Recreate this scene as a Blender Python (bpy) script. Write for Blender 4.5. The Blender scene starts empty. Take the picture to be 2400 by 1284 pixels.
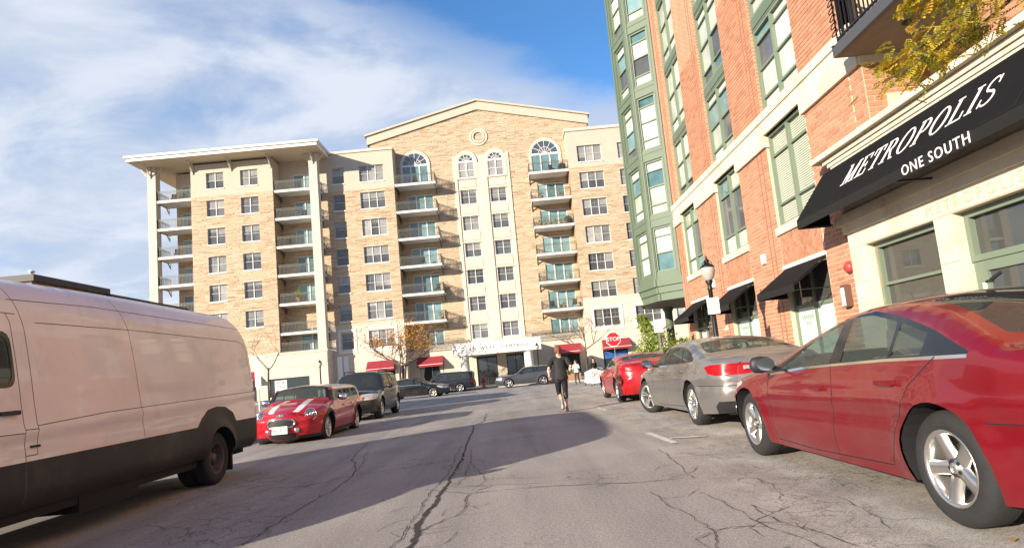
import bpy, bmesh, math, random
from math import sin, cos, pi, sqrt, atan2, radians
from mathutils import Vector, Matrix
from mathutils.geometry import delaunay_2d_cdt
random.seed(7)
scene = bpy.context.scene
col = scene.collection
V3 = Vector

# ------------------------------------------------------------------ camera
cam_d = bpy.data.cameras.new('camera')
cam = bpy.data.objects.new('camera', cam_d)
col.objects.link(cam)
cam_d.sensor_width = 36.0
cam_d.lens = 36.0 * 1446.5 / 2400.0
cam_d.shift_y = 0.02
cam_d.clip_start = 0.05
cam_d.clip_end = 4000.0
_p, _r, _y = radians(6.907), radians(-5.339), radians(0.271)
_f = V3((sin(_y)*cos(_p), cos(_y)*cos(_p), sin(_p)))
_rt = V3((cos(_y), -sin(_y), 0.0))
_up = _rt.cross(_f)
_r2 = _rt*cos(_r) + _up*sin(_r)
_u2 = -_rt*sin(_r) + _up*cos(_r)
cam.matrix_world = Matrix(((_r2.x, _u2.x, -_f.x, 0.0), (_r2.y, _u2.y, -_f.y, 0.0), (_r2.z, _u2.z, -_f.z, 1.13), (0, 0, 0, 1)))
scene.camera = cam

# ------------------------------------------------------------------ sun and sky
SUN_AZ, SUN_EL = 47.0, 16.0           # azimuth the light travels towards (from +Y to +X), height
sd = bpy.data.lights.new('sun', 'SUN')
sd.energy = 5.0
sd.angle = radians(0.55)
sd.color = (1.0, 0.88, 0.73)
sun = bpy.data.objects.new('sun', sd)
col.objects.link(sun)
_a, _e = radians(SUN_AZ), radians(SUN_EL)
sdir = V3((sin(_a)*cos(_e), cos(_a)*cos(_e), -sin(_e)))
sun.rotation_euler = sdir.to_track_quat('-Z', 'Y').to_euler()

world = bpy.data.worlds.new('World')
scene.world = world
world.use_nodes = True
wt = world.node_tree
for n in list(wt.nodes):
    wt.nodes.remove(n)
def wn(t, **k):
    n = wt.nodes.new(t)
    for a, b in k.items():
        setattr(n, a, b)
    return n
w_out = wn('ShaderNodeOutputWorld')
w_bg = wn('ShaderNodeBackground')
w_bg.inputs['Strength'].default_value = 0.092
sky = wn('ShaderNodeTexSky', sky_type='NISHITA', sun_disc=False)
sky.sun_elevation = radians(SUN_EL)
sky.sun_rotation = radians(SUN_AZ + 180.0)
sky.air_density = 1.0
sky.dust_density = 0.25
sky.ozone_density = 2.0
w_geo = wn('ShaderNodeTexCoord')
w_sep = wn('ShaderNodeSeparateXYZ')
wt.links.new(w_geo.outputs['Generated'], w_sep.inputs[0])
def wmath(op, a, b=None, clamp=False):
    n = wn('ShaderNodeMath', operation=op)
    n.use_clamp = clamp
    for i, q in enumerate((a, b)):
        if q is None:
            continue
        if isinstance(q, (int, float)):
            n.inputs[i].default_value = q
        else:
            wt.links.new(q, n.inputs[i])
    return n.outputs[0]
_den = wmath('ADD', wmath('MAXIMUM', w_sep.outputs['Z'], 0.0), 0.22)
_cx = wmath('DIVIDE', w_sep.outputs['X'], _den)
_cy = wmath('DIVIDE', w_sep.outputs['Y'], _den)
w_cmb = wn('ShaderNodeCombineXYZ')
wt.links.new(_cx, w_cmb.inputs[0])
wt.links.new(_cy, w_cmb.inputs[1])
w_map = wn('ShaderNodeMapping')
w_map.inputs['Rotation'].default_value = (0, 0, radians(-24))
w_map.inputs['Scale'].default_value = (0.85, 1.15, 1.0)
w_map.inputs['Location'].default_value = (3.1, 0.35, 0.0)
wt.links.new(w_cmb.outputs[0], w_map.inputs[0])
w_n1 = wn('ShaderNodeTexNoise')
w_n1.inputs['Scale'].default_value = 0.9
w_n1.inputs['Detail'].default_value = 3.0
w_n1.inputs['Roughness'].default_value = 0.5
w_n1.inputs['Distortion'].default_value = 0.6
wt.links.new(w_map.outputs[0], w_n1.inputs['Vector'])
w_n2 = wn('ShaderNodeTexNoise')
w_n2.inputs['Scale'].default_value = 3.4
w_n2.inputs['Detail'].default_value = 8.0
w_n2.inputs['Roughness'].default_value = 0.56
w_n2.inputs['Distortion'].default_value = 0.35
wt.links.new(w_map.outputs[0], w_n2.inputs['Vector'])
# clear sky above a slanting edge of the cloud sheet (higher to the left), frayed by the noise
_edge = wmath('SUBTRACT', wmath('ADD', w_sep.outputs['Z'], wmath('MULTIPLY', w_sep.outputs['X'], 0.30)), 0.436)
_edge = wmath('ADD', _edge, wmath('MULTIPLY', wmath('SUBTRACT', w_n2.outputs[0], 0.5), 0.16))
_edge = wmath('ADD', _edge, wmath('MULTIPLY', wmath('SUBTRACT', w_n1.outputs[0], 0.5), 0.22))
w_gap = wn('ShaderNodeMapRange', interpolation_type='SMOOTHSTEP')
w_gap.inputs['From Min'].default_value = -0.035
w_gap.inputs['From Max'].default_value = 0.06
wt.links.new(_edge, w_gap.inputs['Value'])
_sum = wmath('ADD', wmath('MULTIPLY', w_n1.outputs[0], 0.5), wmath('MULTIPLY', w_n2.outputs[0], 0.5))
w_cov = wn('ShaderNodeMapRange', interpolation_type='SMOOTHSTEP')
w_cov.inputs['From Min'].default_value = 0.22
w_cov.inputs['From Max'].default_value = 0.50
wt.links.new(_sum, w_cov.inputs['Value'])
w_cov2 = wmath('MULTIPLY', w_cov.outputs[0], wmath('SUBTRACT', 1.0, wmath('MULTIPLY', w_gap.outputs[0], 0.97)))
_cov = wmath('MULTIPLY', w_cov2, 0.95)
w_cr = wn('ShaderNodeMix', data_type='RGBA')
w_cr.inputs['A'].default_value = (3.4, 3.9, 4.8, 1)
w_cr.inputs['B'].default_value = (4.6, 4.9, 5.5, 1)
w_cd = wn('ShaderNodeMapRange', interpolation_type='SMOOTHSTEP')
w_cd.inputs['From Min'].default_value = 0.40
w_cd.inputs['From Max'].default_value = 0.66
wt.links.new(w_n2.outputs[0], w_cd.inputs['Value'])
wt.links.new(w_cd.outputs[0], w_cr.inputs['Factor'])
w_tint = wn('ShaderNodeMix', data_type='RGBA', blend_type='MULTIPLY')
w_tint.inputs['Factor'].default_value = 1.0
w_tint.inputs['B'].default_value = (0.56, 1.02, 1.42, 1)
wt.links.new(sky.outputs[0], w_tint.inputs['A'])
w_mix = wn('ShaderNodeMix', data_type='RGBA')
wt.links.new(_cov, w_mix.inputs['Factor'])
wt.links.new(w_tint.outputs['Result'], w_mix.inputs['A'])
wt.links.new(w_cr.outputs['Result'], w_mix.inputs['B'])
wt.links.new(w_mix.outputs['Result'], w_bg.inputs['Color'])
wt.links.new(w_bg.outputs[0], w_out.inputs[0])

scene.view_settings.view_transform = 'Standard'
scene.view_settings.look = 'None'
scene.view_settings.gamma = 1.0
scene.view_settings.use_curve_mapping = False
scene.view_settings.exposure = 0.94

# ------------------------------------------------------------------ materials
MATS = {}
def mat(name, c, rough=0.6, metal=0.0, spec=0.5, var=0.0, vs=4.0, bump=0.0, bs=60.0, coat=0.0, detail=6.0, rnd=0.0, dirt=None, ds=0.6, alpha=None):
    m = bpy.data.materials.new(name)
    m.use_nodes = True
    nt = m.node_tree
    b = nt.nodes['Principled BSDF']
    b.inputs['Base Color'].default_value = (c[0], c[1], c[2], 1)
    b.inputs['Roughness'].default_value = rough
    b.inputs['Metallic'].default_value = metal
    b.inputs['Specular IOR Level'].default_value = spec
    b.inputs['Coat Weight'].default_value = coat
    b.inputs['Coat Roughness'].default_value = 0.03
    tc = nt.nodes.new('ShaderNodeTexCoord')
    last = None
    def mixin(kind, fac, colb, blend='MIX'):
        nonlocal last
        x = nt.nodes.new('ShaderNodeMix'); x.data_type = 'RGBA'; x.blend_type = blend
        if last is None:
            x.inputs['A'].default_value = (c[0], c[1], c[2], 1)
        else:
            nt.links.new(last, x.inputs['A'])
        x.inputs['B'].default_value = colb
        nt.links.new(fac, x.inputs['Factor'])
        last = x.outputs['Result']
    if var > 0:
        n = nt.nodes.new('ShaderNodeTexNoise')
        n.inputs['Scale'].default_value = vs; n.inputs['Detail'].default_value = detail; n.inputs['Roughness'].default_value = 0.62
        nt.links.new(tc.outputs['Object'], n.inputs['Vector'])
        r = nt.nodes.new('ShaderNodeMapRange')
        r.inputs['From Min'].default_value = 0.3; r.inputs['From Max'].default_value = 0.7
        nt.links.new(n.outputs[0], r.inputs['Value'])
        mixin('v', r.outputs[0], (c[0]*(1-var), c[1]*(1-var), c[2]*(1-var), 1))
    if dirt:
        n = nt.nodes.new('ShaderNodeTexNoise')
        n.inputs['Scale'].default_value = ds; n.inputs['Detail'].default_value = 9.0; n.inputs['Roughness'].default_value = 0.65; n.inputs['Distortion'].default_value = 0.4
        nt.links.new(tc.outputs['Object'], n.inputs['Vector'])
        r = nt.nodes.new('ShaderNodeMapRange'); r.interpolation_type = 'SMOOTHSTEP'
        r.inputs['From Min'].default_value = 0.47; r.inputs['From Max'].default_value = 0.72
        nt.links.new(n.outputs[0], r.inputs['Value'])
        mixin('d', r.outputs[0], (dirt[0], dirt[1], dirt[2], 1))
    if rnd > 0:
        oi = nt.nodes.new('ShaderNodeObjectInfo')
        h = nt.nodes.new('ShaderNodeHueSaturation')
        r = nt.nodes.new('ShaderNodeMapRange')
        r.inputs['To Min'].default_value = 1 - rnd; r.inputs['To Max'].default_value = 1 + rnd
        nt.links.new(oi.outputs['Random'], r.inputs['Value'])
        nt.links.new(r.outputs[0], h.inputs['Value'])
        if last is None:
            h.inputs['Color'].default_value = (c[0], c[1], c[2], 1)
        else:
            nt.links.new(last, h.inputs['Color'])
        last = h.outputs[0]
    if last is not None:
        nt.links.new(last, b.inputs['Base Color'])
    if bump > 0:
        n = nt.nodes.new('ShaderNodeTexNoise')
        n.inputs['Scale'].default_value = bs; n.inputs['Detail'].default_value = 5.0
        nt.links.new(tc.outputs['Object'], n.inputs['Vector'])
        bp = nt.nodes.new('ShaderNodeBump')
        bp.inputs['Strength'].default_value = bump; bp.inputs['Distance'].default_value = 0.02
        nt.links.new(n.outputs[0], bp.inputs['Height'])
        nt.links.new(bp.outputs[0], b.inputs['Normal'])
    MATS[name] = m
    return m

def brickmat(name, axes, c1, c2, mortar, bw, bh, ms=0.012, off=0.5, squash=1.0, rough=0.85, var=0.35, vs=2.0, bump=0.6, stretch=None):
    """brick / ashlar wall: running courses in the plane given by axes ('XZ' or 'YZ')"""
    m = bpy.data.materials.new(name); m.use_nodes = True
    nt = m.node_tree; b = nt.nodes['Principled BSDF']
    b.inputs['Roughness'].default_value = rough
    b.inputs['Specular IOR Level'].default_value = 0.25
    tc = nt.nodes.new('ShaderNodeTexCoord'); sp = nt.nodes.new('ShaderNodeSeparateXYZ'); cb = nt.nodes.new('ShaderNodeCombineXYZ')
    nt.links.new(tc.outputs['Object'], sp.inputs[0])
    nt.links.new(sp.outputs[axes[0]], cb.inputs[0]); nt.links.new(sp.outputs[axes[1]], cb.inputs[1])
    vec = cb.outputs[0]
    if stretch:      # wobble the joints so that stones differ in length and height
        n = nt.nodes.new('ShaderNodeTexNoise'); n.inputs['Scale'].default_value = stretch[0]; n.inputs['Detail'].default_value = 2.0
        nt.links.new(vec, n.inputs['Vector'])
        s = nt.nodes.new('ShaderNodeVectorMath'); s.operation = 'SUBTRACT'; s.inputs[1].default_value = (0.5, 0.5, 0.5)
        nt.links.new(n.outputs['Color'], s.inputs[0])
        k = nt.nodes.new('ShaderNodeVectorMath'); k.operation = 'MULTIPLY'; k.inputs[1].default_value = (stretch[1], stretch[2], 0)
        nt.links.new(s.outputs[0], k.inputs[0])
        a = nt.nodes.new('ShaderNodeVectorMath'); a.operation = 'ADD'
        nt.links.new(vec, a.inputs[0]); nt.links.new(k.outputs[0], a.inputs[1])
        vec = a.outputs[0]
    br = nt.nodes.new('ShaderNodeTexBrick')
    br.offset = off; br.squash = squash
    br.inputs['Scale'].default_value = 1.0
    br.inputs['Color1'].default_value = (*c1, 1); br.inputs['Color2'].default_value = (*c2, 1); br.inputs['Mortar'].default_value = (*mortar, 1)
    br.inputs['Mortar Size'].default_value = ms; br.inputs['Mortar Smooth'].default_value = 0.2
    br.inputs['Bias'].default_value = 0.0
    br.inputs['Brick Width'].default_value = bw; br.inputs['Row Height'].default_value = bh
    nt.links.new(vec, br.inputs['Vector'])
    n = nt.nodes.new('ShaderNodeTexNoise'); n.inputs['Scale'].default_value = vs; n.inputs['Detail'].default_value = 8.0; n.inputs['Roughness'].default_value = 0.7
    nt.links.new(tc.outputs['Object'], n.inputs['Vector'])
    r = nt.nodes.new('ShaderNodeMapRange'); r.inputs['From Min'].default_value = 0.3; r.inputs['From Max'].default_value = 0.7
    r.inputs['To Min'].default_value = 1 - var; r.inputs['To Max'].default_value = 1 + var*0.5
    nt.links.new(n.outputs[0], r.inputs['Value'])
    h = nt.nodes.new('ShaderNodeHueSaturation')
    nt.links.new(br.outputs['Color'], h.inputs['Color']); nt.links.new(r.outputs[0], h.inputs['Value'])
    nt.links.new(h.outputs[0], b.inputs['Base Color'])
    bp = nt.nodes.new('ShaderNodeBump'); bp.inputs['Strength'].default_value = bump; bp.inputs['Distance'].default_value = 0.015; bp.invert = True
    nt.links.new(br.outputs['Fac'], bp.inputs['Height'])
    nt.links.new(bp.outputs[0], b.inputs['Normal'])
    MATS[name] = m
    return m

def glassmat(name, tint, mixv=0.55, rough=0.02, spec=0.9):
    """window glass: a dark, glossy sheet that also lets part of what is behind it through"""
    m = bpy.data.materials.new(name); m.use_nodes = True
    nt = m.node_tree; b = nt.nodes['Principled BSDF']; out = nt.nodes['Material Output']
    b.inputs['Base Color'].default_value = (tint[0]*0.25, tint[1]*0.25, tint[2]*0.25, 1); b.inputs['Roughness'].default_value = rough
    b.inputs['Specular IOR Level'].default_value = spec
    t = nt.nodes.new('ShaderNodeBsdfTransparent'); t.inputs[0].default_value = (*tint, 1)
    mx = nt.nodes.new('ShaderNodeMixShader'); mx.inputs[0].default_value = 1-mixv
    nt.links.new(t.outputs[0], mx.inputs[1]); nt.links.new(b.outputs[0], mx.inputs[2])
    nt.links.new(mx.outputs[0], out.inputs[0])
    MATS[name] = m
    return m

# ------------------------------------------------------------------ mesh building
class MB:
    def __init__(s):
        s.v = []; s.f = []; s.m = []; s.sm = []
    def add(s, vs, fs, mi=0, smooth=False):
        o = len(s.v); s.v.extend([tuple(q) for q in vs])
        for f in fs:
            s.f.append(tuple(i+o for i in f)); s.m.append(mi); s.sm.append(smooth)
        return s
    def quad(s, a, b, c, d, mi=0):
        return s.add([a, b, c, d], [(0, 1, 2, 3)], mi)
    def poly(s, pts, mi=0):
        return s.add(pts, [tuple(range(len(pts)))], mi)
    def box(s, x0, x1, y0, y1, z0, z1, mi=0):
        if x0 > x1: x0, x1 = x1, x0
        if y0 > y1: y0, y1 = y1, y0
        if z0 > z1: z0, z1 = z1, z0
        return s.add([(x0,y0,z0),(x1,y0,z0),(x1,y1,z0),(x0,y1,z0),(x0,y0,z1),(x1,y0,z1),(x1,y1,z1),(x0,y1,z1)],
                     [(0,3,2,1),(4,5,6,7),(0,1,5,4),(1,2,6,5),(2,3,7,6),(3,0,4,7)], mi)
    def obox(s, c, sx, sy, sz, R=None, mi=0):
        R = R or Matrix.Identity(3); c = V3(c); o = []
        for z in (-1, 1):
            for x, y in ((-1,-1),(1,-1),(1,1),(-1,1)):
                o.append(c + R @ V3((x*sx/2, y*sy/2, z*sz/2)))
        return s.add(o, [(0,3,2,1),(4,5,6,7),(0,1,5,4),(1,2,6,5),(2,3,7,6),(3,0,4,7)], mi)
    def bar(s, a, b, w, h=None, mi=0, up=(0,0,1)):
        a = V3(a); b = V3(b); d = b-a; L = d.length
        if L < 1e-6: return s
        d.normalize(); u = V3(up)
        if abs(d.dot(u)) > 0.95: u = V3((1,0,0)) if abs(d.x) < 0.9 else V3((0,1,0))
        x = d.cross(u).normalized(); z = x.cross(d)
        return s.obox((a+b)/2, w, L, h or w, Matrix((x, d, z)).transposed(), mi)
    def tube(s, pts, rad, n=8, mi=0, caps=True, smooth=True):
        pts = [V3(q) for q in pts]
        if isinstance(rad, (int, float)): rad = [rad]*len(pts)
        vs = []; prev = None
        for i, q in enumerate(pts):
            d = (pts[min(i+1, len(pts)-1)] - pts[max(i-1, 0)])
            if d.length < 1e-9: d = V3((0,0,1))
            d.normalize()
            if prev is None:
                u = V3((0,0,1)) if abs(d.z) < 0.9 else V3((1,0,0))
                x = d.cross(u).normalized()
            else:
                x = (prev - d*prev.dot(d)).normalized()
            prev = x; y = d.cross(x)
            for k in range(n):
                a = 2*pi*k/n
                vs.append(q + (x*cos(a) + y*sin(a))*rad[i])
        fs = []
        for i in range(len(pts)-1):
            for k in range(n):
                fs.append((i*n+k, i*n+(k+1)%n, (i+1)*n+(k+1)%n, (i+1)*n+k))
        s.add(vs, fs, mi, smooth)
        if caps:
            s.add(vs[:n], [tuple(range(n-1,-1,-1))], mi); s.add(vs[-n:], [tuple(range(n))], mi)
        return s
    def lathe(s, prof, n=24, c=(0,0,0), ax='z', mi=0, smooth=True):
        """prof: list of (radius, height) turned round an axis"""
        vs = []
        for r, h in prof:
            for k in range(n):
                a = 2*pi*k/n
                if ax == 'z': q = (c[0]+r*cos(a), c[1]+r*sin(a), c[2]+h)
                elif ax == 'x': q = (c[0]+h, c[1]+r*cos(a), c[2]+r*sin(a))
                else: q = (c[0]+r*sin(a), c[1]+h, c[2]+r*cos(a))
                vs.append(q)
        fs = []
        for i in range(len(prof)-1):
            for k in range(n):
                fs.append((i*n+k, i*n+(k+1)%n, (i+1)*n+(k+1)%n, (i+1)*n+k))
        return s.add(vs, fs, mi, smooth)
    def prism(s, pts, fn, mi=0, cap0=True, cap1=True):
        """pts: 2D outline; fn(p, t) -> 3D for t = 0 and 1"""
        n = len(pts)
        a = [fn(q, 0) for q in pts]; b = [fn(q, 1) for q in pts]
        s.add(a+b, [(i, (i+1)%n, n+(i+1)%n, n+i) for i in range(n)], mi)
        if cap0: s.poly(a[::-1], mi)
        if cap1: s.poly(b, mi)
        return s
    def mesh(s, name, mats, smooth=None, weld=False):
        me = bpy.data.meshes.new(name)
        me.from_pydata(s.v, [], s.f)
        if not isinstance(mats, (list, tuple)): mats = [mats]
        for q in mats: me.materials.append(q)
        me.polygons.foreach_set('material_index', s.m)
        me.polygons.foreach_set('use_smooth', [bool(q) if smooth is None else smooth for q in s.sm])
        if weld:
            bm = bmesh.new(); bm.from_mesh(me)
            bmesh.ops.remove_doubles(bm, verts=bm.verts, dist=0.0008)
            bmesh.ops.recalc_face_normals(bm, faces=bm.faces)
            bm.to_mesh(me); bm.free()
        me.update()
        return me
    def build(s, name, mats, parent=None, smooth=None, weld=False, world=True):
        return link(name, s.mesh(name, mats, smooth, weld), parent, world)

def link(name, me, parent=None, world=True, loc=None):
    """one object; geometry given in world coordinates is shifted back by its parent's place"""
    o = bpy.data.objects.new(name, me); col.objects.link(o)
    if parent is not None:
        o.parent = parent
        if world:
            o.location = -base_of(parent)
    if loc is not None:
        o.location = V3(loc) - (base_of(parent) if (parent is not None and world) else V3((0,0,0)))
    return o
def base_of(o):
    p = V3((0,0,0))
    while o is not None:
        p = p + o.location; o = o.parent
    return p
def tag(o, label=None, cat=None, group=None, kind=None):
    if label: o['label'] = label
    if cat: o['category'] = cat
    if group: o['group'] = group
    if kind: o['kind'] = kind
    return o
def empty(name, loc, label=None, cat=None, group=None, rz=0.0):
    o = bpy.data.objects.new(name, None); col.objects.link(o)
    o.location = loc; o.rotation_euler = (0, 0, rz); o.empty_display_size = 0.3
    return tag(o, label, cat, group)
def copy_tree(o, parent=None, label=None, loc=None, rz=None):
    c = o.copy(); col.objects.link(c)
    if parent is not None: c.parent = parent
    if label: c['label'] = label
    if loc is not None: c.location = loc
    if rz is not None: c.rotation_euler = (0, 0, rz)
    for ch in list(o.children): copy_tree(ch, c)
    return c
def lerp(a, b, t): return a + (b-a)*t
def interp(x, pts):
    if x <= pts[0][0]: return pts[0][1]
    for (a, b), (c, d) in zip(pts, pts[1:]):
        if x <= c: return b + (d-b)*(x-a)/(c-a) if c > a else d
    return pts[-1][1]
def sstep(t):
    t = max(0.0, min(1.0, t)); return t*t*(3-2*t)
def gz(x, y):
    """height of the street: a gentle fall away from the camera, rising to the left along the cross street"""
    z = 0.0
    if y > 14: z = -0.0085*(min(y, 50)-14)
    z += 0.032*max(0.0, -x-8.0)*sstep((y-28)/16.0) if x > -60 else 1.664*sstep((y-28)/16.0)
    return z

def wall(mb, u0, u1, z0, z1, holes, fn, depth=0.14, mi=0, rmi=None):
    """flat wall in (u, z) with rectangular openings and their reveals; fn(u, z, d) -> 3D, d is the depth into the wall"""
    us = sorted({u0, u1, *[h[0] for h in holes], *[h[1] for h in holes]}); us = [u for u in us if u0 <= u <= u1]
    zs = sorted({z0, z1, *[h[2] for h in holes], *[h[3] for h in holes]}); zs = [z for z in zs if z0 <= z <= z1]
    for a, b in zip(us, us[1:]):
        for c, d in zip(zs, zs[1:]):
            um, zm = (a+b)/2, (c+d)/2
            if any(h[0] < um < h[1] and h[2] < zm < h[3] for h in holes): continue
            mb.quad(fn(a,c,0), fn(b,c,0), fn(b,d,0), fn(a,d,0), mi)
    r = mi if rmi is None else rmi
    for a, b, c, d in holes:
        a, b, c, d = max(a,u0), min(b,u1), max(c,z0), min(d,z1)
        if b <= a or d <= c: continue
        mb.quad(fn(a,c,0), fn(a,d,0), fn(a,d,depth), fn(a,c,depth), r)
        mb.quad(fn(b,d,0), fn(b,c,0), fn(b,c,depth), fn(b,d,depth), r)
        mb.quad(fn(a,d,0), fn(b,d,0), fn(b,d,depth), fn(a,d,depth), r)
        mb.quad(fn(b,c,0), fn(a,c,0), fn(a,c,depth), fn(b,c,depth), r)
    return mb

_textcache = {}
def text_mesh(s, size, m, extrude=0.006, spacing=1.0, shear=0.0, align='CENTER'):
    cu = bpy.data.curves.new('lettering', 'FONT')
    cu.body = s; cu.size = size; cu.extrude = extrude; cu.space_character = spacing; cu.align_x = align; cu.align_y = 'CENTER'; cu.resolution_u = 3; cu.shear = shear
    o = bpy.data.objects.new('lettering', cu); col.objects.link(o)
    dg = bpy.context.evaluated_depsgraph_get(); dg.update()
    me = bpy.data.meshes.new_from_object(o.evaluated_get(dg))
    me.materials.clear(); me.materials.append(m)
    bpy.data.objects.remove(o); bpy.data.curves.remove(cu)
    return me
def put_text(name, s, size, m, loc, xdir, ydir, parent=None, **k):
    """flat lettering; xdir is the reading direction, ydir is up on the surface"""
    me = text_mesh(s, size, m, **k)
    x = V3(xdir).normalized(); y = V3(ydir).normalized(); z = x.cross(y)
    me.transform(Matrix.Translation(V3(loc)) @ Matrix((x, y, z)).transposed().to_4x4())
    return link(name, me, parent)
# ------------------------------------------------------------------ ground, road, pavements
def asphalt():
    m = bpy.data.materials.new('asphalt'); m.use_nodes = True
    nt = m.node_tree; b = nt.nodes['Principled BSDF']
    b.inputs['Roughness'].default_value = 0.88; b.inputs['Specular IOR Level'].default_value = 0.3
    tc = nt.nodes.new('ShaderNodeTexCoord')
    def noise(s, d, r=0.6, dist=0.0, vec=None):
        n = nt.nodes.new('ShaderNodeTexNoise'); n.inputs['Scale'].default_value = s; n.inputs['Detail'].default_value = d
        n.inputs['Roughness'].default_value = r; n.inputs['Distortion'].default_value = dist
        nt.links.new(vec or tc.outputs['Object'], n.inputs['Vector']); return n
    def ramp(src, stops):
        r = nt.nodes.new('ShaderNodeValToRGB'); nt.links.new(src, r.inputs[0])
        e = r.color_ramp.elements
        while len(e) < len(stops): e.new(0.5)
        for i, (p, c) in enumerate(stops):
            e[i].position = p; e[i].color = (*c, 1)
        return r.outputs[0]
    def mix(a, bb, f, blend='MIX'):
        x = nt.nodes.new('ShaderNodeMix'); x.data_type = 'RGBA'; x.blend_type = blend
        if isinstance(f, float): x.inputs['Factor'].default_value = f
        else: nt.links.new(f, x.inputs['Factor'])
        nt.links.new(a, x.inputs['A'])
        if isinstance(bb, tuple): x.inputs['B'].default_value = (*bb, 1)
        else: nt.links.new(bb, x.inputs['B'])
        return x.outputs['Result']
    base = ramp(noise(0.35, 8, 0.62, 0.5).outputs[0], [(0.3, (0.30, 0.28, 0.258)), (0.55, (0.38, 0.358, 0.33)), (0.75, (0.455, 0.43, 0.398))])
    grain = ramp(noise(95, 3, 0.7).outputs[0], [(0.32, (0.45, 0.45, 0.46)), (0.5, (0.95, 0.95, 0.95)), (0.7, (1.55, 1.5, 1.42))])
    c = mix(base, grain, 0.85, 'MULTIPLY')
    grain2 = ramp(noise(38, 4, 0.7).outputs[0], [(0.34, (0.62, 0.62, 0.64)), (0.5, (1.0, 1.0, 1.0)), (0.68, (1.28, 1.26, 1.2))])
    c = mix(c, grain2, 0.7, 'MULTIPLY')
    # oil drips and rubber along the wheel tracks
    sp = nt.nodes.new('ShaderNodeMapping'); sp.inputs['Scale'].default_value = (1.6, 0.12, 1.0)
    nt.links.new(tc.outputs['Object'], sp.inputs[0])
    st = ramp(noise(1.0, 5, 0.6, 0.3, sp.outputs[0]).outputs[0], [(0.42, (1, 1, 1)), (0.62, (0.74, 0.74, 0.76))])
    c = mix(c, st, 0.8, 'MULTIPLY')
    # crazed hairline cracking, in patches
    v = nt.nodes.new('ShaderNodeTexVoronoi'); v.feature = 'DISTANCE_TO_EDGE'; v.inputs['Scale'].default_value = 3.2
    wv = nt.nodes.new('ShaderNodeVectorMath'); wv.operation = 'ADD'
    nn = noise(2.5, 6, 0.7); sc = nt.nodes.new('ShaderNodeVectorMath'); sc.operation = 'SCALE'; sc.inputs['Scale'].default_value = 0.45
    nt.links.new(nn.outputs['Color'], sc.inputs[0]); nt.links.new(tc.outputs['Object'], wv.inputs[0]); nt.links.new(sc.outputs[0], wv.inputs[1])
    nt.links.new(wv.outputs[0], v.inputs['Vector'])
    line = nt.nodes.new('ShaderNodeMapRange'); line.inputs['From Min'].default_value = 0.006; line.inputs['From Max'].default_value = 0.02
    line.inputs['To Min'].default_value = 1.0; line.inputs['To Max'].default_value = 0.0
    nt.links.new(v.outputs['Distance'], line.inputs['Value'])
    patch = nt.nodes.new('ShaderNodeMapRange'); patch.interpolation_type = 'SMOOTHSTEP'; patch.inputs['From Min'].default_value = 0.52; patch.inputs['From Max'].default_value = 0.62
    nt.links.new(noise(0.45, 3, 0.5, 0.0).outputs[0], patch.inputs['Value'])
    mm = nt.nodes.new('ShaderNodeMath'); mm.operation = 'MULTIPLY'
    nt.links.new(line.outputs[0], mm.inputs[0]); nt.links.new(patch.outputs[0], mm.inputs[1])
    m2 = nt.nodes.new('ShaderNodeMath'); m2.operation = 'MULTIPLY'; m2.inputs[1].default_value = 0.75
    nt.links.new(mm.outputs[0], m2.inputs[0])
    c = mix(c, (0.03, 0.028, 0.026), m2.outputs[0])
    # the parking lanes are an older, paler and more crazed surface than the travel lanes
    sx = nt.nodes.new('ShaderNodeSeparateXYZ'); nt.links.new(tc.outputs['Object'], sx.inputs[0])
    wob = nt.nodes.new('ShaderNodeMath'); wob.operation = 'MULTIPLY_ADD'; wob.inputs[1].default_value = 0.8
    nt.links.new(noise(0.8, 4, 0.6).outputs[0], wob.inputs[0]); nt.links.new(sx.outputs['X'], wob.inputs[2])
    ln = nt.nodes.new('ShaderNodeMapRange'); ln.interpolation_type = 'SMOOTHSTEP'; ln.inputs['From Min'].default_value = 1.7; ln.inputs['From Max'].default_value = 2.5
    nt.links.new(wob.outputs[0], ln.inputs['Value'])
    v2 = nt.nodes.new('ShaderNodeTexVoronoi'); v2.feature = 'DISTANCE_TO_EDGE'; v2.inputs['Scale'].default_value = 5.5
    nt.links.new(wv.outputs[0], v2.inputs['Vector'])
    l2 = nt.nodes.new('ShaderNodeMapRange'); l2.inputs['From Min'].default_value = 0.004; l2.inputs['From Max'].default_value = 0.03; l2.inputs['To Min'].default_value = 0.8; l2.inputs['To Max'].default_value = 0.0
    nt.links.new(v2.outputs['Distance'], l2.inputs['Value'])
    p2 = nt.nodes.new('ShaderNodeMapRange'); p2.interpolation_type = 'SMOOTHSTEP'; p2.inputs['From Min'].default_value = 0.40; p2.inputs['From Max'].default_value = 0.58
    nt.links.new(noise(0.9, 4, 0.6).outputs[0], p2.inputs['Value'])
    q2 = nt.nodes.new('ShaderNodeMath'); q2.operation = 'MULTIPLY'; nt.links.new(l2.outputs[0], q2.inputs[0]); nt.links.new(p2.outputs[0], q2.inputs[1])
    pale = ramp(noise(1.7, 7, 0.7, 0.6).outputs[0], [(0.32, (1.0, 0.97, 0.92)), (0.5, (1.28, 1.24, 1.16)), (0.7, (1.62, 1.58, 1.48))])
    pc = mix(c, pale, 1.0, 'MULTIPLY'); pc = mix(pc, (0.05, 0.045, 0.04), q2.outputs[0])
    c = mix(c, pc, ln.outputs[0])
    nt.links.new(c, b.inputs['Base Color'])
    hb = noise(120, 4, 0.75)
    ad = nt.nodes.new('ShaderNodeMath'); ad.operation = 'SUBTRACT'
    nt.links.new(hb.outputs[0], ad.inputs[0]); nt.links.new(mm.outputs[0], ad.inputs[1])
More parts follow.
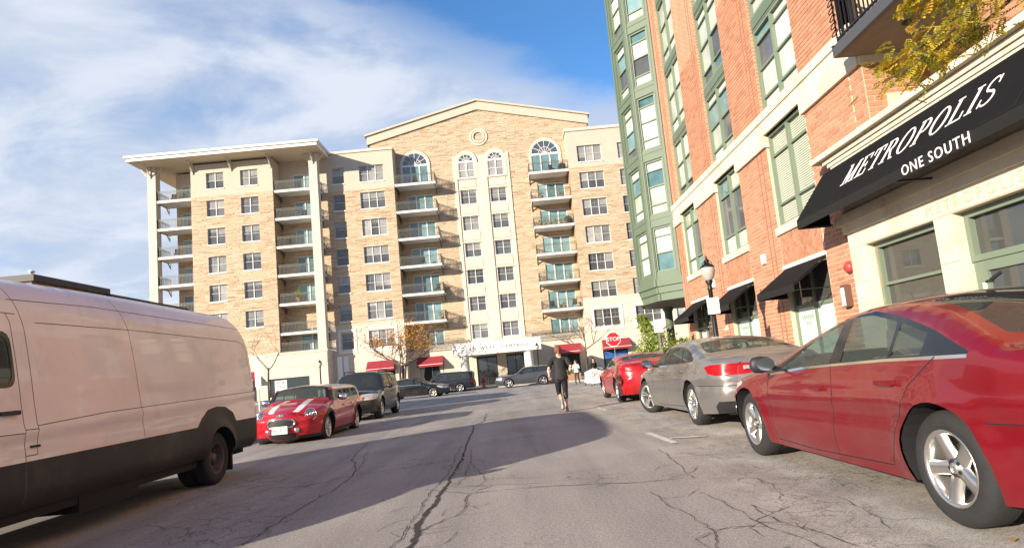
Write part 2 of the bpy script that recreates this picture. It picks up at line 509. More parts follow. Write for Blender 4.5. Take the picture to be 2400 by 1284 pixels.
    bp = nt.nodes.new('ShaderNodeBump'); bp.inputs['Strength'].default_value = 0.55; bp.inputs['Distance'].default_value = 0.012
    nt.links.new(ad.outputs[0], bp.inputs['Height']); nt.links.new(bp.outputs[0], b.inputs['Normal'])
    return m
M_ASPH = asphalt()
M_CONC = mat('pavement_concrete', (0.36, 0.33, 0.28), 0.9, var=0.35, vs=1.3, bump=0.3, bs=70)
M_KERB = mat('kerb_concrete', (0.40, 0.37, 0.32), 0.9, var=0.4, vs=3, bump=0.3, bs=60)
M_GRND = mat('dry_ground', (0.14, 0.125, 0.09), 0.95, var=0.4, vs=0.3)
M_GRASS = mat('grass_blade', (0.085, 0.12, 0.03), 0.8, var=0.5, vs=9)
M_CRACK = mat('crack_tar', (0.045, 0.038, 0.033), 0.9, var=0.4, vs=30)
M_WPAINT = mat('worn_road_paint', (0.62, 0.60, 0.55), 0.8, var=0.0, dirt=(0.25, 0.22, 0.19), ds=9.0)

def sheet(name, xs, ys, dz, m, kind='structure', keep=None):
    mb = MB(); idx = {}
    for j, y in enumerate(ys):
        for i, x in enumerate(xs):
            idx[i, j] = len(mb.v); mb.v.append((x, y, gz(x, y)+dz))
    for j in range(len(ys)-1):
        for i in range(len(xs)-1):
            if keep and not keep((xs[i]+xs[i+1])/2, (ys[j]+ys[j+1])/2): continue
            mb.f.append((idx[i,j], idx[i+1,j], idx[i+1,j+1], idx[i,j+1])); mb.m.append(0); mb.sm.append(True)
    return tag(mb.build(name, m), kind=kind)
def rng(a, b, st):
    n = max(1, int(round((b-a)/st))); return [a+(b-a)*i/n for i in range(n+1)]
far = [-1800, -700, -300, -140]
sheet('ground', far + rng(-100, 100, 5) + [140, 300, 700, 1800], [-900, -300, -100] + rng(-60, 90, 3) + [140, 300, 700, 1800], -0.06, M_GRND)
XL, XR = -6.45, 4.62           # kerb lines of the street
def on_road(x, y): return (XL-0.1 < x < XR+0.1 and y < 36) or y > 35.9
sheet('road', sorted(set(rng(-130, -10, 4) + rng(-10, XL-0.1, 0.6) + rng(XL-0.1, XR+0.1, 0.5) + rng(XR+0.1, 12, 0.6) + rng(12, 130, 4))),
      sorted(set(rng(-40, 14, 3) + rng(14, 60, 1.0))), 0.0, M_ASPH)

def slab(name, outline, dz, m, spacing=1.5, skirt=0.3, kind='structure', mats=None):
    """a raised pavement: flat-topped outline following the ground, with a vertical edge"""
    pts = []
    n = len(outline)
    for i in range(n):
        a, b = outline[i], outline[(i+1) % n]
        k = max(1, int(math.dist(a, b)/3.0))
        for q in range(k): pts.append((lerp(a[0], b[0], q/k), lerp(a[1], b[1], q/k)))
    N = len(pts)
    xs = [q[0] for q in pts]; ys = [q[1] for q in pts]
    vs = [V3(q).to_2d() if False else Vector(q) for q in pts]
    r = delaunay_2d_cdt(vs, [(i, (i+1) % N) for i in range(N)], [], 1, 1e-5)
    mb = MB()
    mb.add([(q.x, q.y, gz(q.x, q.y)+dz) for q in r[0]], [tuple(f) for f in r[2]], 0)
    for i in range(N):
        a, b = pts[i], pts[(i+1) % N]
        za, zb = gz(*a)+dz, gz(*b)+dz
        mb.quad((a[0], a[1], za-skirt), (b[0], b[1], zb-skirt), (b[0], b[1], zb), (a[0], a[1], za), 0)
    return tag(mb.build(name, mats or m), kind=kind)
def arc(cx, cy, r, a0, a1, n=8): return [(cx+r*cos(radians(lerp(a0, a1, i/n))), cy+r*sin(radians(lerp(a0, a1, i/n)))) for i in range(n+1)]
KH = 0.13
M_PAVE = brickmat('pavement_slabs', 'XY', (0.37, 0.34, 0.29), (0.33, 0.30, 0.26), (0.17, 0.155, 0.13), 1.5, 1.5, ms=0.012, off=0.0, var=0.3, vs=1.5, bump=0.3)
right_edge = [(XR, -38)] + [(XR, 20)] + [(XR, 31.0)] + arc(XR+3.4, 31.0, 3.4, 180, 90) + [(80, 34.4), (80, -38)]
slab('right_pavement', right_edge, KH-0.004, M_PAVE)
left_edge = [(XL, -38), (-80, -38), (-80, 33.0)] + arc(XL-3.4, 29.6, 3.4, 90, 0) + [(XL, 29.6)]
slab('left_pavement', left_edge, KH-0.004, M_PAVE)
far_edge = [(-110, 54.3), (1.6, 54.3), (3.2, 52.8), (4.4, 50.4), (6.4, 49.4), (110, 49.4), (110, 64.5), (-110, 64.5)]
slab('far_pavement', far_edge, KH-0.004, M_PAVE)
def kerb(name, path, w=0.16, dz=KH, side=1):
    mb = MB(); P = []
    for a, b in zip(path, path[1:]):
        k = max(1, int(math.dist(a, b)/2.0))
        P += [(lerp(a[0], b[0], q/k), lerp(a[1], b[1], q/k)) for q in range(k)]
    P.append(path[-1])
    L = []; Rr = []
    for i, q in enumerate(P):
        a = P[max(0, i-1)]; b = P[min(len(P)-1, i+1)]
        d = Vector((b[0]-a[0], b[1]-a[1])).normalized(); nrm = Vector((-d.y, d.x))*side
        o = (q[0]-nrm.x*0.012, q[1]-nrm.y*0.012); i2 = (q[0]+nrm.x*w, q[1]+nrm.y*w)
        L.append((*o, gz(*o)+dz)); Rr.append((*i2, gz(*i2)+dz))
    for i in range(len(P)-1):
        a, b, c, d = L[i], L[i+1], Rr[i+1], Rr[i]
        mb.quad(a, b, c, d)
        for p, q in ((a, b), (c, d)):
            mb.quad((p[0], p[1], p[2]-0.25), (q[0], q[1], q[2]-0.25), q, p)
    return tag(mb.build(name, M_KERB), kind='structure')
kerb('right_kerb', [(XR, -38), (XR, 31.0)] + arc(XR+3.4, 31.0, 3.4, 180, 90)[1:] + [(80, 34.4)], side=-1)
kerb('left_kerb', [(XL, -38), (XL, 29.6)] + arc(XL-3.4, 29.6, 3.4, 0, 90)[1:] + [(-80, 33.0)], side=1)
kerb('far_kerb', far_edge[:6], side=1)

# painted marks and cracks, each a thin sheet just above the asphalt
def ribbon(mb, pts, w, dz, jag=0.0, mi=0, rnd=random.Random(3)):
    P = [pts[0]]
    for a, b in zip(pts, pts[1:]):
        k = max(1, int(math.dist(a, b)/0.05)) if jag else max(1, int(math.dist(a, b)/1.5))
        for q in range(1, k+1): P.append((lerp(a[0], b[0], q/k), lerp(a[1], b[1], q/k)))
    ws = w if isinstance(w, list) else [w]*len(pts)
    n = len(P); off = 0.0; A = []; B = []
    for i, q in enumerate(P):
        a = P[max(0, i-1)]; b = P[min(n-1, i+1)]
        d = Vector((b[0]-a[0], b[1]-a[1])).normalized(); nr = Vector((-d.y, d.x))
        off = off*0.8 + rnd.uniform(-jag, jag)
        ww = ws[min(len(ws)-1, int(i/n*len(ws)))]*(rnd.uniform(0.35, 1.45) if jag else 1)/2
        A.append((q[0]+nr.x*(off-ww), q[1]+nr.y*(off-ww))); B.append((q[0]+nr.x*(off+ww), q[1]+nr.y*(off+ww)))
    for i in range(n-1):
        mb.quad(*[(p[0], p[1], gz(*p)+dz) for p in (A[i], A[i+1], B[i+1], B[i])], mi)
cr = MB()
CR = [([(-1.03,13.68),(-0.94,11.1),(-0.86,8.82),(-0.82,7.34),(-0.83,6.47)], 0.05), ([(-0.83,6.47),(-0.85,5.87),(-0.86,5.31),(-0.85,4.84),(-0.83,4.35),(-0.86,3.6),(-0.82,2.5)], 0.075),
 ([(-0.99,10.1),(-0.93,8.8),(-0.92,7.4),(-0.95,6.6),(-0.93,5.7),(-0.96,5.0),(-0.99,4.3)], 0.018), ([(-0.80,9.6),(-0.70,8.2),(-0.66,7.1),(-0.72,6.5)], 0.014), ([(-0.66,7.9),(-0.5,7.2),(-0.42,6.7),(-0.52,6.2)], 0.012), ([(-0.82,7.3),(-0.6,7.35),(-0.35,7.6),(-0.1,7.7)], 0.012), ([(-0.7,6.9),(-0.4,6.75),(-0.15,6.7),(0.1,6.55)], 0.012),
 ([(-1.02,6.48),(-0.81,6.3),(-0.56,6.1),(-0.14,6.06),(0.24,6.03),(0.61,5.96),(1.03,5.82),(1.43,5.81)], 0.022), ([(-0.5,6.15),(-0.3,6.4),(-0.05,6.32),(0.3,6.3),(0.6,6.22),(0.9,6.1)], 0.012),
 ([(-2.93,11.95),(-2.79,10.7),(-2.6,9.64),(-2.29,8.54),(-2.16,7.97)], 0.025), ([(-2.7,11.3),(-2.55,10.2),(-2.35,9.2),(-2.2,8.3)], 0.014),
 ([(-3.11,7.3),(-3.02,7.55),(-2.6,7.44),(-2.35,7.73),(-2.16,7.97),(-1.8,8.11),(-1.4,8.29),(-0.9,8.5)], 0.024), ([(-2.18,4.6),(-2.18,5.08),(-2.21,5.44),(-2.18,6.16),(-2.14,7.02),(-2.16,7.97)], 0.018), ([(-3.3,6.3),(-2.9,6.7),(-2.5,7.0),(-2.25,7.4)], 0.014), ([(-3.4,5.6),(-2.9,6.0),(-2.4,6.2)],0.012),
 ([(-0.55,6.02),(-0.54,5.47),(-0.61,5.18),(-0.76,4.95),(-0.86,4.79)], 0.02), ([(-0.5,5.5),(-0.42,5.35)], 0.014),
 ([(1.02,5.38),(1.06,4.92),(1.12,4.58),(1.12,4.26),(1.12,4.05),(1.05,3.74),(1.08,3.2)], 0.016), ([(1.4,5.2),(1.47,4.63),(1.48,4.2),(1.5,3.99),(1.6,3.77),(1.6,3.58),(1.66,3.0)], 0.017), ([(1.6,4.63),(1.57,4.35),(1.64,3.98),(1.73,3.76),(1.76,3.55),(1.9,3.0)], 0.018),
 ([(1.64,7.75),(1.61,6.84),(1.55,6.23),(1.53,5.79)], 0.018), ([(2.23,4.63),(2.21,4.18),(2.11,3.77)], 0.013), ([(1.3,5.85),(1.6,6.1),(1.75,6.4)], 0.014), ([(1.9,5.9),(2.0,5.3),(1.9,4.8)], 0.012), ([(1.45,5.8),(1.9,5.6),(2.3,5.3)], 0.011), ([(1.75,7.3),(2.0,7.1),(2.1,6.6)], 0.012),
 ([(-0.9,11.1),(0.2,11.2),(1.31,10.91),(2.29,10.35)], 0.016), ([(-2.8,14.53),(-2.5,16.2),(-2.28,17.82),(-0.95,17.65),(1.5,17.4)], 0.035), ([(-0.95,17.65),(-0.87,14.83),(-1.0,13.6)], 0.035), ([(-3.0,15.4),(-2.4,15.0),(-1.6,15.2)], 0.02), ([(0.4,13.2),(1.2,13.6),(2.0,13.1)], 0.015), ([(-5.2,12.6),(-4.3,13.0),(-3.4,12.9),(-2.6,13.4)], 0.02)]
rr = random.Random(11)
for pts, w in CR:
    ribbon(cr, pts, w*(0.48 if pts[0][0] < 0.9 else 0.36), 0.006, 0.016)
    for k in range(int(len(pts)*0.7)):       # hair branches
        i = rr.randrange(len(pts)-1); t = rr.random()
        x = lerp(pts[i][0], pts[i+1][0], t); y = lerp(pts[i][1], pts[i+1][1], t); a = rr.uniform(0, 2*pi); L = rr.uniform(0.15, 0.5)
        ribbon(cr, [(x, y), (x+cos(a)*L*0.5, y+sin(a)*L*0.5), (x+cos(a+0.6)*L, y+sin(a+0.6)*L)], 0.005, 0.005, 0.012)
tag(cr.build('road_crack', M_CRACK), kind='structure')
mk = MB()
ribbon(mk, [(1.88, 9.48), (1.95, 8.12)], 0.10, 0.009); ribbon(mk, [(2.0, 8.60), (2.45, 8.45)], 0.09, 0.0135)
ribbon(mk, [(1.95, 15.7), (1.98, 14.4)], 0.10, 0.009); ribbon(mk, [(2.03, 15.0), (2.5, 14.9)], 0.09, 0.0135)
ribbon(mk, [(-4.62, 18.9), (-4.02, 19.9), (-3.98, 21.5)], 0.1, 0.009); ribbon(mk, [(-4.2, 19.2), (-3.9, 18.2)], 0.09, 0.0135)
ribbon(mk, [(-3.35, 5.0), (-3.3, 4.2)], 0.1, 0.009)
tag(mk.build('parking_mark', M_WPAINT), kind='structure')
mk = MB()
for x, y in [(-6.25,37.7),(-5.31,37.9),(-4.37,38.15),(-3.46,38.6),(-2.43,38.1),(-1.52,38.0),(-0.57,37.5),(0.35,37.0),(1.27,36.4),(2.1,35.4),(2.95,34.2),(3.6,33.2)]:
    mk.quad(*[(a, b, gz(a, b)+0.009) for a, b in ((x-0.32, y-0.3), (x+0.22, y-0.3), (x+0.34, y+0.35), (x-0.2, y+0.35))])
ribbon(mk, [(-30, 44.6), (30, 44.6)], 0.12, 0.009); ribbon(mk, [(-30, 44.9), (30, 44.9)], 0.12, 0.009)
tag(mk.build('crossing_mark', M_WPAINT), kind='structure')
# grass verge along the left kerb
gb = MB(); rg = random.Random(5)
gb.quad(*[(a, b, gz(a, b)+KH+0.006) for a, b in ((-9.2, 8), (-6.75, 8), (-6.75, 29), (-9.2, 29))], 0)
for k in range(9000):
    x = rg.uniform(-9.2, -6.75); y = rg.uniform(9, 29); h = rg.uniform(0.05, 0.16); a = rg.uniform(0, pi); d = rg.uniform(-0.05, 0.05)
    z = gz(x, y)+KH
    gb.add([(x-cos(a)*0.012, y-sin(a)*0.012, z), (x+cos(a)*0.012, y+sin(a)*0.012, z), (x+d, y+d*0.6, z+h)], [(0, 1, 2)])
tag(gb.build('grass', M_GRASS), kind='stuff')

# scattered dry leaves on the asphalt
lv = MB(); rl_ = random.Random(8)
for k in range(420):
    right = rl_.random() < 0.6
    x = rl_.uniform(1.9, XR-0.05) if right else XL+0.05+abs(rl_.gauss(0, 0.7)); y = rl_.uniform(2.5, 30)
    a = rl_.uniform(0, 2*pi); w = rl_.uniform(0.008, 0.02); z = gz(x, y)+0.008; t = rl_.uniform(0.0, 0.012)
    lv.add([(x+cos(a)*w*1.6, y+sin(a)*w*1.6, z+t), (x-sin(a)*w, y+cos(a)*w, z+0.004), (x-cos(a)*w*1.6, y-sin(a)*w*1.6, z+t), (x+sin(a)*w, y-cos(a)*w, z)], [(0,1,2,3)])
tag(lv.build('fallen_leaves', mat('dry_leaf', (0.30, 0.17, 0.05), 0.8, var=0.6, vs=3)), kind='stuff')
# ------------------------------------------------------------------ the tan stone apartment building across the junction
M_STONE = brickmat('tan_ashlar', 'XZ', (0.50, 0.36, 0.225), (0.40, 0.265, 0.155), (0.36, 0.26, 0.17), 0.62, 0.135, ms=0.010, off=0.37, squash=0.7, var=0.42, vs=3.2, bump=0.8, stretch=(1.7, 0.5, 0.09))
M_STONEY = brickmat('tan_ashlar_side', 'YZ', (0.50, 0.36, 0.225), (0.40, 0.265, 0.155), (0.36, 0.26, 0.17), 0.62, 0.135, ms=0.010, off=0.37, squash=0.7, var=0.42, vs=3.2, bump=0.8, stretch=(1.7, 0.5, 0.09))
M_STUC = mat('tan_stucco', (0.51, 0.44, 0.345), 0.9, var=0.10, vs=1.2, bump=0.15, bs=80)
M_CAST = mat('cream_cast_stone', (0.60, 0.525, 0.425), 0.85, var=0.14, vs=0.9, bump=0.15, bs=40)
M_WHITE = mat('white_trim', (0.74, 0.71, 0.65), 0.6, var=0.06, vs=3)
M_SOFF = mat('pale_soffit', (0.60, 0.50, 0.36), 0.8, var=0.06, vs=2)
M_RAIL = mat('grey_railing', (0.12, 0.12, 0.105), 0.5, metal=0.2)
M_DARK = mat('dark_interior', (0.02, 0.02, 0.022), 0.7)
M_AWN = mat('red_awning_canvas', (0.30, 0.025, 0.035), 0.85, var=0.15, vs=6)
M_GRNF = mat('green_shopfront', (0.03, 0.14, 0.09), 0.5)
def pane_mat(name, lo, hi, tint=(1,1,1)):
    m = bpy.data.materials.new(name); m.use_nodes = True; nt = m.node_tree; b = nt.nodes['Principled BSDF']
    b.inputs['Roughness'].default_value = 0.06; b.inputs['Specular IOR Level'].default_value = 0.8
    oi = nt.nodes.new('ShaderNodeObjectInfo'); r = nt.nodes.new('ShaderNodeValToRGB')
    r.color_ramp.elements[0].color = (lo[0], lo[1], lo[2], 1); r.color_ramp.elements[1].color = (hi[0], hi[1], hi[2], 1)
    tc = nt.nodes.new('ShaderNodeTexCoord'); n = nt.nodes.new('ShaderNodeTexNoise'); n.inputs['Scale'].default_value = 1.3; n.inputs['Detail'].default_value = 2
    a = nt.nodes.new('ShaderNodeVectorMath'); a.operation = 'ADD'
    nt.links.new(tc.outputs['Object'], a.inputs[0]); nt.links.new(oi.outputs['Location'], a.inputs[1]); nt.links.new(a.outputs[0], n.inputs['Vector'])
    mm = nt.nodes.new('ShaderNodeMath'); mm.operation = 'MULTIPLY_ADD'; mm.inputs[1].default_value = 0.7
    nt.links.new(oi.outputs['Random'], mm.inputs[0])
    s = nt.nodes.new('ShaderNodeMath'); s.operation = 'MULTIPLY_ADD'; s.inputs[1].default_value = 0.9; s.inputs[2].default_value = -0.3
    nt.links.new(n.outputs[0], s.inputs[0]); nt.links.new(s.outputs[0], mm.inputs[2])
    nt.links.new(mm.outputs[0], r.inputs[0]); nt.links.new(r.outputs[0], b.inputs['Base Color'])
    return m
M_PANE = pane_mat('curtained_glass', (0.10, 0.105, 0.11), (0.40, 0.39, 0.36))
M_DPANE = pane_mat('door_glass', (0.04, 0.10, 0.11), (0.22, 0.36, 0.38))
M_ARCHG = mat('dark_blue_glass', (0.05, 0.07, 0.10), 0.05, spec=1.0)

FAR = empty('apartment_building', (0, 64, -0.18), 'tan stone apartment block with rows of balconies and a low gable', 'building')
ZB = -0.5
YW, Y1, YC = 62.0, 64.0, 66.0
def pwall(P, *a, **k):
    m = MB(); wall(m, *a, **k); P._one(m)
    if P.n == 'stone_wall': ashlar(*a[:6])
ARCHX = []
for _c, _r, _z in ((-9.06, 1.70, 24.42), (5.36, 1.78, 24.42)):
    for _i in range(12):
        _h = _r*_i/12; _w = sqrt(max(0.01, _r*_r-_h*_h)); ARCHX.append((_c-_w, _c+_w, _z-0.3+_h if _i == 0 else _z+_h, _z+_h+_r/12))
    ARCHX.append((_c-_r, _c+_r, 21.7, 24.3))
STW = MB(); rst = random.Random(5)
ST_T = [(0.57, 0.445, 0.30), (0.54, 0.41, 0.27), (0.49, 0.355, 0.225), (0.60, 0.485, 0.345), (0.55, 0.415, 0.28), (0.42, 0.295, 0.185)]
M_ST = [mat('tan_stone_%d' % i, c, 0.9, var=0.25, vs=5, bump=0.3, bs=30) for i, c in enumerate(ST_T)]
def ashlar(u0, u1, z0, z1, holes, fn, lim=None):
    """rough tan stones in uneven courses, each a little proud of the wall, cut round the openings"""
    holes = list(holes)+ARCHX
    z = z0
    while z < z1-0.05:
        h = min(rst.choice((0.07, 0.09, 0.10, 0.11, 0.12, 0.15)), z1-z)
        a0, a1 = (u0, u1) if lim is None else lim(z+h)
        segs = [(a0, a1)]
        for a, b, c, d in holes:
            if c < z+h and d > z:
                ns = []
                for p, q in segs:
                    if b <= p or a >= q: ns.append((p, q)); continue
                    if a > p: ns.append((p, a))
                    if b < q: ns.append((b, q))
                segs = ns
        for p, q in segs:
            u = p
            while u < q-0.04:
                L = rst.uniform(0.3, 1.15)
                if q-u-L < 0.2: L = q-u
                e = u+L; pr = rst.choice((0.008, 0.012, 0.018, 0.028, 0.045)); g = 0.006
                v = [fn(u+g, z+g, -pr), fn(e-g, z+g, -pr), fn(e-g, z+h-g, -pr), fn(u+g, z+h-g, -pr), fn(u+g, z+g, 0.004), fn(e-g, z+g, 0.004), fn(e-g, z+h-g, 0.004), fn(u+g, z+h-g, 0.004)]
                STW.add(v, [(0,1,2,3), (0,4,5,1), (1,5,6,2), (2,6,7,3), (3,7,4,0)], rst.choice((0, 0, 0, 1, 1, 2, 3, 3, 4, 4, 5)))
                u = e
        z += h
def fY(Y): return lambda u, z, d: (u, Y+d, z)
# window units, each a frame with its pane
def make_window(w, h, n, name='window'):
    f = MB(); t = 0.05
    f.box(0, t, 0, 0.07, 0, h); f.box(w-t, w, 0, 0.07, 0, h); f.box(t, w-t, 0, 0.07, 0, t); f.box(t, w-t, 0, 0.07, h-t, h)
    cw = (w-2*t)/n; panes = []
    for i in range(1, n): f.box(t+cw*i-0.04, t+cw*i+0.04, 0.002, 0.068, t, h-t)
    for i in range(n):
        a, b = t+cw*i+(0.04 if i else 0), t+cw*(i+1)-(0.04 if i < n-1 else 0)
        f.box(a, b, 0.018, 0.066, h*0.5-0.018, h*0.5+0.018)
        m = (a+b)/2
        f.box(m-0.007, m+0.007, 0.05, 0.06, h*0.5+0.018, h-t, 1); f.box(a, b, 0.051, 0.059, h*0.745-0.007, h*0.745+0.007, 1)
        v = []
        for k in range(7):       # one glazed light: bare glass below, blind or curtain behind it above
            g = MB(); zb = (t, h*0.28, h*0.5, h*0.5, h*0.62, h*0.8, h-t)[k]
            if zb > t: g.quad((a, 0.072, t), (b, 0.072, t), (b, 0.072, zb), (a, 0.072, zb), 1)
            if zb < h-t: g.quad((a, 0.072, zb), (b, 0.072, zb), (b, 0.072, h-t), (a, 0.072, h-t), 0)
            v.append(g.mesh('pane', [M_PANE, M_PANED]))
        panes.append(v)
    return f.mesh(name, [M_FRAME, M_MUNT]), panes
rwin = random.Random(77)
def put_window(parent, me, x, y, z, name='window'):
    o = link(name, me[0], parent, loc=(x, y, z)); k = rwin.choice((0, 0, 2, 3, 3, 1, 4, 5, 6, 6))
    for v in me[1]: link('pane', v[k if rwin.random() < 0.8 else rwin.randrange(7)], o, world=False)
    return o
M_FRAME = mat('window_frame_paint', (0.60, 0.58, 0.53), 0.6)
M_PANED = pane_mat('dark_window_pane', (0.03, 0.035, 0.04), (0.14, 0.145, 0.15)); M_MUNT = mat('grey_glazing_bar', (0.42, 0.42, 0.40), 0.6)
W3 = make_window(2.62, 1.78, 3); W2 = make_window(1.80, 1.70, 2); W1 = make_window(1.28, 1.76, 1); WC = make_window(1.74, 1.64, 2)
ST = 2.955
_sills = {}
def sill(mb, x0, x1, y, z, lint=None):
    k = round(x1-x0, 3)
    if k not in _sills:
        m = MB(); m.box(-0.07, k+0.07, -0.07, 0.10, -0.11, -0.003); n = MB(); n.box(-0.05, k+0.05, -0.025, 0.1, 0.003, 0.10); _sills[k] = (m.mesh('sill', M_WHITE), n.mesh('lintel', M_CAST))
    link('sill', _sills[k][0], FAR, loc=(x0, y, z))
    if lint is not None: link('lintel', _sills[k][1], FAR, loc=(x0, y, lint))
class Parts:
    """every box, quad or wall added becomes an object of its own under the building"""
    def __init__(s, name, m, parent): s.n, s.mt, s.p = name, m, parent
    def _one(s, mb): return mb.build(s.n, s.mt, s.p)
    def box(s, *a): return s._one(MB().box(*a))
    def quad(s, *a): return s._one(MB().quad(*a))
    def poly(s, *a): return s._one(MB().poly(*a))
    def prism(s, *a): return s._one(MB().prism(*a))
    def build(s, *a): return None
tops = [24.22-ST*k for k in range(7)]
trim = None
# --- left wing (front plane YW)
wing_h = []; wx = [(-30.25, -28.45), (-26.7, -24.9)]
for k in range(7):
    for a, b in wx: wing_h.append((a, b, tops[k]-1.70, tops[k])); sill(trim, a, b, YW, tops[k]-1.70, tops[k])
stuc, stone, cast = Parts('stucco_wall', M_STUC, FAR), Parts('stone_wall', M_STONE, FAR), Parts('base_wall', M_CAST, FAR)
A0, A1 = -31.85, -23.35
pwall(stuc, A0, A1, 21.72, 25.2, [h for h in wing_h if h[2] > 21.7], fY(YW), 0.22)
pwall(stone, A0, A1, 4.85, 21.72, [h for h in wing_h if 4.85 < h[2] < 21.7], fY(YW), 0.22)
shop = [(-28.2, -25.9, ZB, 2.35), (-24.6, -20.6, 0.6, 2.4)]
cast_h = [h for h in wing_h if h[2] < 4.8] + shop
pwall(cast, -36.4, -18.7, ZB, 4.85, cast_h, fY(YW), 0.22)
for a, b, c, d in wing_h:
    put_window(FAR, W2, a, YW+0.13, c)
# returns of the wing wall and the back walls of its balconies
for mbx, zz in ((stuc, (21.72, 25.2)), (stone, (4.85, 21.72))):
    mi = 0
    if mbx is stuc:
        mbx.quad((A1, YW, zz[0]), (A1, Y1+0.6, zz[0]), (A1, Y1+0.6, zz[1]), (A1, YW, zz[1])); mbx.quad((A0, YW, zz[0]), (A0, Y1+0.6, zz[0]), (A0, Y1+0.6, zz[1]), (A0, YW, zz[1]))
sidey = Parts('side_wall', M_STONEY, FAR)
sidey.quad((A1, YW, 4.85), (A1, Y1+0.6, 4.85), (A1, Y1+0.6, 21.72), (A1, YW, 21.72)); sidey.quad((A0, YW, 4.85), (A0, Y1+0.6, 4.85), (A0, Y1+0.6, 21.72), (A0, YW, 21.72))
slabs_z = [21.72-2.97*k for k in range(6)]
flo = slabs_z + [4.85]
dh1 = [(-34.1, -32.1, z+0.02, z+2.15) for z in flo]
dh2 = [(-21.9, -19.6, z+0.02, z+2.15) for z in flo]
pwall(stuc, -34.6, A0, 21.72, 25.2, [dh1[0]], fY(Y1+0.3), 0.12)
pwall(stone, -34.6, A0, 4.85, 21.72, dh1[1:], fY(Y1+0.3), 0.12)
stuc.quad((-34.6, Y1+0.3, 21.72), (-34.6, 76, 21.72), (-34.6, 76, 25.2), (-34.6, Y1+0.3, 25.2)); sidey.quad((-34.6, Y1+0.3, 4.85), (-34.6, 76, 4.85), (-34.6, 76, 21.72), (-34.6, Y1+0.3, 21.72))
cast.quad((-36.4, YW, ZB), (-36.4, 76, ZB), (-36.4, 76, 4.85), (-36.4, YW, 4.85)); cast.quad((-36.4, YW, 4.85), (-18.7, YW, 4.85), (-18.7, 76, 4.85), (-36.4, 76, 4.85))
cast.quad((-18.7, YW, ZB), (-18.7, Y1, ZB), (-18.7, Y1, 4.85), (-18.7, YW, 4.85))
# --- the block to the right of the wing (front plane Y1)
B0, B1 = A1, -11.15
h_s = [(-17.75, -16.47, t-1.76, t) for t in tops]; h_t = [(-14.82, -12.2, t-1.78, t) for t in tops]
for h in h_s + h_t: sill(trim, h[0], h[1], Y1, h[2], h[3])
allh = h_s + h_t + dh2
pwall(stuc, B0, B1, 21.62, 25.75, [h for h in allh if h[2] > 21.6], fY(Y1), 0.22)
pwall(stone, B0, B1, 7.3, 21.62, [h for h in allh if 7.3 < h[2] < 21.6], fY(Y1), 0.22)
pwall(cast, B0, B1, ZB, 7.3, [h for h in allh if h[2] < 7.25] + [(-14.6, -12.4, ZB+0.6, 2.3), (-18.3, -16.5, 0.6, 2.0)], fY(Y1), 0.22)
for h in h_s: put_window(FAR, W1, h[0], Y1+0.13, h[2])
for h in h_t: put_window(FAR, W3, h[0], Y1+0.13, h[2])
stuc.quad((B1, Y1, 21.62), (B1, YC, 21.62), (B1, YC, 25.75), (B1, Y1, 25.75)); sidey.quad((B1, Y1, 7.3), (B1, YC, 7.3), (B1, YC, 21.62), (B1, Y1, 21.62)); cast.quad((B1, Y1, ZB), (B1, YC, ZB), (B1, YC, 7.3), (B1, Y1, 7.3))
# --- right block (front plane Y1)
R0, R1 = 7.62, 30.0
h_r = [(a, a+2.62, t-1.78, t) for t in tops for a in (8.66, 13.02, 17.2, 21.6, 25.8)]
for h in h_r: sill(trim, h[0], h[1], Y1, h[2], h[3])
pwall(stuc, R0, R1, 21.86, 25.9, [h for h in h_r if h[2] > 21.8], fY(Y1), 0.22)
pwall(stone, R0, R1, 7.73, 21.86, [h for h in h_r if 7.5 < h[2] < 21.8], fY(Y1), 0.22)
pwall(cast, R0, R1, ZB, 7.73, [h for h in h_r if h[2] < 7.3] + [(9.1, 11.7, ZB, 2.3), (17.0, 18.6, 4.0, 5.2)][:1], fY(Y1), 0.22)
for h in h_r: put_window(FAR, W3, h[0], Y1+0.13, h[2])
stuc.quad((R0, Y1, 21.86), (R0, YC, 21.86), (R0, YC, 25.9), (R0, Y1, 25.9)); sidey.quad((R0, Y1, 7.73), (R0, YC, 7.73), (R0, YC, 21.86), (R0, Y1, 21.86)); cast.quad((R0, Y1, ZB), (R0, YC, ZB), (R0, YC, 7.73), (R0, Y1, 7.73))
# --- centre with the gable (plane YC)
C0, C1 = -13.9, 10.35
dl = [(-10.15, -7.3, z+0.02, z+2.2) for z in [21.8-2.97*k for k in range(1, 6)] + [3.95]]
dr = [(4.2, 7.15, z+0.02, z+2.2) for z in [21.8-2.97*k for k in range(1, 6)] + [3.95]]
archs = [(-10.5, -7.62, 21.82, 24.42), (3.82, 6.9, 21.82, 24.42)]
P0, P1 = -4.9, 1.3      # cream strip with the two columns of small windows
cw = []
for xa in (-4.28, -1.0):
    for k in range(1, 7): cw.append((xa, xa+1.74, 24.11-ST*k-1.64, 24.11-ST*k))
sm = [(-4.28, -2.54, 22.42, 24.3), (-1.05, 0.69, 22.42, 24.3)]
allc = dl + dr + archs
pwall(stone, C0, P0, 4.4, 28.0, [h for h in allc if h[1] < P0], fY(YC), 0.16)
pwall(stone, P1, C1, 4.4, 28.0, [h for h in allc if h[0] > P1], fY(YC), 0.16)
pwall(stone, P0, P1, 25.0, 28.0, [], fY(YC), 0.16)
ashlar(C0, C1, 28.0, 30.6, [], fY(YC), lambda z: (lerp(C0, -1.75, (z-28.0)/2.75), lerp(C1, -1.75, (z-28.0)/2.85)))
stone.poly([(C0, YC, 28.0), (C1, YC, 28.0), (C1, YC, 28.2), (-1.75, YC, 31.0), (C0, YC, 28.1)])
pwall(cast, P0, P1, 4.4, 25.0, cw + sm, lambda u, z, d: (u, YC-0.02+d, z), 0.24)
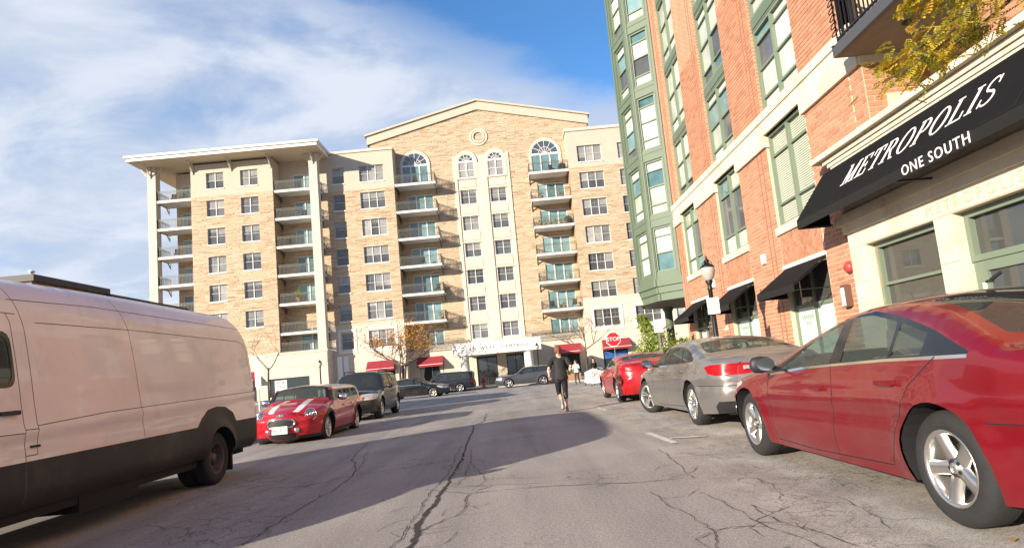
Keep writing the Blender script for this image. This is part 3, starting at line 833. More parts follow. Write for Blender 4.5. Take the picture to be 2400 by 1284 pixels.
doorh = [(-4.1, -1.9, ZB, 2.85), (-0.9, 1.05, ZB, 2.85), (4.3, 6.9, ZB, 2.3), (-10.1, -7.6, ZB, 2.3)]
pwall(cast, C0, C1, ZB, 4.4, doorh, fY(YC), 0.2)
for h in cw:
    sill(trim, h[0], h[1], YC-0.02, h[2], h[3]); put_window(FAR, WC, h[0], YC+0.12, h[2])
# raised spandrel panels and the middle pilaster of the cream strip
pil = Parts('pilaster', M_CAST, FAR)
pil.box(-2.38, -1.2, YC-0.14, YC-0.025, 4.6, 24.1); pil.box(P0-0.02, -4.5, YC-0.12, YC-0.025, 4.6, 25.0); pil.box(0.95, P1+0.02, YC-0.12, YC-0.025, 4.6, 25.0)
for k in range(0, 7):
    z = 24.11-ST*(k+1)
    for xa in (-4.32, -1.04):
        if k < 6: pil.box(xa, xa+1.82, YC-0.075, YC-0.026, z+0.2, z+1.08)
    pil.box(P0-0.04, P1+0.04, YC-0.155, YC-0.142, z-0.1, z-0.03)
pil.build('pilaster', M_CAST, FAR)
def arch_unit(x0, x1, zb, zs, y, name='arched_window', trimw=0.22, doorframe=False, spokes=4):
    """round-headed opening: surround, frame bars, fan-light, glass"""
    r = (x1-x0)/2; cx = (x0+x1)/2; f = MB(); n = 20
    pin = [(cx+r*cos(pi*i/n), zs+r*sin(pi*i/n)) for i in range(n+1)]
    po = [(cx+(r+trimw)*cos(pi*i/n), zs+(r+trimw)*sin(pi*i/n)) for i in range(n+1)]
    for i in range(n):
        q = [pin[i], po[i], po[i+1], pin[i+1]]
        f.prism(q, lambda p, t: (p[0], y-0.1+0.16*t, p[1]))
    f.box(x0-trimw, x0, y-0.099, y+0.06, zb-0.0, zs); f.box(x1, x1+trimw, y-0.099, y+0.06, zb, zs); f.box(x0-trimw, x1+trimw, y-0.12, y+0.05, zb-0.14, zb)
    o = f.build(name, M_CAST, FAR)
    s = MB(); t = 0.09
    pi2 = [(cx+(r-t)*cos(pi*i/n), zs+(r-t)*sin(pi*i/n)) for i in range(n+1)]
    for i in range(n): s.prism([pi2[i], pin[i], pin[i+1], pi2[i+1]], lambda p, t2: (p[0], y-0.06+0.08*t2, p[1]))
    s.box(x0, x1, y-0.059, y+0.03, zs-0.16, zs+0.06)
    for i in range(1, spokes+1):
        a = pi*i/(spokes+1); s.bar((cx, y-0.02, zs+0.05), (cx+(r-t)*cos(a), y-0.02, zs+(r-t)*sin(a)), 0.05, 0.04, up=(0,1,0))
    m = n//2
    for i in range(m): 
        a0, a1 = pi*i/m, pi*(i+1)/m
        s.bar((cx+r*0.45*cos(a0), y-0.021, zs+0.05+r*0.45*sin(a0)), (cx+r*0.45*cos(a1), y-0.021, zs+0.05+r*0.45*sin(a1)), 0.05, 0.038, up=(0,1,0))
    w = x1-x0; nn = 3 if doorframe else 2
    for i in range(nn+1):
        xx = x0 + w*i/nn; s.box(max(x0, xx-0.06), min(x1, xx+0.06), y-0.058, y+0.029, zb, zs-0.16)
    if not doorframe:
        s.box(x0, x1, y-0.04, y+0.02, (zb+zs-0.16)/2-0.03, (zb+zs-0.16)/2+0.03); s.box(x0, x1, y-0.057, y+0.028, zb, zb+0.07)
    s.build('sash', M_WHITE, o)
    g = MB(); g.poly([(p[0], y+0.025, p[1]) for p in pin]); 
    g.build('fan_light', M_ARCHG, o)
    g = MB(); g.quad((x0, y+0.026, zb), (x1, y+0.026, zb), (x1, y+0.026, zs), (x0, y+0.026, zs)); g.build('pane', M_DPANE if doorframe else M_PANE, o)
for a, b, c, d in archs: arch_unit(a, b, c, d, YC-0.03, 'arched_door', 0.24, True, 5)
for a, b, c, d in sm: arch_unit(a, b, c, d, YC-0.06, 'arched_window', 0.34, False, 4)
oc = MB(); n = 32
for r0, r1, dd in ((0.55, 0.72, 0.16), (0.80, 1.0, 0.12)):
    for i in range(n):
        a0, a1 = 2*pi*i/n, 2*pi*(i+1)/n
        oc.prism([(r0*cos(a0), r0*sin(a0)), (r1*cos(a0), r1*sin(a0)), (r1*cos(a1), r1*sin(a1)), (r0*cos(a1), r0*sin(a1))], lambda p, t: (-1.8+p[0], YC-dd+dd*t*0.9, 27.0+p[1]))
oc.build('round_ornament', M_CAST, FAR)
# gable fascia, parapets
fas = Parts('gable_fascia', M_STUC, FAR)
def slope(xa, za, xb, zb, th, y0, y1):
    fas.prism([(xa, za-th), (xb, zb-th), (xb, zb), (xa, za)], lambda p, t: (p[0], y0+(y1-y0)*t, p[1]))
slope(-14.15, 28.12, -1.75, 31.1, 0.95, YC-0.22, YC+0.6); slope(-1.75, 31.1, 10.5, 28.3, 0.95, YC-0.22, YC+0.6)
slope(-14.35, 28.28, -1.75, 31.3, 0.20, YC-0.42, YC+0.8); slope(-1.75, 31.3, 10.7, 28.48, 0.20, YC-0.42, YC+0.8)
fas.build('gable_fascia', M_STUC, FAR)
par = Parts('cornice', M_CAST, FAR)
par.box(A1+0.2, B1+0.12, Y1-0.12, Y1+0.5, 25.75, 26.02); par.box(R0-0.12, R1, Y1-0.12, Y1+0.5, 25.9, 26.2)
par.box(B1-0.4, B1+0.121, Y1+0.5, YC-0.01, 25.751, 26.019); par.box(R0-0.121, R0+0.3, Y1+0.5, YC-0.01, 25.901, 26.199)
par.box(B0+4.7, B1+0.04, Y1-0.05, Y1+0.05, 7.2, 7.34); par.box(R0-0.03, R1, Y1-0.05, Y1+0.05, 7.64, 7.78)
par.box(-31.9, -18.62, YW-0.06, YW+0.05, 4.72, 4.95)
for z in (4.25, 2.55): par.box(B0+4.66, B1+0.03, Y1-0.035, Y1+0.05, z-0.05, z+0.05); par.box(R0-0.02, R1, Y1-0.035, Y1+0.05, z-0.05, z+0.05)
for z in (3.5,): par.box(-36.44, -18.66, YW-0.035, YW+0.05, z-0.05, z+0.05)
par.box(C0+2.9, P0-0.1, YC-0.05, YC+0.05, 4.3, 4.46); par.box(P1+0.1, C1-2.8, YC-0.05, YC+0.05, 4.3, 4.46)
par.build('cornice', M_CAST, FAR)
for h in (h_t[-1], h_r[-5], h_r[-4], h_s[-1]):      # wide flat surrounds round the lowest windows
    a, b, c, d = h; q = MB(); y0 = Y1-0.06
    q.box(a-0.32, a-0.065, y0, Y1-0.002, c-0.38, d+0.34); q.box(b+0.065, b+0.32, y0, Y1-0.002, c-0.38, d+0.34); q.box(a-0.065, b+0.065, y0, Y1-0.002, d+0.145, d+0.34); q.box(a-0.065, b+0.065, y0, Y1-0.002, c-0.38, c-0.155)
    q.build('window_surround', M_WHITE, FAR)
stuc.build('stucco_wall', M_STUC, FAR); stone.build('stone_wall', M_STONE, FAR); sidey.build('side_wall', M_STONEY, FAR); cast.build('base_wall', M_CAST, FAR)
# rear mass, so that nothing is seen through
rm = Parts('rear_wall', M_DARK, FAR); rm.box(-34.5, 30, 68.5, 80, ZB, 25.0); rm.box(-13.8, 10.3, YC+0.45, 80, ZB, 27.9); rm.box(-34.4, -18.8, Y1+0.8, 68.5, 4.9, 25.1)
rm.box(B0+4.8, B1-0.2, Y1+0.35, 68.4, ZB, 25.6); rm.box(R0+0.2, 29.9, Y1+0.35, 68.4, ZB, 25.7); rm.box(-36.2, -18.9, YW+0.4, 68.4, ZB, 4.7)
rm.build('rear_wall', M_DARK, FAR)
# roof of the wing with its deep eaves, corner columns and brackets
rf = MB()
rf.box(-37.3, -18.0, 60.0, 72, 25.42, 25.75); rf.box(-37.5, -17.8, 59.85, 72.2, 25.751, 25.98)
rf.add([(-37.5,59.85,25.98),(-17.8,59.85,25.98),(-17.8,72.2,25.98),(-37.5,72.2,25.98),(-34,66,26.55),(-21,66,26.55)], [(0,1,5,4),(1,2,5),(2,3,4,5),(3,0,4)])
rfo = rf.build('eaves_roof', M_WHITE, FAR)
sf = MB(); sf.quad((-37.2, 60.1, 25.40), (-18.1, 60.1, 25.40), (-18.1, 72, 25.40), (-37.2, 72, 25.40)); sf.build('soffit', M_SOFF, rfo)
cl = MB(); cl.box(-36.35, -35.5, YW, YW+0.85, 4.85, 25.39); cl.build('column', M_CAST, FAR)
cl = MB(); cl.box(-19.55, -18.7, YW, YW+0.85, 4.85, 25.39); cl.build('column', M_CAST, FAR)
for x in (-36.0, -31.6, -27.6, -23.5, -19.1):
    b = MB(); b.bar((x, YW-0.02, 24.35), (x, YW-1.0, 25.35), 0.12, 0.12); b.bar((x, YW-0.06, 24.2), (x, YW-0.06, 25.39), 0.13, 0.12)
    if x in (-36.0, -19.1): b.bar((x-0.5, YW+0.2, 24.5), (x-1.1, YW+0.2, 25.35), 0.1, 0.1); b.bar((x+0.5, YW+0.2, 24.5), (x+1.1, YW+0.2, 25.35), 0.1, 0.1)
    b.build('eaves_bracket', M_CAST, FAR)
# sliding doors
def slider(x0, x1, z0, z1, y, nn=2, gl=M_DPANE):
    f = MB(); w = x1-x0
    f.box(x0, x1, y-0.04, y+0.05, z1-0.09, z1); f.box(x0, x1, y-0.04, y+0.05, z0, z0+0.06)
    for i in range(nn+1):
        xx = x0+w*i/nn; f.box(max(x0, xx-0.06), min(x1, xx+0.06), y-0.041, y+0.051, z0+0.06, z1-0.09)
    o = f.build('sliding_door', M_WHITE, FAR)
    for i in range(nn):
        g = MB(); a, b = x0+w*i/nn, x0+w*(i+1)/nn; yy = y+0.03+0.012*(i % 2)
        g.quad((a, yy, z0), (b, yy, z0), (b, yy, z1), (a, yy, z1)); g.build('door_leaf', gl, o)
for a, b, c, d in dh1: slider(a, b, c, d, Y1+0.4)
for a, b, c, d in dh2: slider(a, b, c, d, Y1+0.1)
for a, b, c, d in dl: slider(a, b, c, d, YC+0.1, 3)
for a, b, c, d in dr: slider(a, b, c, d, YC+0.1, 3)
# balconies: slab, bracket, railing
def rail_mesh(path, h=1.02, sp=0.135):
    r = MB()
    for a, b in zip(path, path[1:]):
        a, b = V3(a), V3(b)
        for z in (0.08, h-0.16, h): r.bar(a+V3((0,0,z)), b+V3((0,0,z)), 0.05, 0.04)
        n = max(2, int((b-a).length/sp))
        for i in range(n+1):
            p = a+(b-a)*(i/n); w = 0.06 if i in (0, n) else 0.028
            r.bar(p+V3((0,0,0.0)), p+V3((0,0,h)), w, w)
    return r.mesh('railing', M_RAIL)
def balcony_kind(x0, x1, y0, y1, left=True, right=True, th=0.22, bow=0.0):
    s = MB(); s.box(x0, x1, y0, y1, -th, 0)
    s.box(x0-0.02, x1+0.02, y0-0.03, y0, -0.10, 0.01)
    path = []
    if left: path.append((x0+0.06, y1-0.03, 0))
    path += [(x0+0.06, y0+0.06, 0), (x1-0.06, y0+0.06, 0)]
    if right: path.append((x1-0.06, y1-0.03, 0))
    bb = []
    for x in (x0+0.1, x1-0.1):
        b = MB(); b.bar((x, y1-0.05, -0.75), (x, y1-0.5, -th-0.05), 0.09, 0.09); b.bar((x, y1-0.03, -0.9), (x, y1-0.03, -th), 0.09, 0.06); b.bar((x, y1-0.5, -th-0.05), (x, y0+0.3, -th-0.03), 0.09, 0.06); bb.append(b.mesh('bracket', M_RAIL))
    return s.mesh('balcony', M_WHITE), rail_mesh(path), bb
def put_balcony(kind, z):
    o = link('balcony', kind[0], FAR, loc=(0, 0, z))
    link('railing', kind[1], o, world=False); [link('bracket', q, o, world=False) for q in kind[2]]
K1 = balcony_kind(-35.5, -31.87, YW+0.08, Y1+0.28, True, False)
K2 = balcony_kind(-23.33, -18.85, YW+0.08, Y1-0.02, False, True)
K3 = balcony_kind(-11.1, -6.75, YC-2.0, YC-0.02, False, True)
K4 = balcony_kind(3.3, 7.58, YC-2.0, YC-0.02, True, False)
for z in slabs_z: put_balcony(K1, z); put_balcony(K2, z)
for k in range(6): put_balcony(K3, 21.8-2.97*k); put_balcony(K4, 21.8-2.97*k)
for p in ([(-23.3, YW+0.1, 4.95), (-19.6, YW+0.1, 4.95)], [(-18.75, YW+0.9, 4.95), (-18.75, Y1, 4.95)], [(-11.1, YC-0.6, 4.0), (-5.2, YC-0.6, 4.0)], [(1.5, YC-0.6, 4.0), (7.5, YC-0.6, 4.0)]):
    link('railing', rail_mesh(p, 0.95), FAR)
tag(STW.build('stonework', M_ST, FAR), kind='stuff')
# street level: awnings, shopfronts
def awning(x0, x1, y, zt, zb, out, m=M_AWN):
    a = MB()
    a.add([(x0,y,zt),(x1,y,zt),(x1,y-out,zb+0.22),(x0,y-out,zb+0.22),(x0,y-out,zb),(x1,y-out,zb),(x0,y,zb),(x1,y,zb)], [(0,3,2,1),(3,4,5,2),(0,6,4,3),(1,2,5,7)])
    a.box(x0-0.01, x1+0.01, y-out-0.012, y-out-0.002, zb+0.20, zb+0.24, 1)
    return a.build('awning', [m, M_WHITE], FAR)
for x0, x1, y in ((-15.2, -12.35, Y1), (-10.35, -7.6, YC), (4.3, 7.1, YC), (9.1, 11.95, Y1), (-28.3, -25.8, YW)):
    awning(x0, x1, y-0.01, 3.3, 2.25, 1.0)
def shopfront(x0, x1, y, z1, m=M_GRNF, z0=ZB):
    f = MB()
    for xx in (x0, (x0+x1)/2-0.04, x1-0.08): f.box(xx, xx+0.08, y+0.03, y+0.12, z0, z1)
    f.box(x0, x1, y+0.031, y+0.119, z1-0.1, z1); f.box(x0, x1, y+0.032, y+0.118, z0+0.75, z0+0.85); f.box(x0, x1, y+0.04, y+0.1, z0, z0+0.75)
    o = f.build('shop_window', m, FAR)
    g = MB(); g.quad((x0, y+0.09, z0), (x1, y+0.09, z0), (x1, y+0.09, z1), (x0, y+0.09, z1)); g.build('pane', M_SHOPG, o)
M_SHOPG = mat('dark_shop_glass', (0.03, 0.035, 0.038), 0.04, spec=0.9)
M_BLUEG = mat('blue_poster', (0.05, 0.16, 0.5), 0.3, var=0.7, vs=2.5)
M_CURT = mat('pale_curtain', (0.5, 0.5, 0.46), 0.8)
for a, b, c, d in ((-14.6, -12.4, 0, 2.3),): shopfront(a, b, Y1+0.05, d)
for a, b in ((-10.1, -7.6), (4.3, 6.9)): shopfront(a, b, YC+0.05, 2.3)
shopfront(9.1, 11.7, Y1+0.05, 2.3); shopfront(-28.2, -25.9, YW+0.05, 2.35)
q = MB(); q.box(9.25, 11.55, Y1+0.06, Y1+0.09, 1.35, 2.05); q.build('poster', M_BLUEG, FAR)
for x in (-10.05, -8.2):
    q = MB(); q.prism([(x, 0.2), (x+0.5, 0.2), (x+0.25, 1.3), (x+0.42, 2.2), (x, 2.2)] if x < -9 else [(x+0.5, 0.2), (x, 0.2), (x+0.25, 1.3), (x+0.08, 2.2), (x+0.5, 2.2)], lambda p, t: (p[0], YC+0.06+0.02*t, p[1])); q.build('curtain', M_CURT, FAR)
q = MB(); q.box(-24.55, -20.65, YW+0.1, YW+0.13, 0.65, 2.35); q.build('shop_window', M_SHOPG, FAR)
q = MB(); q.box(-24.1, -22.9, YW+0.06, YW+0.08, 0.9, 2.2); q = q.build('lease_sign', M_WHITE, FAR)
M_INK = mat('black_ink', (0.02, 0.02, 0.02), 0.6)
put_text('lettering', 'FOR', 0.42, M_INK, (-23.5, YW+0.05, 1.95), (1,0,0), (0,0,1), q, extrude=0.003)
put_text('lettering', 'LEASE', 0.36, M_INK, (-23.5, YW+0.05, 1.55), (1,0,0), (0,0,1), q, extrude=0.003)
r = MB(); r.box(-24.0, -23.0, YW+0.05, YW+0.056, 1.02, 1.22); r.build('lettering', M_INK, q)
# entrance: white sign board on two round columns
en = MB()
en.box(-5.75, 2.52, 57.8, 59.0, 2.80, 3.95); en.box(-5.6, 2.4, 59.0, YC-0.03, 3.2, 3.8)
eno = en.build('entrance_canopy', M_WHITE, FAR)
put_text('lettering', '200  WEST  CAMPBELL', 0.40, mat('bronze_letters', (0.13, 0.12, 0.11), 0.5), (-1.55, 57.79, 3.36), (1,0,0), (0,0,1), eno, extrude=0.015, spacing=1.55)
for x in (-4.75, 1.30):
    c = MB(); c.lathe([(0.55, 0.0), (0.55, 0.2), (0.44, 0.28), (0.42, 2.9), (0.5, 3.0), (0.5, 3.1)], 20, (x, 58.5, -0.3)); c.build('column', M_WHITE, FAR)
for x0, x1 in ((-4.1, -1.9), (-0.9, 1.05)):
    f = MB(); f.box(x0, x1, YC+0.14, YC+0.17, ZB, 2.85); o = f.build('door', M_SHOPG, FAR)
    g = MB()
    for xx in (x0, (x0+x1)/2-0.04, x1-0.08): g.box(xx, xx+0.08, YC+0.08, YC+0.138, ZB, 2.85)
    g.build('door_frame', M_DARK, o)
put_text('lettering', '180', 0.42, M_WHITE, (0.2, YC+0.06, 2.35), (1,0,0), (0,0,1), o, extrude=0.004)
# ------------------------------------------------------------------ the red brick building along the right pavement
BT = [(0.49,0.235,0.135), (0.46,0.214,0.122), (0.52,0.258,0.150), (0.41,0.185,0.105), (0.48,0.240,0.142)]
M_BR = [mat('orange_brick_%d' % i, c, 0.88, var=0.22, vs=14, bump=0.3, bs=90) for i, c in enumerate(BT)]
M_MORT = mat('lime_mortar', (0.70, 0.56, 0.41), 0.95, var=0.2, vs=8, bump=0.2, bs=120)
M_BRICKX = brickmat('orange_brick_wall', 'YZ', (0.49,0.238,0.138), (0.44,0.205,0.12), (0.68,0.54,0.39), 0.30, 0.11, ms=0.008, var=0.22, vs=1.6, bump=0.4)
M_BRICKY = brickmat('orange_brick_return', 'XZ', (0.49,0.238,0.138), (0.44,0.205,0.12), (0.68,0.54,0.39), 0.30, 0.11, ms=0.008, var=0.22, vs=1.6, bump=0.4)
M_LIME = mat('cream_limestone', (0.70, 0.62, 0.47), 0.85, var=0.16, vs=1.6, bump=0.2, bs=50, dirt=(0.50, 0.42, 0.30), ds=1.1)
M_GREEN = mat('green_metal', (0.115, 0.155, 0.105), 0.5, var=0.10, vs=1.5)
M_GREENW = mat('green_window_frame', (0.165, 0.21, 0.15), 0.5, var=0.08, vs=3)
M_BLIND = bpy.data.materials.new('window_blind')
def _blind():
    m = M_BLIND; m.use_nodes = True; nt = m.node_tree; b = nt.nodes['Principled BSDF']
    b.inputs['Roughness'].default_value = 0.10; b.inputs['Specular IOR Level'].default_value = 0.8
    tc = nt.nodes.new('ShaderNodeTexCoord'); w = nt.nodes.new('ShaderNodeTexWave'); w.wave_type = 'BANDS'; w.bands_direction = 'Z'; w.inputs['Scale'].default_value = 5.2; w.inputs['Distortion'].default_value = 0.0
    nt.links.new(tc.outputs['Object'], w.inputs['Vector'])
    r = nt.nodes.new('ShaderNodeValToRGB'); r.color_ramp.elements[0].color = (0.16, 0.19, 0.15, 1); r.color_ramp.elements[1].color = (0.52, 0.55, 0.44, 1); r.color_ramp.elements[0].position = 0.25; r.color_ramp.elements[1].position = 0.6
    nt.links.new(w.outputs['Fac'], r.inputs[0]); nt.links.new(r.outputs[0], b.inputs['Base Color'])
_blind()
M_GPANE = pane_mat('pale_green_glass', (0.26, 0.30, 0.25), (0.70, 0.74, 0.64))
M_DGLASS = glassmat('dark_window_glass', (0.36, 0.38, 0.35), 0.30, spec=1.0)
M_BLKC = mat('black_canvas', (0.0055, 0.0055, 0.0065), 0.8, spec=0.2, var=0.3, vs=3, bump=0.25, bs=5)
M_BLKV = mat('black_canvas_valance', (0.014, 0.0135, 0.013), 0.6, spec=0.25, bump=0.15, bs=7)
M_BLKM = mat('black_metal', (0.012, 0.012, 0.013), 0.4, metal=0.3)
M_SLABM = mat('dark_grey_steel', (0.07, 0.075, 0.085), 0.5, metal=0.2)
M_DECK = mat('brown_deck_underside', (0.22, 0.17, 0.12), 0.8, var=0.2, vs=4)
M_MINT = mat('mint_window_film', (0.55, 0.68, 0.58), 0.25, spec=0.6)
M_LETW = mat('white_letters', (0.85, 0.84, 0.80), 0.6)
BRI = empty('brick_building', (7.5, 18, 0.1), 'red brick and green metal building with stone bands on the right corner', 'building')
BX = 7.5
def fX(y, z, d): return (BX+d, y, z)
def in_frame(P, m=0.03):
    d = V3(P) - V3((0, 0, 1.13)); zc = d.dot(_f)
    if zc < 0.3: return False
    u = 1200 + 1446.5*d.dot(_r2)/zc; v = 690 - 1446.5*d.dot(_u2)/zc
    return -60 < u < 2460 and -60 < v < 1340
BRICKS = []          # (distance, 8 corner prism, tint)
rb = random.Random(21)
def brick_area(u0, u1, z0, z1, fn, bl=0.30, bh=0.11, j=0.017, proud=0.010):
    nz = max(1, round((z1-z0)/bh)); bh = (z1-z0)/nz
    for r in range(nz):
        u = u0 - (bl*0.5 if r % 2 else 0)
        while u < u1-0.01:
            a, b = max(u, u0), min(u+bl, u1)
            u += bl
            if b-a < 0.05: continue
            za, zb = z0+r*bh+j/2, z0+(r+1)*bh-j/2
            p = proud + rb.uniform(-0.003, 0.003)
            q = [fn(a+j/2, za, -p), fn(b-j/2, za, -p), fn(b-j/2, zb, -p), fn(a+j/2, zb, -p), fn(a+j/2, za, 0.004), fn(b-j/2, za, 0.004), fn(b-j/2, zb, 0.004), fn(a+j/2, zb, 0.004)]
            c = (V3(q[0])+V3(q[2]))/2
            BRICKS.append(((c-V3((0,0,1.13))).length, in_frame(c), q, rb.choice((0,0,0,1,1,2,2,3,4))))
BF = [(0,1,2,3), (0,4,5,1), (1,5,6,2), (2,6,7,3), (3,7,4,0)]
def fbox(mb, fn, u0, u1, z0, z1, d0, d1, mi=0):
    q = [fn(u0,z0,d0), fn(u1,z0,d0), fn(u1,z1,d0), fn(u0,z1,d0), fn(u0,z0,d1), fn(u1,z0,d1), fn(u1,z1,d1), fn(u0,z1,d1)]
    mb.add(q, [(0,1,2,3), (7,6,5,4), (0,4,5,1), (1,5,6,2), (2,6,7,3), (3,7,4,0)], mi)
COLS = [(14.33, 16.60), (18.77, 21.0), (23.22, 25.42)]
Y0w, Y1w = 12.34, 26.4
# --- mortar plane of the walls (bricks stand proud of it), textured brick farther up
lo = MB(); holes = []
for a, b in COLS: holes += [(a, b, 0.0, 3.12), (a, b, 4.27, 6.9)]
wall(lo, Y0w, Y1w, 0.1, 6.9, holes, fX, 0.22)
for r in ((Y0w, 14.33), (16.6, 18.77), (21.0, 23.22), (25.42, Y1w)):
    brick_area(r[0], r[1], 0.12, 6.57, fX)
brick_area(23.22, 25.42, 3.22, 4.06, fX)
up = MB(); uph = [(a, b, 7.5, 30) for a, b in COLS]
wall(up, Y0w, Y1w, 7.5, 26.0, uph, fX, 0.25, 0, 1)
wall(up, -6.0, 8.85, 5.15, 26.0, [], fX, 0.2, 0)
for r in ((Y0w, 14.33), (16.6, 18.77), (21.0, 23.22)): brick_area(r[0], r[1], 7.53, 12.0, fX)
brick_area(5.5, 8.85, 5.20, 9.0, fX)
# raised strips at each pier's far edge, groove shade put into their colour
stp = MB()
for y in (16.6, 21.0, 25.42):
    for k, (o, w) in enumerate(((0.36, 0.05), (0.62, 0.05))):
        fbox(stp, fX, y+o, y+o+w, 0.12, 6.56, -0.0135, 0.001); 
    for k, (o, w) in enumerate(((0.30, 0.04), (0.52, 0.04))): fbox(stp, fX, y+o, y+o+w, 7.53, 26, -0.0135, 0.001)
stp.build('pier_groove_shade', mat('joint_shade', (0.30, 0.12, 0.07), 0.9), BRI)
# the notch beside the entrance: a return wall facing the camera, and the alcove behind the balcony
fN = lambda u, z, d: (u, 11.85+d, z)
ret = MB()
ret.quad((BX, Y0w, 5.1), (BX, 11.85, 5.1), (BX, 11.85, 6.57), (BX, Y0w, 6.57)); brick_area(11.85, Y0w, 5.2, 6.57, fX)
wall(ret, BX, 8.9, 5.1, 26, [(7.93, 8.35, 5.15, 5.86)], fN, 0.1); brick_area(BX, 8.9, 5.2, 6.57, fN)
fA = lambda y, z, d: (9.6+d, y, z)
ret2 = MB(); wall(ret2, 8.85, 11.85, 5.3, 26, [(9.2, 11.4, 5.5, 6.5)], fA, 0.2); ret2.quad((BX, 8.85, 5.3), (9.6, 8.85, 5.3), (9.6, 8.85, 26), (BX, 8.85, 26))
ret2.quad((8.9, 11.85, 5.3), (9.6, 11.85, 5.3), (9.6, 11.85, 26), (8.9, 11.85, 26))
lo.build('brick_wall', M_MORT, BRI); up.build('brick_wall', [M_BRICKX, M_BRICKY], BRI); ret.build('brick_wall', M_MORT, BRI); ret2.build('brick_wall', M_BRICKX, BRI)
back = MB(); back.box(BX+0.5, 24, Y0w+0.2, 26.2, 3.4, 26); back.box(9.85, 24, -6, Y0w, 0.1, 26); back.box(BX+0.3, 24, -6, 8.7, 5.6, 26); back.box(BX+2.6, 24, Y0w, 26.3, 0.1, 3.35); back.build('inner_wall', M_DARK, BRI)
e = MB(); e.box(BX+0.02, 24, 26.36, 26.4, 0.1, 26); e.build('end_wall', M_BRICKY, BRI)
# herringbone panels above the shop openings
def clip(poly, u0, u1, z0, z1):
    for ax, lim, sg in ((0, u0, 1), (0, u1, -1), (1, z0, 1), (1, z1, -1)):
        out = []
        for i in range(len(poly)):
            a, b = poly[i-1], poly[i]; ia = (a[ax]-lim)*sg >= 0; ib = (b[ax]-lim)*sg >= 0
            if ia != ib:
                t = (lim-a[ax])/(b[ax]-a[ax]); out.append((lerp(a[0],b[0],t), lerp(a[1],b[1],t)))
            if ib: out.append(b)
        poly = out
        if len(poly) < 3: return []
    return poly
def herring(u0, u1, z0, z1):
    mb = MB(); L, W, g = 0.22, 0.0733, 0.012; s2 = sqrt(0.5)
    for i in range(-30, 60):
        for jn in range(-14, 16):
            for k in (0, 1):
                ox = i*W + jn*(2*L); oy = i*W
                if k == 0: r = (ox, oy, ox+L, oy+W)
                else: r = (ox+L, oy+W-L, ox+L+W, oy+W)     # upright brick at the end of the flat one
                q = [(r[0]+g/2, r[1]+g/2), (r[2]-g/2, r[1]+g/2), (r[2]-g/2, r[3]-g/2), (r[0]+g/2, r[3]-g/2)]
                q = [((a-b)*s2, (a+b)*s2) for a, b in q]
                q = [(u0+0.4+a, z0-0.6+b) for a, b in q]
                q = clip(q, u0+0.03, u1-0.03, z0+0.02, z1-0.02)
                if q: mb.prism(q, lambda p, t: fX(p[0], p[1], -0.012 if t else 0.003), rb.choice((0,1,2,3,4)), cap0=False)
    tag(mb.build('herringbone_panel', M_BR, BRI), kind='stuff')
for a, b in COLS[:2]: herring(a, b, 3.22, 4.06)
# bricks: the 300 nearest in view one by one, the others joined
BRICKS.sort(key=lambda t: (not t[1], t[0]))
proto = {}
for dist, vis, q, t in BRICKS[:300]:
    c = (V3(q[0])+V3(q[2]))/2
    key = (t, tuple(round(v, 3) for p in q for v in (V3(p)-c)))
    kk = (t, round((V3(q[1])-V3(q[0])).x, 2), round((V3(q[1])-V3(q[0])).y, 2), round((V3(q[3])-V3(q[0])).z, 3))
    if kk not in proto:
        mb = MB(); mb.add([V3(p)-c for p in q], BF, 0); proto[kk] = mb.mesh('brick', M_BR[t])
    link('brick', proto[kk], BRI, loc=c)
mb = MB()
for dist, vis, q, t in BRICKS[300:]: mb.add(q, BF, t)
tag(mb.build('brickwork', M_BR, BRI), kind='stuff')
# --- stone bands, caps, sills, lintels
st = MB()
fbox(st, fX, 11.95, 26.45, 6.9, 7.28, -0.07, 0.25); fbox(st, fX, 11.93, 26.47, 7.282, 7.5, -0.11, 0.25); fbox(st, fN, BX-0.05, 8.9, 6.57, 7.2, -0.06, 0.1)
for r in ((11.9, 14.33), (16.6, 18.77), (21.0, 23.22), (25.42, 26.45)): fbox(st, fX, r[0]-0.05, r[1]+0.05, 6.57, 6.898, -0.09, 0.2)
st.build('stone_band', M_LIME, BRI)
for a, b in COLS:
    s = MB(); fbox(s, fX, a-0.05, b+0.05, 4.06, 4.268, -0.07, 0.3); s.build('window_sill', M_LIME, BRI)
    s = MB(); fbox(s, fX, a-0.03, b+0.03, 3.122, 3.215, -0.03, 0.2); s.build('lintel', M_WHITE, BRI)
# --- green windows
rw = random.Random(9)
def green_window(fn, u0, u1, z0, z1, rows, cols=2, d=0.12, glass=None, t=0.075, name='window', flip=1):
    f = MB()
    fbox(f, fn, u0, u0+t, z0, z1, d-0.05, d+0.08); fbox(f, fn, u1-t, u1, z0, z1, d-0.05, d+0.08); fbox(f, fn, u0+t, u1-t, z0, z0+t, d-0.05, d+0.08); fbox(f, fn, u0+t, u1-t, z1-t, z1, d-0.05, d+0.08)
    us = [u0+t + (u1-u0-2*t)*i/cols for i in range(cols+1)]
    for u in us[1:-1]: fbox(f, fn, u-0.05, u+0.05, z0+t, z1-t, d-0.049, d+0.079)
    zs = [z0+t] + [z0+(z1-z0)*r for r in rows] + [z1-t]
    for z in zs[1:-1]: fbox(f, fn, u0+t, u1-t, z-0.028, z+0.028, d-0.02, d+0.07)
    o = f.build(name, M_GREENW, BRI)
    for i in range(cols):
        for k in range(len(zs)-1):
            g = MB(); a, b = us[i], us[i+1]
            g.quad(fn(a, zs[k], d+0.05), fn(b, zs[k], d+0.05), fn(b, zs[k+1], d+0.05), fn(a, zs[k+1], d+0.05))
            m = glass(i, k) if callable(glass) else (glass or rw.choice((M_GPANE, M_GPANE, M_GPANE, M_GPANE, M_GPANE, M_DPANE, M_PANED)))
            g.build('pane', m, o)
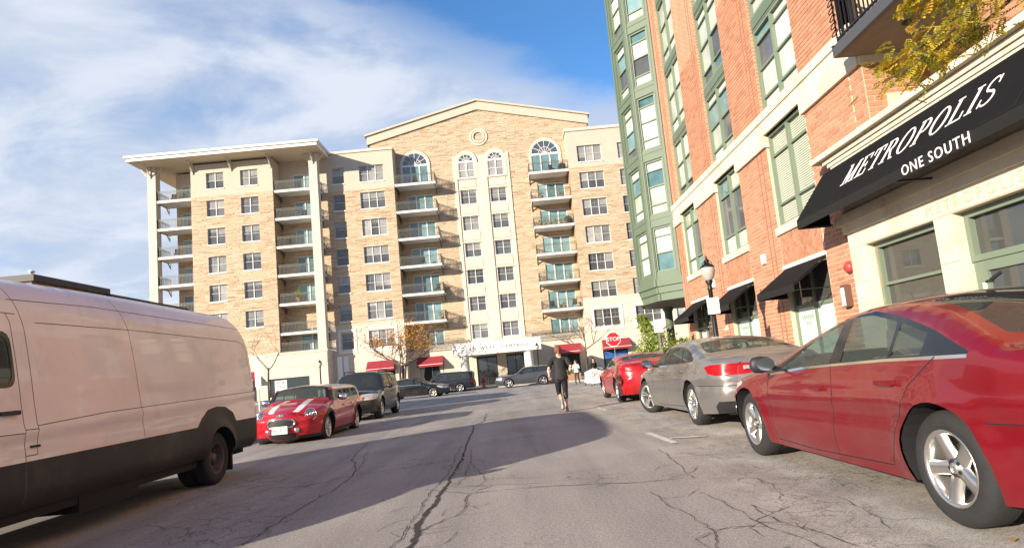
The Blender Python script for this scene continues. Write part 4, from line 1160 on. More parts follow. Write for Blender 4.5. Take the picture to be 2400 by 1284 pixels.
for ci, (a, b) in enumerate(COLS):
    green_window(fX, a+0.01, b-0.01, 4.272, 6.895, (0.24, 0.76), glass=(lambda i, k: M_BLIND) if ci == 0 else None)
    z = 7.502
    for zt in (9.92, 13.02, 16.1, 19.2):
        green_window(fX, a+0.01, b-0.01, z, zt, (0.19, 0.53, 0.85) if ci < 2 else (0.2, 0.6))
        p = MB(); fbox(p, fX, a+0.012, b-0.012, zt+0.002, zt+0.38, 0.06, 0.2); fbox(p, fX, a+0.1, b-0.1, zt+0.07, zt+0.31, 0.04, 0.0595); p.build('spandrel_panel', M_GREEN, BRI)
        z = zt+0.382
green_window(fA, 9.22, 11.38, 5.5, 6.5, (0.5,), glass=M_DGLASS)
wv = MB(); fbox(wv, fN, 7.9, 8.38, 5.2, 5.9, -0.03, 0.02); wv.build('vent_frame', M_LIME, BRI)
# --- shop openings with black awnings
for ci, (a, b) in enumerate(COLS):
    f = MB()
    for yy in (a, (a+b)/2-0.04, b-0.09): fbox(f, fX, yy, yy+0.09, 0.12, 3.11, 0.12, 0.22)
    for zz in (2.02, 3.03): fbox(f, fX, a, b, zz, zz+0.085, 0.121, 0.219)
    fbox(f, fX, a, b, 0.12, 0.3, 0.122, 0.218)
    o = f.build('shop_window', M_GREENW, BRI)
    for k in (0, 1):
        y0, y1 = (a+0.09, (a+b)/2-0.04) if k == 0 else ((a+b)/2+0.05, b-0.09)
        g = MB(); fbox(g, fX, y0, y1, 2.105, 3.03, 0.17, 0.18); g.build('pane', M_DGLASS, o)
        g = MB(); fbox(g, fX, y0, y1, 0.3, 2.02, 0.17, 0.18); p = g.build('pane', M_DGLASS if ci == 2 else M_MINT, o)
    if ci < 2:
        put_text('lettering', 'GARDEN' if ci == 0 else 'STUDIO', 0.17, M_INK, (BX+0.165, (a+b)/2+0.55, 1.75), (0,-1,0), (0,0,1), o, extrude=0.002) if False else None
        r = MB()
        for k2 in range(6):
            fbox(r, fX, (a+b)/2+0.25+0.11*k2, (a+b)/2+0.25+0.11*k2+0.06, 1.72, 1.83, 0.164, 0.1685)
        for k2 in range(3): fbox(r, fX, (a+b)/2+0.42+0.10*k2, (a+b)/2+0.42+0.10*k2+0.05, 1.56, 1.66, 0.164, 0.1685)
        r.build('window_lettering', mat('faded_grey_print_%d' % ci, (0.22, 0.28, 0.25), 0.6), o)
    else:
        for (y0, y1, z0, z1, cc) in ((24.5, 25.1, 0.5, 1.3, (0.75,0.75,0.72)), (23.5, 24.1, 0.4, 1.0, (0.12,0.16,0.5)), (23.4, 24.1, 1.1, 1.7, (0.6,0.12,0.12)), (24.5, 25.1, 1.5, 1.9, (0.7,0.7,0.66))):
            g = MB(); fbox(g, fX, y0, y1, z0, z1, 0.158, 0.166); g.build('poster', mat('poster_print_%d' % int(y0*100+z0*10), cc, 0.5, var=0.5, vs=3), o)
    ytop0, ytop1, out = a+0.02, b-0.02, 0.85
    A = MB()
    x0, xo = BX-0.02, BX-out
    A.add([(x0,ytop0,3.10),(x0,ytop1,3.10),(xo,ytop1,2.50),(xo,ytop0,2.50),(xo,ytop0,2.33),(xo,ytop1,2.33),(x0,ytop1,2.33)], [(0,3,2,1), (1,2,5,6)], 0)
    A.quad((xo,ytop0,2.50), (xo,ytop0,2.33), (xo,ytop1,2.33), (xo,ytop1,2.50), 1)
    A.add([(x0,ytop0+0.003,3.08),(xo+0.01,ytop0+0.003,2.49),(xo+0.01,ytop0+0.003,2.33)], [(0,1,2)], 0) if False else None
    ao = A.build('awning', [M_BLKC, M_BLKV], BRI)
    B = MB()
    for yy in (ytop0+0.02, ytop1-0.02): B.bar((xo+0.02, yy, 2.36), (BX-0.01, yy, 2.36), 0.025); B.bar((xo+0.02, yy, 2.48), (BX-0.01, yy, 3.06), 0.025)
    B.bar((xo+0.02, ytop0, 2.36), (xo+0.02, ytop1, 2.36), 0.025); B.build('awning_frame', M_BLKM, ao)
# --- stone entrance with its sign canopy
po = MB()
PX = BX-0.18
def fP(y, z, d): return (PX+d, y, z)
wall(po, 2.0, 13.0, 0.12, 3.32, [(10.35, 12.4, 0.75, 2.98), (7.95, 9.9, 0.13, 2.98), (5.2, 7.2, 0.75, 2.98)], fP, 0.35)
po.quad(fP(13.0, 0.12, 0), fP(13.0, 0.12, 0.2), fP(13.0, 4.7, 0.2), fP(13.0, 4.7, 0))
fbox(po, fP, 2, 13.06, 3.325, 3.50, -0.06, 0.2); fbox(po, fP, 2, 13.12, 3.50, 3.72, -0.14, 0.2); fbox(po, fP, 2, 13.0, 3.722, 4.698, 0.0, 0.19)
for k, (z0, z1, o) in enumerate(((4.70, 4.87, 0.03), (4.875, 4.95, 0.06), (4.96, 5.05, 0.10), (5.065, 5.18, 0.22))):
    fbox(po, fP, 2, 13.1+o*2.6, z0, z1, -o, 0.17)
    fbox(po, fP, 2, 11.84, z0+0.001, z1-0.001, 0.171, 2.6)
fbox(po, fP, 12.42, 13.02, 0.12, 0.5, -0.05, 0.1)
po.build('stone_entrance', M_LIME, BRI)
j = MB()
for y0, y1, zz in ((12.4, 13.0, 2.25), (12.4, 13.0, 1.3), (9.9, 10.35, 2.2), (9.9, 10.35, 1.3), (2, 13.0, 2.99)): fbox(j, fP, y0, y1, zz, zz+0.012, -0.0035, 0.002)
j.build('stone_joint', mat('dark_joint', (0.32, 0.26, 0.18), 0.9), BRI)
green_window(fP, 10.36, 12.39, 0.76, 2.97, (0.62,), cols=1, d=0.22, glass=M_DGLASS, t=0.1)
green_window(fP, 7.96, 9.89, 2.15, 2.97, (), cols=1, d=0.22, glass=M_DGLASS, t=0.1)
green_window(fP, 5.21, 7.19, 0.76, 2.97, (0.62,), cols=1, d=0.22, glass=M_DGLASS, t=0.1)
d = MB(); fbox(d, fP, 7.96, 9.89, 0.14, 2.145, 0.24, 0.29)
dd = MB()
for (a, b, c, e) in ((7.98, 9.87, 1.98, 2.14), (9.62, 9.87, 0.14, 1.98), (7.98, 8.2, 0.14, 1.98), (8.2, 9.62, 0.14, 0.5)): fbox(dd, fP, a, b, c, e, 0.19, 0.30)
do = dd.build('door', M_GREENW, BRI)
g = MB(); fbox(g, fP, 8.2, 9.62, 0.5, 1.98, 0.24, 0.25); g.build('pane', M_DGLASS, do)
g = MB(); fbox(g, fP, 9.68, 9.74, 1.62, 1.80, 0.17, 0.19); g.build('hinge', M_WHITE, do)
# dim lobby behind the glass: back wall, floor, ceiling, a pillar and a desk
lb = MB(); lb.box(9.7, 9.8, 4.5, 12.9, 0.1, 3.3); lb.box(PX+0.4, 9.7, 4.5, 12.9, 0.1, 0.13); lb.box(PX+0.4, 9.7, 4.5, 12.9, 3.2, 3.3); lb.box(PX+0.4, 9.7, 12.9, 13.0, 0.1, 3.2)
lb.build('lobby_wall', mat('lobby_paint', (0.25, 0.20, 0.14), 0.8), BRI)
lb = MB(); lb.box(8.4, 8.7, 9.0, 9.3, 0.13, 3.2); lb.build('lobby_pillar', M_LIME, BRI)
lb = MB(); lb.box(8.8, 9.3, 10.4, 11.9, 0.13, 1.1); lb.build('lobby_desk', mat('desk_wood', (0.16, 0.08, 0.04), 0.5), BRI)
# carved letters on the frieze
put_text('lettering', 'METROPOLIS', 0.26, mat('carved_letter', (0.52, 0.44, 0.32), 0.9), (PX-0.006, 9.45, 3.15), (0,-1,0), (0,0,1), BRI, extrude=0.005, spacing=1.5)
# sign canopy
CY0, CY1 = 3.0, 13.44
cx0, cz0, cx1, cz1 = PX-0.075, 4.80, 6.5, 3.80
cn = MB()
cn.quad((cx0, CY0, cz0), (cx0, CY1, cz0), (cx1, CY1, cz1), (cx1, CY0, cz1), 0)
cn.quad((cx1, CY0, cz1), (cx1, CY1, cz1), (cx1, CY1, cz1-0.20), (cx1, CY0, cz1-0.20), 1)
for yy in (CY0, CY1): cn.poly([(cx0, yy, cz0), (cx1, yy, cz1), (cx1, yy, cz1-0.20), (cx0, yy, cz1-0.20)], 0)
for yy in (5.2, 7.4, 9.6, 11.6): cn.bar((cx0-0.004, yy, cz0+0.003), (cx1-0.004, yy, cz1+0.003), 0.012, 0.008, 1)
cn.bar((cx1-0.004, CY0, cz1-0.005), (cx1-0.004, CY1, cz1-0.005), 0.012, 0.012, 1)
can = cn.build('sign_canopy', [M_BLKC, M_BLKV], BRI)
fr = MB()
for yy in (CY0+0.05, 6.5, 10.0, CY1-0.05): fr.bar((cx1+0.03, yy, cz1-0.17), (cx0, yy, cz1-0.17), 0.03); fr.bar((cx1+0.03, yy, cz1-0.02), (cx0, yy, cz0-0.04), 0.03)
fr.build('canopy_frame', M_BLKM, can)
# serifed capitals for the canopy, built stroke by stroke (unit height 1, thick and thin strokes)
def serif_letter(ch):
    T, t, s = 0.135, 0.055, 0.05; P = []
    def v(x, w=T, a=0, b=1): P.append([(x-w/2,a),(x+w/2,a),(x+w/2,b),(x-w/2,b)])
    def sf(x, y, w=0.34):
        P.append([(x-w/2,y),(x+w/2,y),(x+w/2,y+s),(x-w/2,y+s)])
    def bar(x0, x1, y, h=t): P.append([(x0,y),(x1,y),(x1,y+h),(x0,y+h)])
    def line(x0, y0, x1, y1, w): P.append([(x0-w/2,y0),(x0+w/2,y0),(x1+w/2,y1),(x1-w/2,y1)])
    def bowl(cx, cy, rx, ry, a0, a1, n=18, T=T, t=t):
        for i in range(n):
            q = []
            for a, o in ((a0+(a1-a0)*i/n, 0), (a0+(a1-a0)*(i+1)/n, 0), (a0+(a1-a0)*(i+1)/n, 1), (a0+(a1-a0)*i/n, 1)):
                r = radians(a); th = t+(T-t)*abs(cos(r))**1.3
                q.append((cx+(rx-o*th)*cos(r), cy+(ry-o*th*0.9)*sin(r)))
            P.append(q)
    if ch == 'M': v(0.14, t); v(0.86, T); line(0.46, 0.0, 0.16, 1.0, T); line(0.46, 0.0, 0.84, 1.0, t); sf(0.12,0,0.28); sf(0.86,0,0.36); sf(0.1,0.945,0.26); sf(0.9,0.945,0.28); w = 1.02
    elif ch == 'E': v(0.2); bar(0.2,0.74,0); bar(0.2,0.72,1-t); bar(0.2,0.58,0.48); sf(0.2,0); sf(0.2,0.945); v(0.73,t,0,0.26); v(0.71,t,0.74,1); v(0.57,t*0.8,0.38,0.62); w = 0.82
    elif ch == 'T': v(0.42); bar(0.04,0.8,1-t); sf(0.42,0); v(0.06,t,0.72,1); v(0.78,t,0.72,1); w = 0.84
    elif ch == 'R': v(0.2); sf(0.2,0); sf(0.2,0.945); bowl(0.42,0.74,0.30,0.26,-90,90); bar(0.2,0.44,1-t); bar(0.2,0.44,0.48); line(0.80,0.0,0.46,0.5,T*0.9); sf(0.82,0,0.24); w = 0.92
    elif ch == 'P': v(0.2); sf(0.2,0); sf(0.2,0.945); bowl(0.42,0.72,0.30,0.28,-90,90); bar(0.2,0.44,1-t); bar(0.2,0.44,0.44); w = 0.8
    elif ch == 'O': bowl(0.46,0.5,0.44,0.53,0,360,28); w = 0.94
    elif ch == 'L': v(0.2); sf(0.2,0); sf(0.2,0.945); bar(0.2,0.74,0); v(0.73,t,0,0.3); w = 0.8
    elif ch == 'I': v(0.2); sf(0.2,0); sf(0.2,0.945); w = 0.42
    elif ch == 'S': bowl(0.36,0.75,0.29,0.27,30,240,16,t*1.2,t*1.2); bowl(0.36,0.26,0.31,0.28,-150,80,16,t*1.2,t*1.2); line(0.52,0.42,0.20,0.60,T*1.05); v(0.6,t*0.8,0.70,0.98); v(0.07,t*0.8,0.02,0.32); w = 0.72
    else: w = 0.4
    return P, w
def serif_text(s, fn, gap=0.14):
    mb = MB(); x = 0.0
    for ch in s:
        P, w = serif_letter(ch)
        for q in P: mb.prism([(x+a, b) for a, b in q], fn)
        x += w+gap
    return mb, x
sl = V3((cx1-cx0, 0, cz1-cz0)).normalized(); nrm = V3((-(cz0-cz1), 0, -(cx0-cx1)*-1)).normalized()
nrm = V3((cz1-cz0, 0, -(cx1-cx0))).normalized()
if nrm.x > 0: nrm = -nrm
ytext = 11.92; H1 = 0.50; SX = 0.412
o0 = V3((cx0, 0, cz0)) + sl*0.86
def canfn(p, t): 
    q = o0 - sl*(p[1]*H1) + nrm*(0.004+0.006*t); return (q.x, ytext - p[0]*SX, q.z)
mbt, xx = serif_text('METROPOLIS', canfn); mbt.build('lettering', M_LETW, can)
put_text('lettering', 'ONE SOUTH', 0.235, M_LETW, (6.488, 8.93, 3.695), (0,-1,0), (0,0,1), can, extrude=0.004, spacing=1.2)
# balcony over the entrance
ba = MB(); ba.box(6.95, 9.58, 8.87, 11.82, 6.72, 6.95)
bo = ba.build('balcony', M_SLABM, BRI)
u = MB(); u.quad((7.05, 8.9, 6.716), (9.55, 8.9, 6.716), (9.55, 11.8, 6.716), (7.05, 11.8, 6.716)); u.build('soffit', M_DECK, bo)
u = MB(); u.lathe([(0.0, -0.03), (0.10, -0.03), (0.12, 0.0)], 16, (7.7, 10.6, 6.715)); u.build('downlight', M_DARK, bo)
rl = MB()
pts = [(7.5, 11.7, 0), (7.02, 11.7, 0), (7.02, 8.9, 0)]
for a, b in zip(pts, pts[1:]):
    a, b = V3(a)+V3((0,0,6.95)), V3(b)+V3((0,0,6.95))
    for z in (0.1, 0.95, 1.08): rl.bar(a+V3((0,0,z)), b+V3((0,0,z)), 0.04, 0.04)
    n = int((b-a).length/0.12)
    for i in range(n+1):
        q = a+(b-a)*(i/n); rl.bar(q, q+V3((0,0,1.08)), 0.022)
for k in range(6):      # scroll work on the corner panel
    z = 7.2+0.16*k; rl.tube([(7.0+0.02*cos(a), 11.72+0.10*sin(a), z+0.07*cos(a)) for a in [2*pi*i/8 for i in range(9)]], 0.012, 5)
rl.build('railing', M_BLKM, bo)
pz = MB(); pz.obox((6.93, 11.75, 6.98), 0.06, 0.10, 0.08); pz.build('bracket_light', M_WHITE, bo)
# wall fixtures
al = MB(); al.lathe([(0.0, -0.13), (0.08, -0.125), (0.125, -0.08), (0.13, -0.02), (0.13, 0.0)], 20, (BX-0.01, 13.36, 2.66), ax='x'); al.build('alarm_bell', mat('alarm_red', (0.45, 0.05, 0.05), 0.4), BRI)
ib = MB(); ib.box(BX-0.16, BX-0.01, 13.48, 13.66, 1.82, 2.30); ibo = ib.build('intercom_box', mat('brown_casing', (0.14, 0.08, 0.055), 0.5), BRI)
ib = MB(); ib.box(BX-0.17, BX-0.161, 13.5, 13.64, 1.84, 2.24); ib.build('front_plate', M_WHITE, ibo)
for y, z in ((17.75, 3.62), (22.4, 3.55)):
    q = MB(); q.box(BX-0.07, BX-0.012, y-0.12, y+0.12, z-0.14, z+0.14); q.build('wall_light', M_WHITE, BRI)
# --- green metal corner bay on its column
BAY = [(7.46, 26.40), (6.56, 27.26), (6.19, 29.10), (6.70, 31.2), (8.4, 32.6), (10.5, 32.6)]
bw = [(4.8, 6.80), (7.38, 9.84), (10.40, 12.87), (13.45, 16.02), (16.6, 19.1), (19.7, 22.2)]
bm_ = MB(); ZT = 24.0
for i, (a, b) in enumerate(zip(BAY, BAY[1:])):
    a2, b2 = Vector(a), Vector(b); t = (b2-a2).normalized(); L = (b2-a2).length; nn = Vector((-t.y, t.x))     # points out of the bay
    if nn.dot((a2+b2)/2 - Vector((9, 29.5))) < 0: nn = -nn
    fn = lambda u, z, d, a2=a2, t=t, nn=nn: (a2.x+t.x*u-nn.x*d, a2.y+t.y*u-nn.y*d, z)
    u0, u1 = (0.20, L-0.13) if i == 0 else (0.42, L-0.34)
    if i > 2: u0, u1 = 0.5, L-0.5
    hs = [(u0, u1, z0, z1) for z0, z1 in bw]
    wall(bm_, 0, L, 4.45, ZT, hs, fn, 0.12)
    for z0, z1 in bw:
        green_window(fn, u0+0.012, u1-0.012, z0+0.012, z1-0.012, (0.42, 0.80) if z0 < 5 else (0.18, 0.52, 0.82), cols=1, d=0.09, t=0.05)
        fbox(bm_, fn, u0-0.09, u1+0.09, z1+0.02, z1+0.07, -0.03, 0.01); fbox(bm_, fn, u0-0.09, u0-0.03, z0-0.05, z1+0.018, -0.025, 0.01); fbox(bm_, fn, u1+0.03, u1+0.09, z0-0.05, z1+0.018, -0.025, 0.01)
        fbox(bm_, fn, 0.0, L, z1+0.36, z1+0.42, -0.02, 0.01)
    fbox(bm_, fn, -0.04, 0.09, 4.45, ZT, -0.045, 0.02); fbox(bm_, fn, L-0.09, L+0.04, 4.45, ZT, -0.046, 0.02)
    for z0, z1, o in ((3.52, 3.86, -0.10), (3.86, 4.16, -0.03), (4.16, 4.50, 0.05)):
        fbox(bm_, fn, -0.04-max(0,o), L+0.04+max(0,o), z0+0.012, z1-0.012, -o, 0.4); fbox(bm_, fn, -0.02, L+0.02, z0, z1, -o+0.03, 0.4)
bm_.build('corner_bay', M_GREEN, BRI)
sb = MB(); sb.poly([(p[0], p[1], 3.53) for p in [(7.5, 26.42)]+BAY[1:]+[(10.5, 26.42)]]); sb.build('bay_soffit', M_DECK, BRI)
sb = MB(); sb.poly([(p[0], p[1], ZT) for p in BAY+[(10.5, 26.4)]]); sb.build('bay_roof', M_GREEN, BRI)
ins = MB(); ins.prism([(7.9, 26.8), (7.0, 27.5), (6.7, 29.1), (7.1, 30.9), (8.5, 32.1), (10.5, 32.1), (10.5, 26.8)], lambda p, t: (p[0], p[1], 4.5+19*t)); ins.build('inner_wall', M_DARK, BRI)
co = MB(); co.lathe([(0.26, 0.1), (0.26, 0.3), (0.2, 0.4), (0.2, 3.3), (0.26, 3.4), (0.28, 3.53)], 16, (8.0, 31.4, 0)); co.build('column', M_GREEN, BRI)
# ------------------------------------------------------------------ vehicles
def paint(name, c, metal=0.0, rough=0.28, coat=0.55, dirt=0.0):
    m = mat(name, c, rough, metal=metal, spec=0.4, coat=coat, var=0.10, vs=1.2, dirt=(c[0]*0.8+0.02, c[1]*0.8+0.018, c[2]*0.8+0.015), ds=1.8)
    return m
M_TYRE = mat('tyre_rubber', (0.022, 0.022, 0.023), 0.85, var=0.35, vs=9, bump=0.2, bs=80)
M_ALLOY = mat('alloy', (0.62, 0.60, 0.57), 0.28, metal=0.9, var=0.12, vs=7)
M_ALLOYD = mat('dark_alloy', (0.10, 0.10, 0.105), 0.35, metal=0.7)
M_CHR = mat('chrome', (0.75, 0.75, 0.75), 0.12, metal=1.0)
M_BLKP = mat('black_plastic', (0.018, 0.018, 0.02), 0.55, bump=0.05, bs=200)
M_GLOSS = mat('gloss_black', (0.012, 0.012, 0.014), 0.12, spec=0.6)
M_UNDER = mat('underbody_black', (0.008, 0.008, 0.009), 0.9)
M_SEAM = mat('panel_gap', (0.006, 0.006, 0.007), 0.8)
M_CGLASS = glassmat('tinted_car_glass', (0.50, 0.58, 0.55), 0.66, 0.015, 0.8)
M_CGLASSD = glassmat('dark_tinted_car_glass', (0.20, 0.23, 0.23), 0.45, 0.015, 0.8)
M_SEAT = mat('charcoal_seat', (0.045, 0.043, 0.042), 0.8)
M_SEATB = mat('beige_seat', (0.30, 0.26, 0.20), 0.8)
M_RED = mat('red_lens', (0.36, 0.004, 0.008), 0.3, spec=0.3, coat=0.0, var=0.35, vs=40)
M_CLR = mat('clear_lens', (0.55, 0.56, 0.58), 0.10, metal=0.35, spec=0.8, coat=1.0)
M_AMB = mat('amber_lens', (0.55, 0.18, 0.02), 0.15, coat=1.0)
M_PLATE = mat('licence_plate', (0.72, 0.70, 0.68), 0.5)
M_DISC = mat('brake_disc', (0.25, 0.23, 0.21), 0.4, metal=0.8)

def catmull(P, step):
    """dense smooth polyline through P; entries with a third value 1 are kept as corners"""
    pts = [Vector(p[:2]) for p in P]; cor = [len(p) > 2 and p[2] == 1 for p in P]; out = []; src = []
    n = len(pts)
    for i in range(n-1):
        p1, p2 = pts[i], pts[i+1]
        p0 = p1*2-p2 if (i == 0 or cor[i]) else pts[i-1]
        p3 = p2*2-p1 if (i == n-2 or cor[i+1]) else pts[i+2]
        k = max(1, int(round((p2-p1).length/step)))
        for j in range(k):
            t = j/k; t2, t3 = t*t, t*t*t
            q = 0.5*((2*p1) + (p2-p0)*t + (2*p0-5*p1+4*p2-p3)*t2 + (3*p1-p0-3*p2+p3)*t3)
            out.append(q); src.append(i+t)
    out.append(pts[-1]); src.append(n-1.0)
    return out, src

def inpoly(p, poly):
    c = False; n = len(poly); x, y = p
    for i in range(n):
        a, b = poly[i-1], poly[i]
        if (a[1] > y) != (b[1] > y) and x < (b[0]-a[0])*(y-a[1])/(b[1]-a[1])+a[0]: c = not c
    return c
def area(poly):
    return 0.5*abs(sum(poly[i-1][0]*poly[i][1]-poly[i][0]*poly[i-1][1] for i in range(len(poly))))
def resample(poly, step, closed=True):
    out = []; n = len(poly)
    for i in range(n if closed else n-1):
        a, b = poly[i], poly[(i+1) % n]
        k = max(1, int(math.dist(a, b)/step))
        for j in range(k): out.append((lerp(a[0],b[0],j/k), lerp(a[1],b[1],j/k)))
    if not closed: out.append(tuple(poly[-1]))
    return out
def round_poly(poly, r, n=4):
    """round the corners of a polygon"""
    out = []; N = len(poly)
    for i in range(N):
        p0, p1, p2 = Vector(poly[i-1]), Vector(poly[i]), Vector(poly[(i+1) % N])
        a = (p0-p1); b = (p2-p1); d = min(r, a.length*0.45, b.length*0.45)
        A = p1+a.normalized()*d; B = p1+b.normalized()*d
        for k in range(n+1):
            t = k/n; q = A*(1-t)**2 + p1*2*t*(1-t) + B*t*t; out.append((q.x, q.y))
    return out
def patch(outline, regions, step):
    """triangulate an outline with region polygons kept as edges; returns points, triangles, region name per triangle"""
    vs = [Vector(p) for p in outline]; n0 = len(vs); edges = [(i, (i+1) % n0) for i in range(n0)]
    for name, poly in regions:
        o = len(vs); vs += [Vector(p) for p in poly]; m = len(poly)
        edges += [(o+i, o+(i+1) % m) for i in range(m)]
    xs = [p[0] for p in outline]; ys = [p[1] for p in outline]
    fixed = [tuple(v) for v in vs]
    cell = {}
    for q in fixed: cell.setdefault((int(q[0]//step), int(q[1]//step)), []).append(q)
    y = min(ys)+step*0.5; r = 0
    while y < max(ys):
        x = min(xs)+step*(0.5 if r % 2 else 0.25)
        while x < max(xs):
            cx, cy = int(x//step), int(y//step)
            near = any((q[0]-x)**2+(q[1]-y)**2 < (step*0.42)**2 for dx in (-1,0,1) for dy in (-1,0,1) for q in cell.get((cx+dx, cy+dy), ()))
            if not near and inpoly((x, y), outline): vs.append(Vector((x, y)))
            x += step
        y += step*0.9; r += 1
    res = delaunay_2d_cdt(vs, edges, [], 1, 1e-6)
    P, F = res[0], res[2]
    regs = sorted(regions, key=lambda t: area(t[1]))
    bbs = [(min(p[0] for p in q), max(p[0] for p in q), min(p[1] for p in q), max(p[1] for p in q)) for _, q in regs]
    names = []
    keep = []
    for f in F:
        cx = sum(P[i].x for i in f)/3; cy = sum(P[i].y for i in f)/3; nm = 'body'
        if not inpoly((cx, cy), outline): continue      # constraint polygons may run past the outline
        keep.append(f)
        for (name, poly), bb in zip(regs, bbs):
            if bb[0] <= cx <= bb[1] and bb[2] <= cy <= bb[3] and inpoly((cx, cy), poly): nm = name; break
        names.append(nm)
    return P, keep, names
def strip_poly(pts, w):
    """thin closed outline round a polyline (a panel gap or trim line)"""
    P = [Vector(p) for p in pts]; A = []; B = []
    for i, p in enumerate(P):
        d = (P[min(i+1, len(P)-1)]-P[max(0, i-1)]).normalized(); n = Vector((-d.y, d.x))*w/2
        A.append(tuple(p+n)); B.append(tuple(p-n))
    return A + B[::-1]

def make_wheel(R, w, rimr, spokes, style='five', dark=False):
    """a wheel about the x axis, its face towards +x; returns (tyre mesh, rim mesh)"""
    t = MB(); h = w/2
    t.lathe([(rimr-0.012, -h*0.9), (rimr+0.01, -h), (R-0.055, -h), (R-0.018, -h*0.86), (R, -h*0.62), (R, h*0.62), (R-0.018, h*0.86), (R-0.05, h), (rimr+0.02, h*1.02), (rimr-0.004, h*0.93), (rimr-0.012, h*0.80)], 48, ax='x')
    for k in (-0.45, -0.15, 0.15, 0.45): t.lathe([(R+0.0005, h*k-0.006), (R-0.004, h*k), (R+0.0005, h*k+0.006)], 48, ax='x')
    m = MB(); f = h*0.80
    m.lathe([(rimr-0.006, f+0.012), (rimr, f+0.018), (rimr-0.014, f+0.02), (rimr-0.026, f+0.004), (rimr-0.034, f-0.05), (rimr-0.05, -h*0.7)], 40, ax='x', mi=0)
    m.lathe([(0.0, f-0.10), (rimr*0.62, f-0.10), (rimr*0.62, f-0.12)], 32, ax='x', mi=2)
    m.lathe([(rimr*0.62, f-0.16), (rimr-0.045, f-0.16)], 32, ax='x', mi=3)
    hubr = rimr*0.27
    m.lathe([(0.0, f-0.004), (hubr*0.5, f-0.005), (hubr*0.55, f-0.018), (hubr, f-0.022), (hubr*1.05, f-0.05)], 24, ax='x', mi=0)
    for k in range(5):
        a = 2*pi*k/5+0.3; m.lathe([(0.0, f-0.010), (0.011, f-0.011), (0.012, f-0.024)], 8, (0, 0.7*hubr*cos(a), 0.7*hubr*sin(a)), ax='x', mi=3)
    for k in range(spokes):
        a0 = 2*pi*k/spokes + pi/2
        if style == 'five': pairs = [(0.0, 0.215, 0.165)]
        elif style == 'split': pairs = [(-0.16, 0.06, 0.05), (0.16, 0.06, 0.05)]
        else: pairs = [(0.0, 0.05, 0.042)]
        for off, w0, w1 in pairs:
            ca = a0; ce = a0+off
            c, s_ = cos(ca), sin(ca); 
            p0 = V3((0, hubr*0.8*cos(ca+off*0.6), hubr*0.8*sin(ca+off*0.6))); p1 = V3((0, (rimr-0.02)*cos(ce), (rimr-0.02)*sin(ce)))
            d = (p1-p0).normalized(); n = V3((0, -d.z, d.y)); ww0, ww1 = rimr*w0*1.0, rimr*w1*1.35
            mid = (p0+p1)/2; wm = (ww0+ww1)/2*0.86
            sec = []
            for p, wv, xf in ((p0, ww0, f-0.018), (mid, wm, f-0.004), (p1, ww1, f+0.004)):
                sec.append([p-n*wv+V3((xf-0.03,0,0)), p-n*wv*0.72+V3((xf,0,0)), p+n*wv*0.72+V3((xf,0,0)), p+n*wv+V3((xf-0.03,0,0))])
            vs = [q for r in sec for q in r]; fs = []
            for i in range(2):
                for j in range(3): fs.append((i*4+j, i*4+j+1, (i+1)*4+j+1, (i+1)*4+j))
            m.add(vs, fs, 1 if dark and False else 0, True)
            m.add(sec[0]+sec[2], [(0,4,7,3)], 3)
    return t.mesh('wheel', M_TYRE, weld=True), m.mesh('rim', [M_ALLOY, M_ALLOYD, M_DISC, M_UNDER], weld=False)

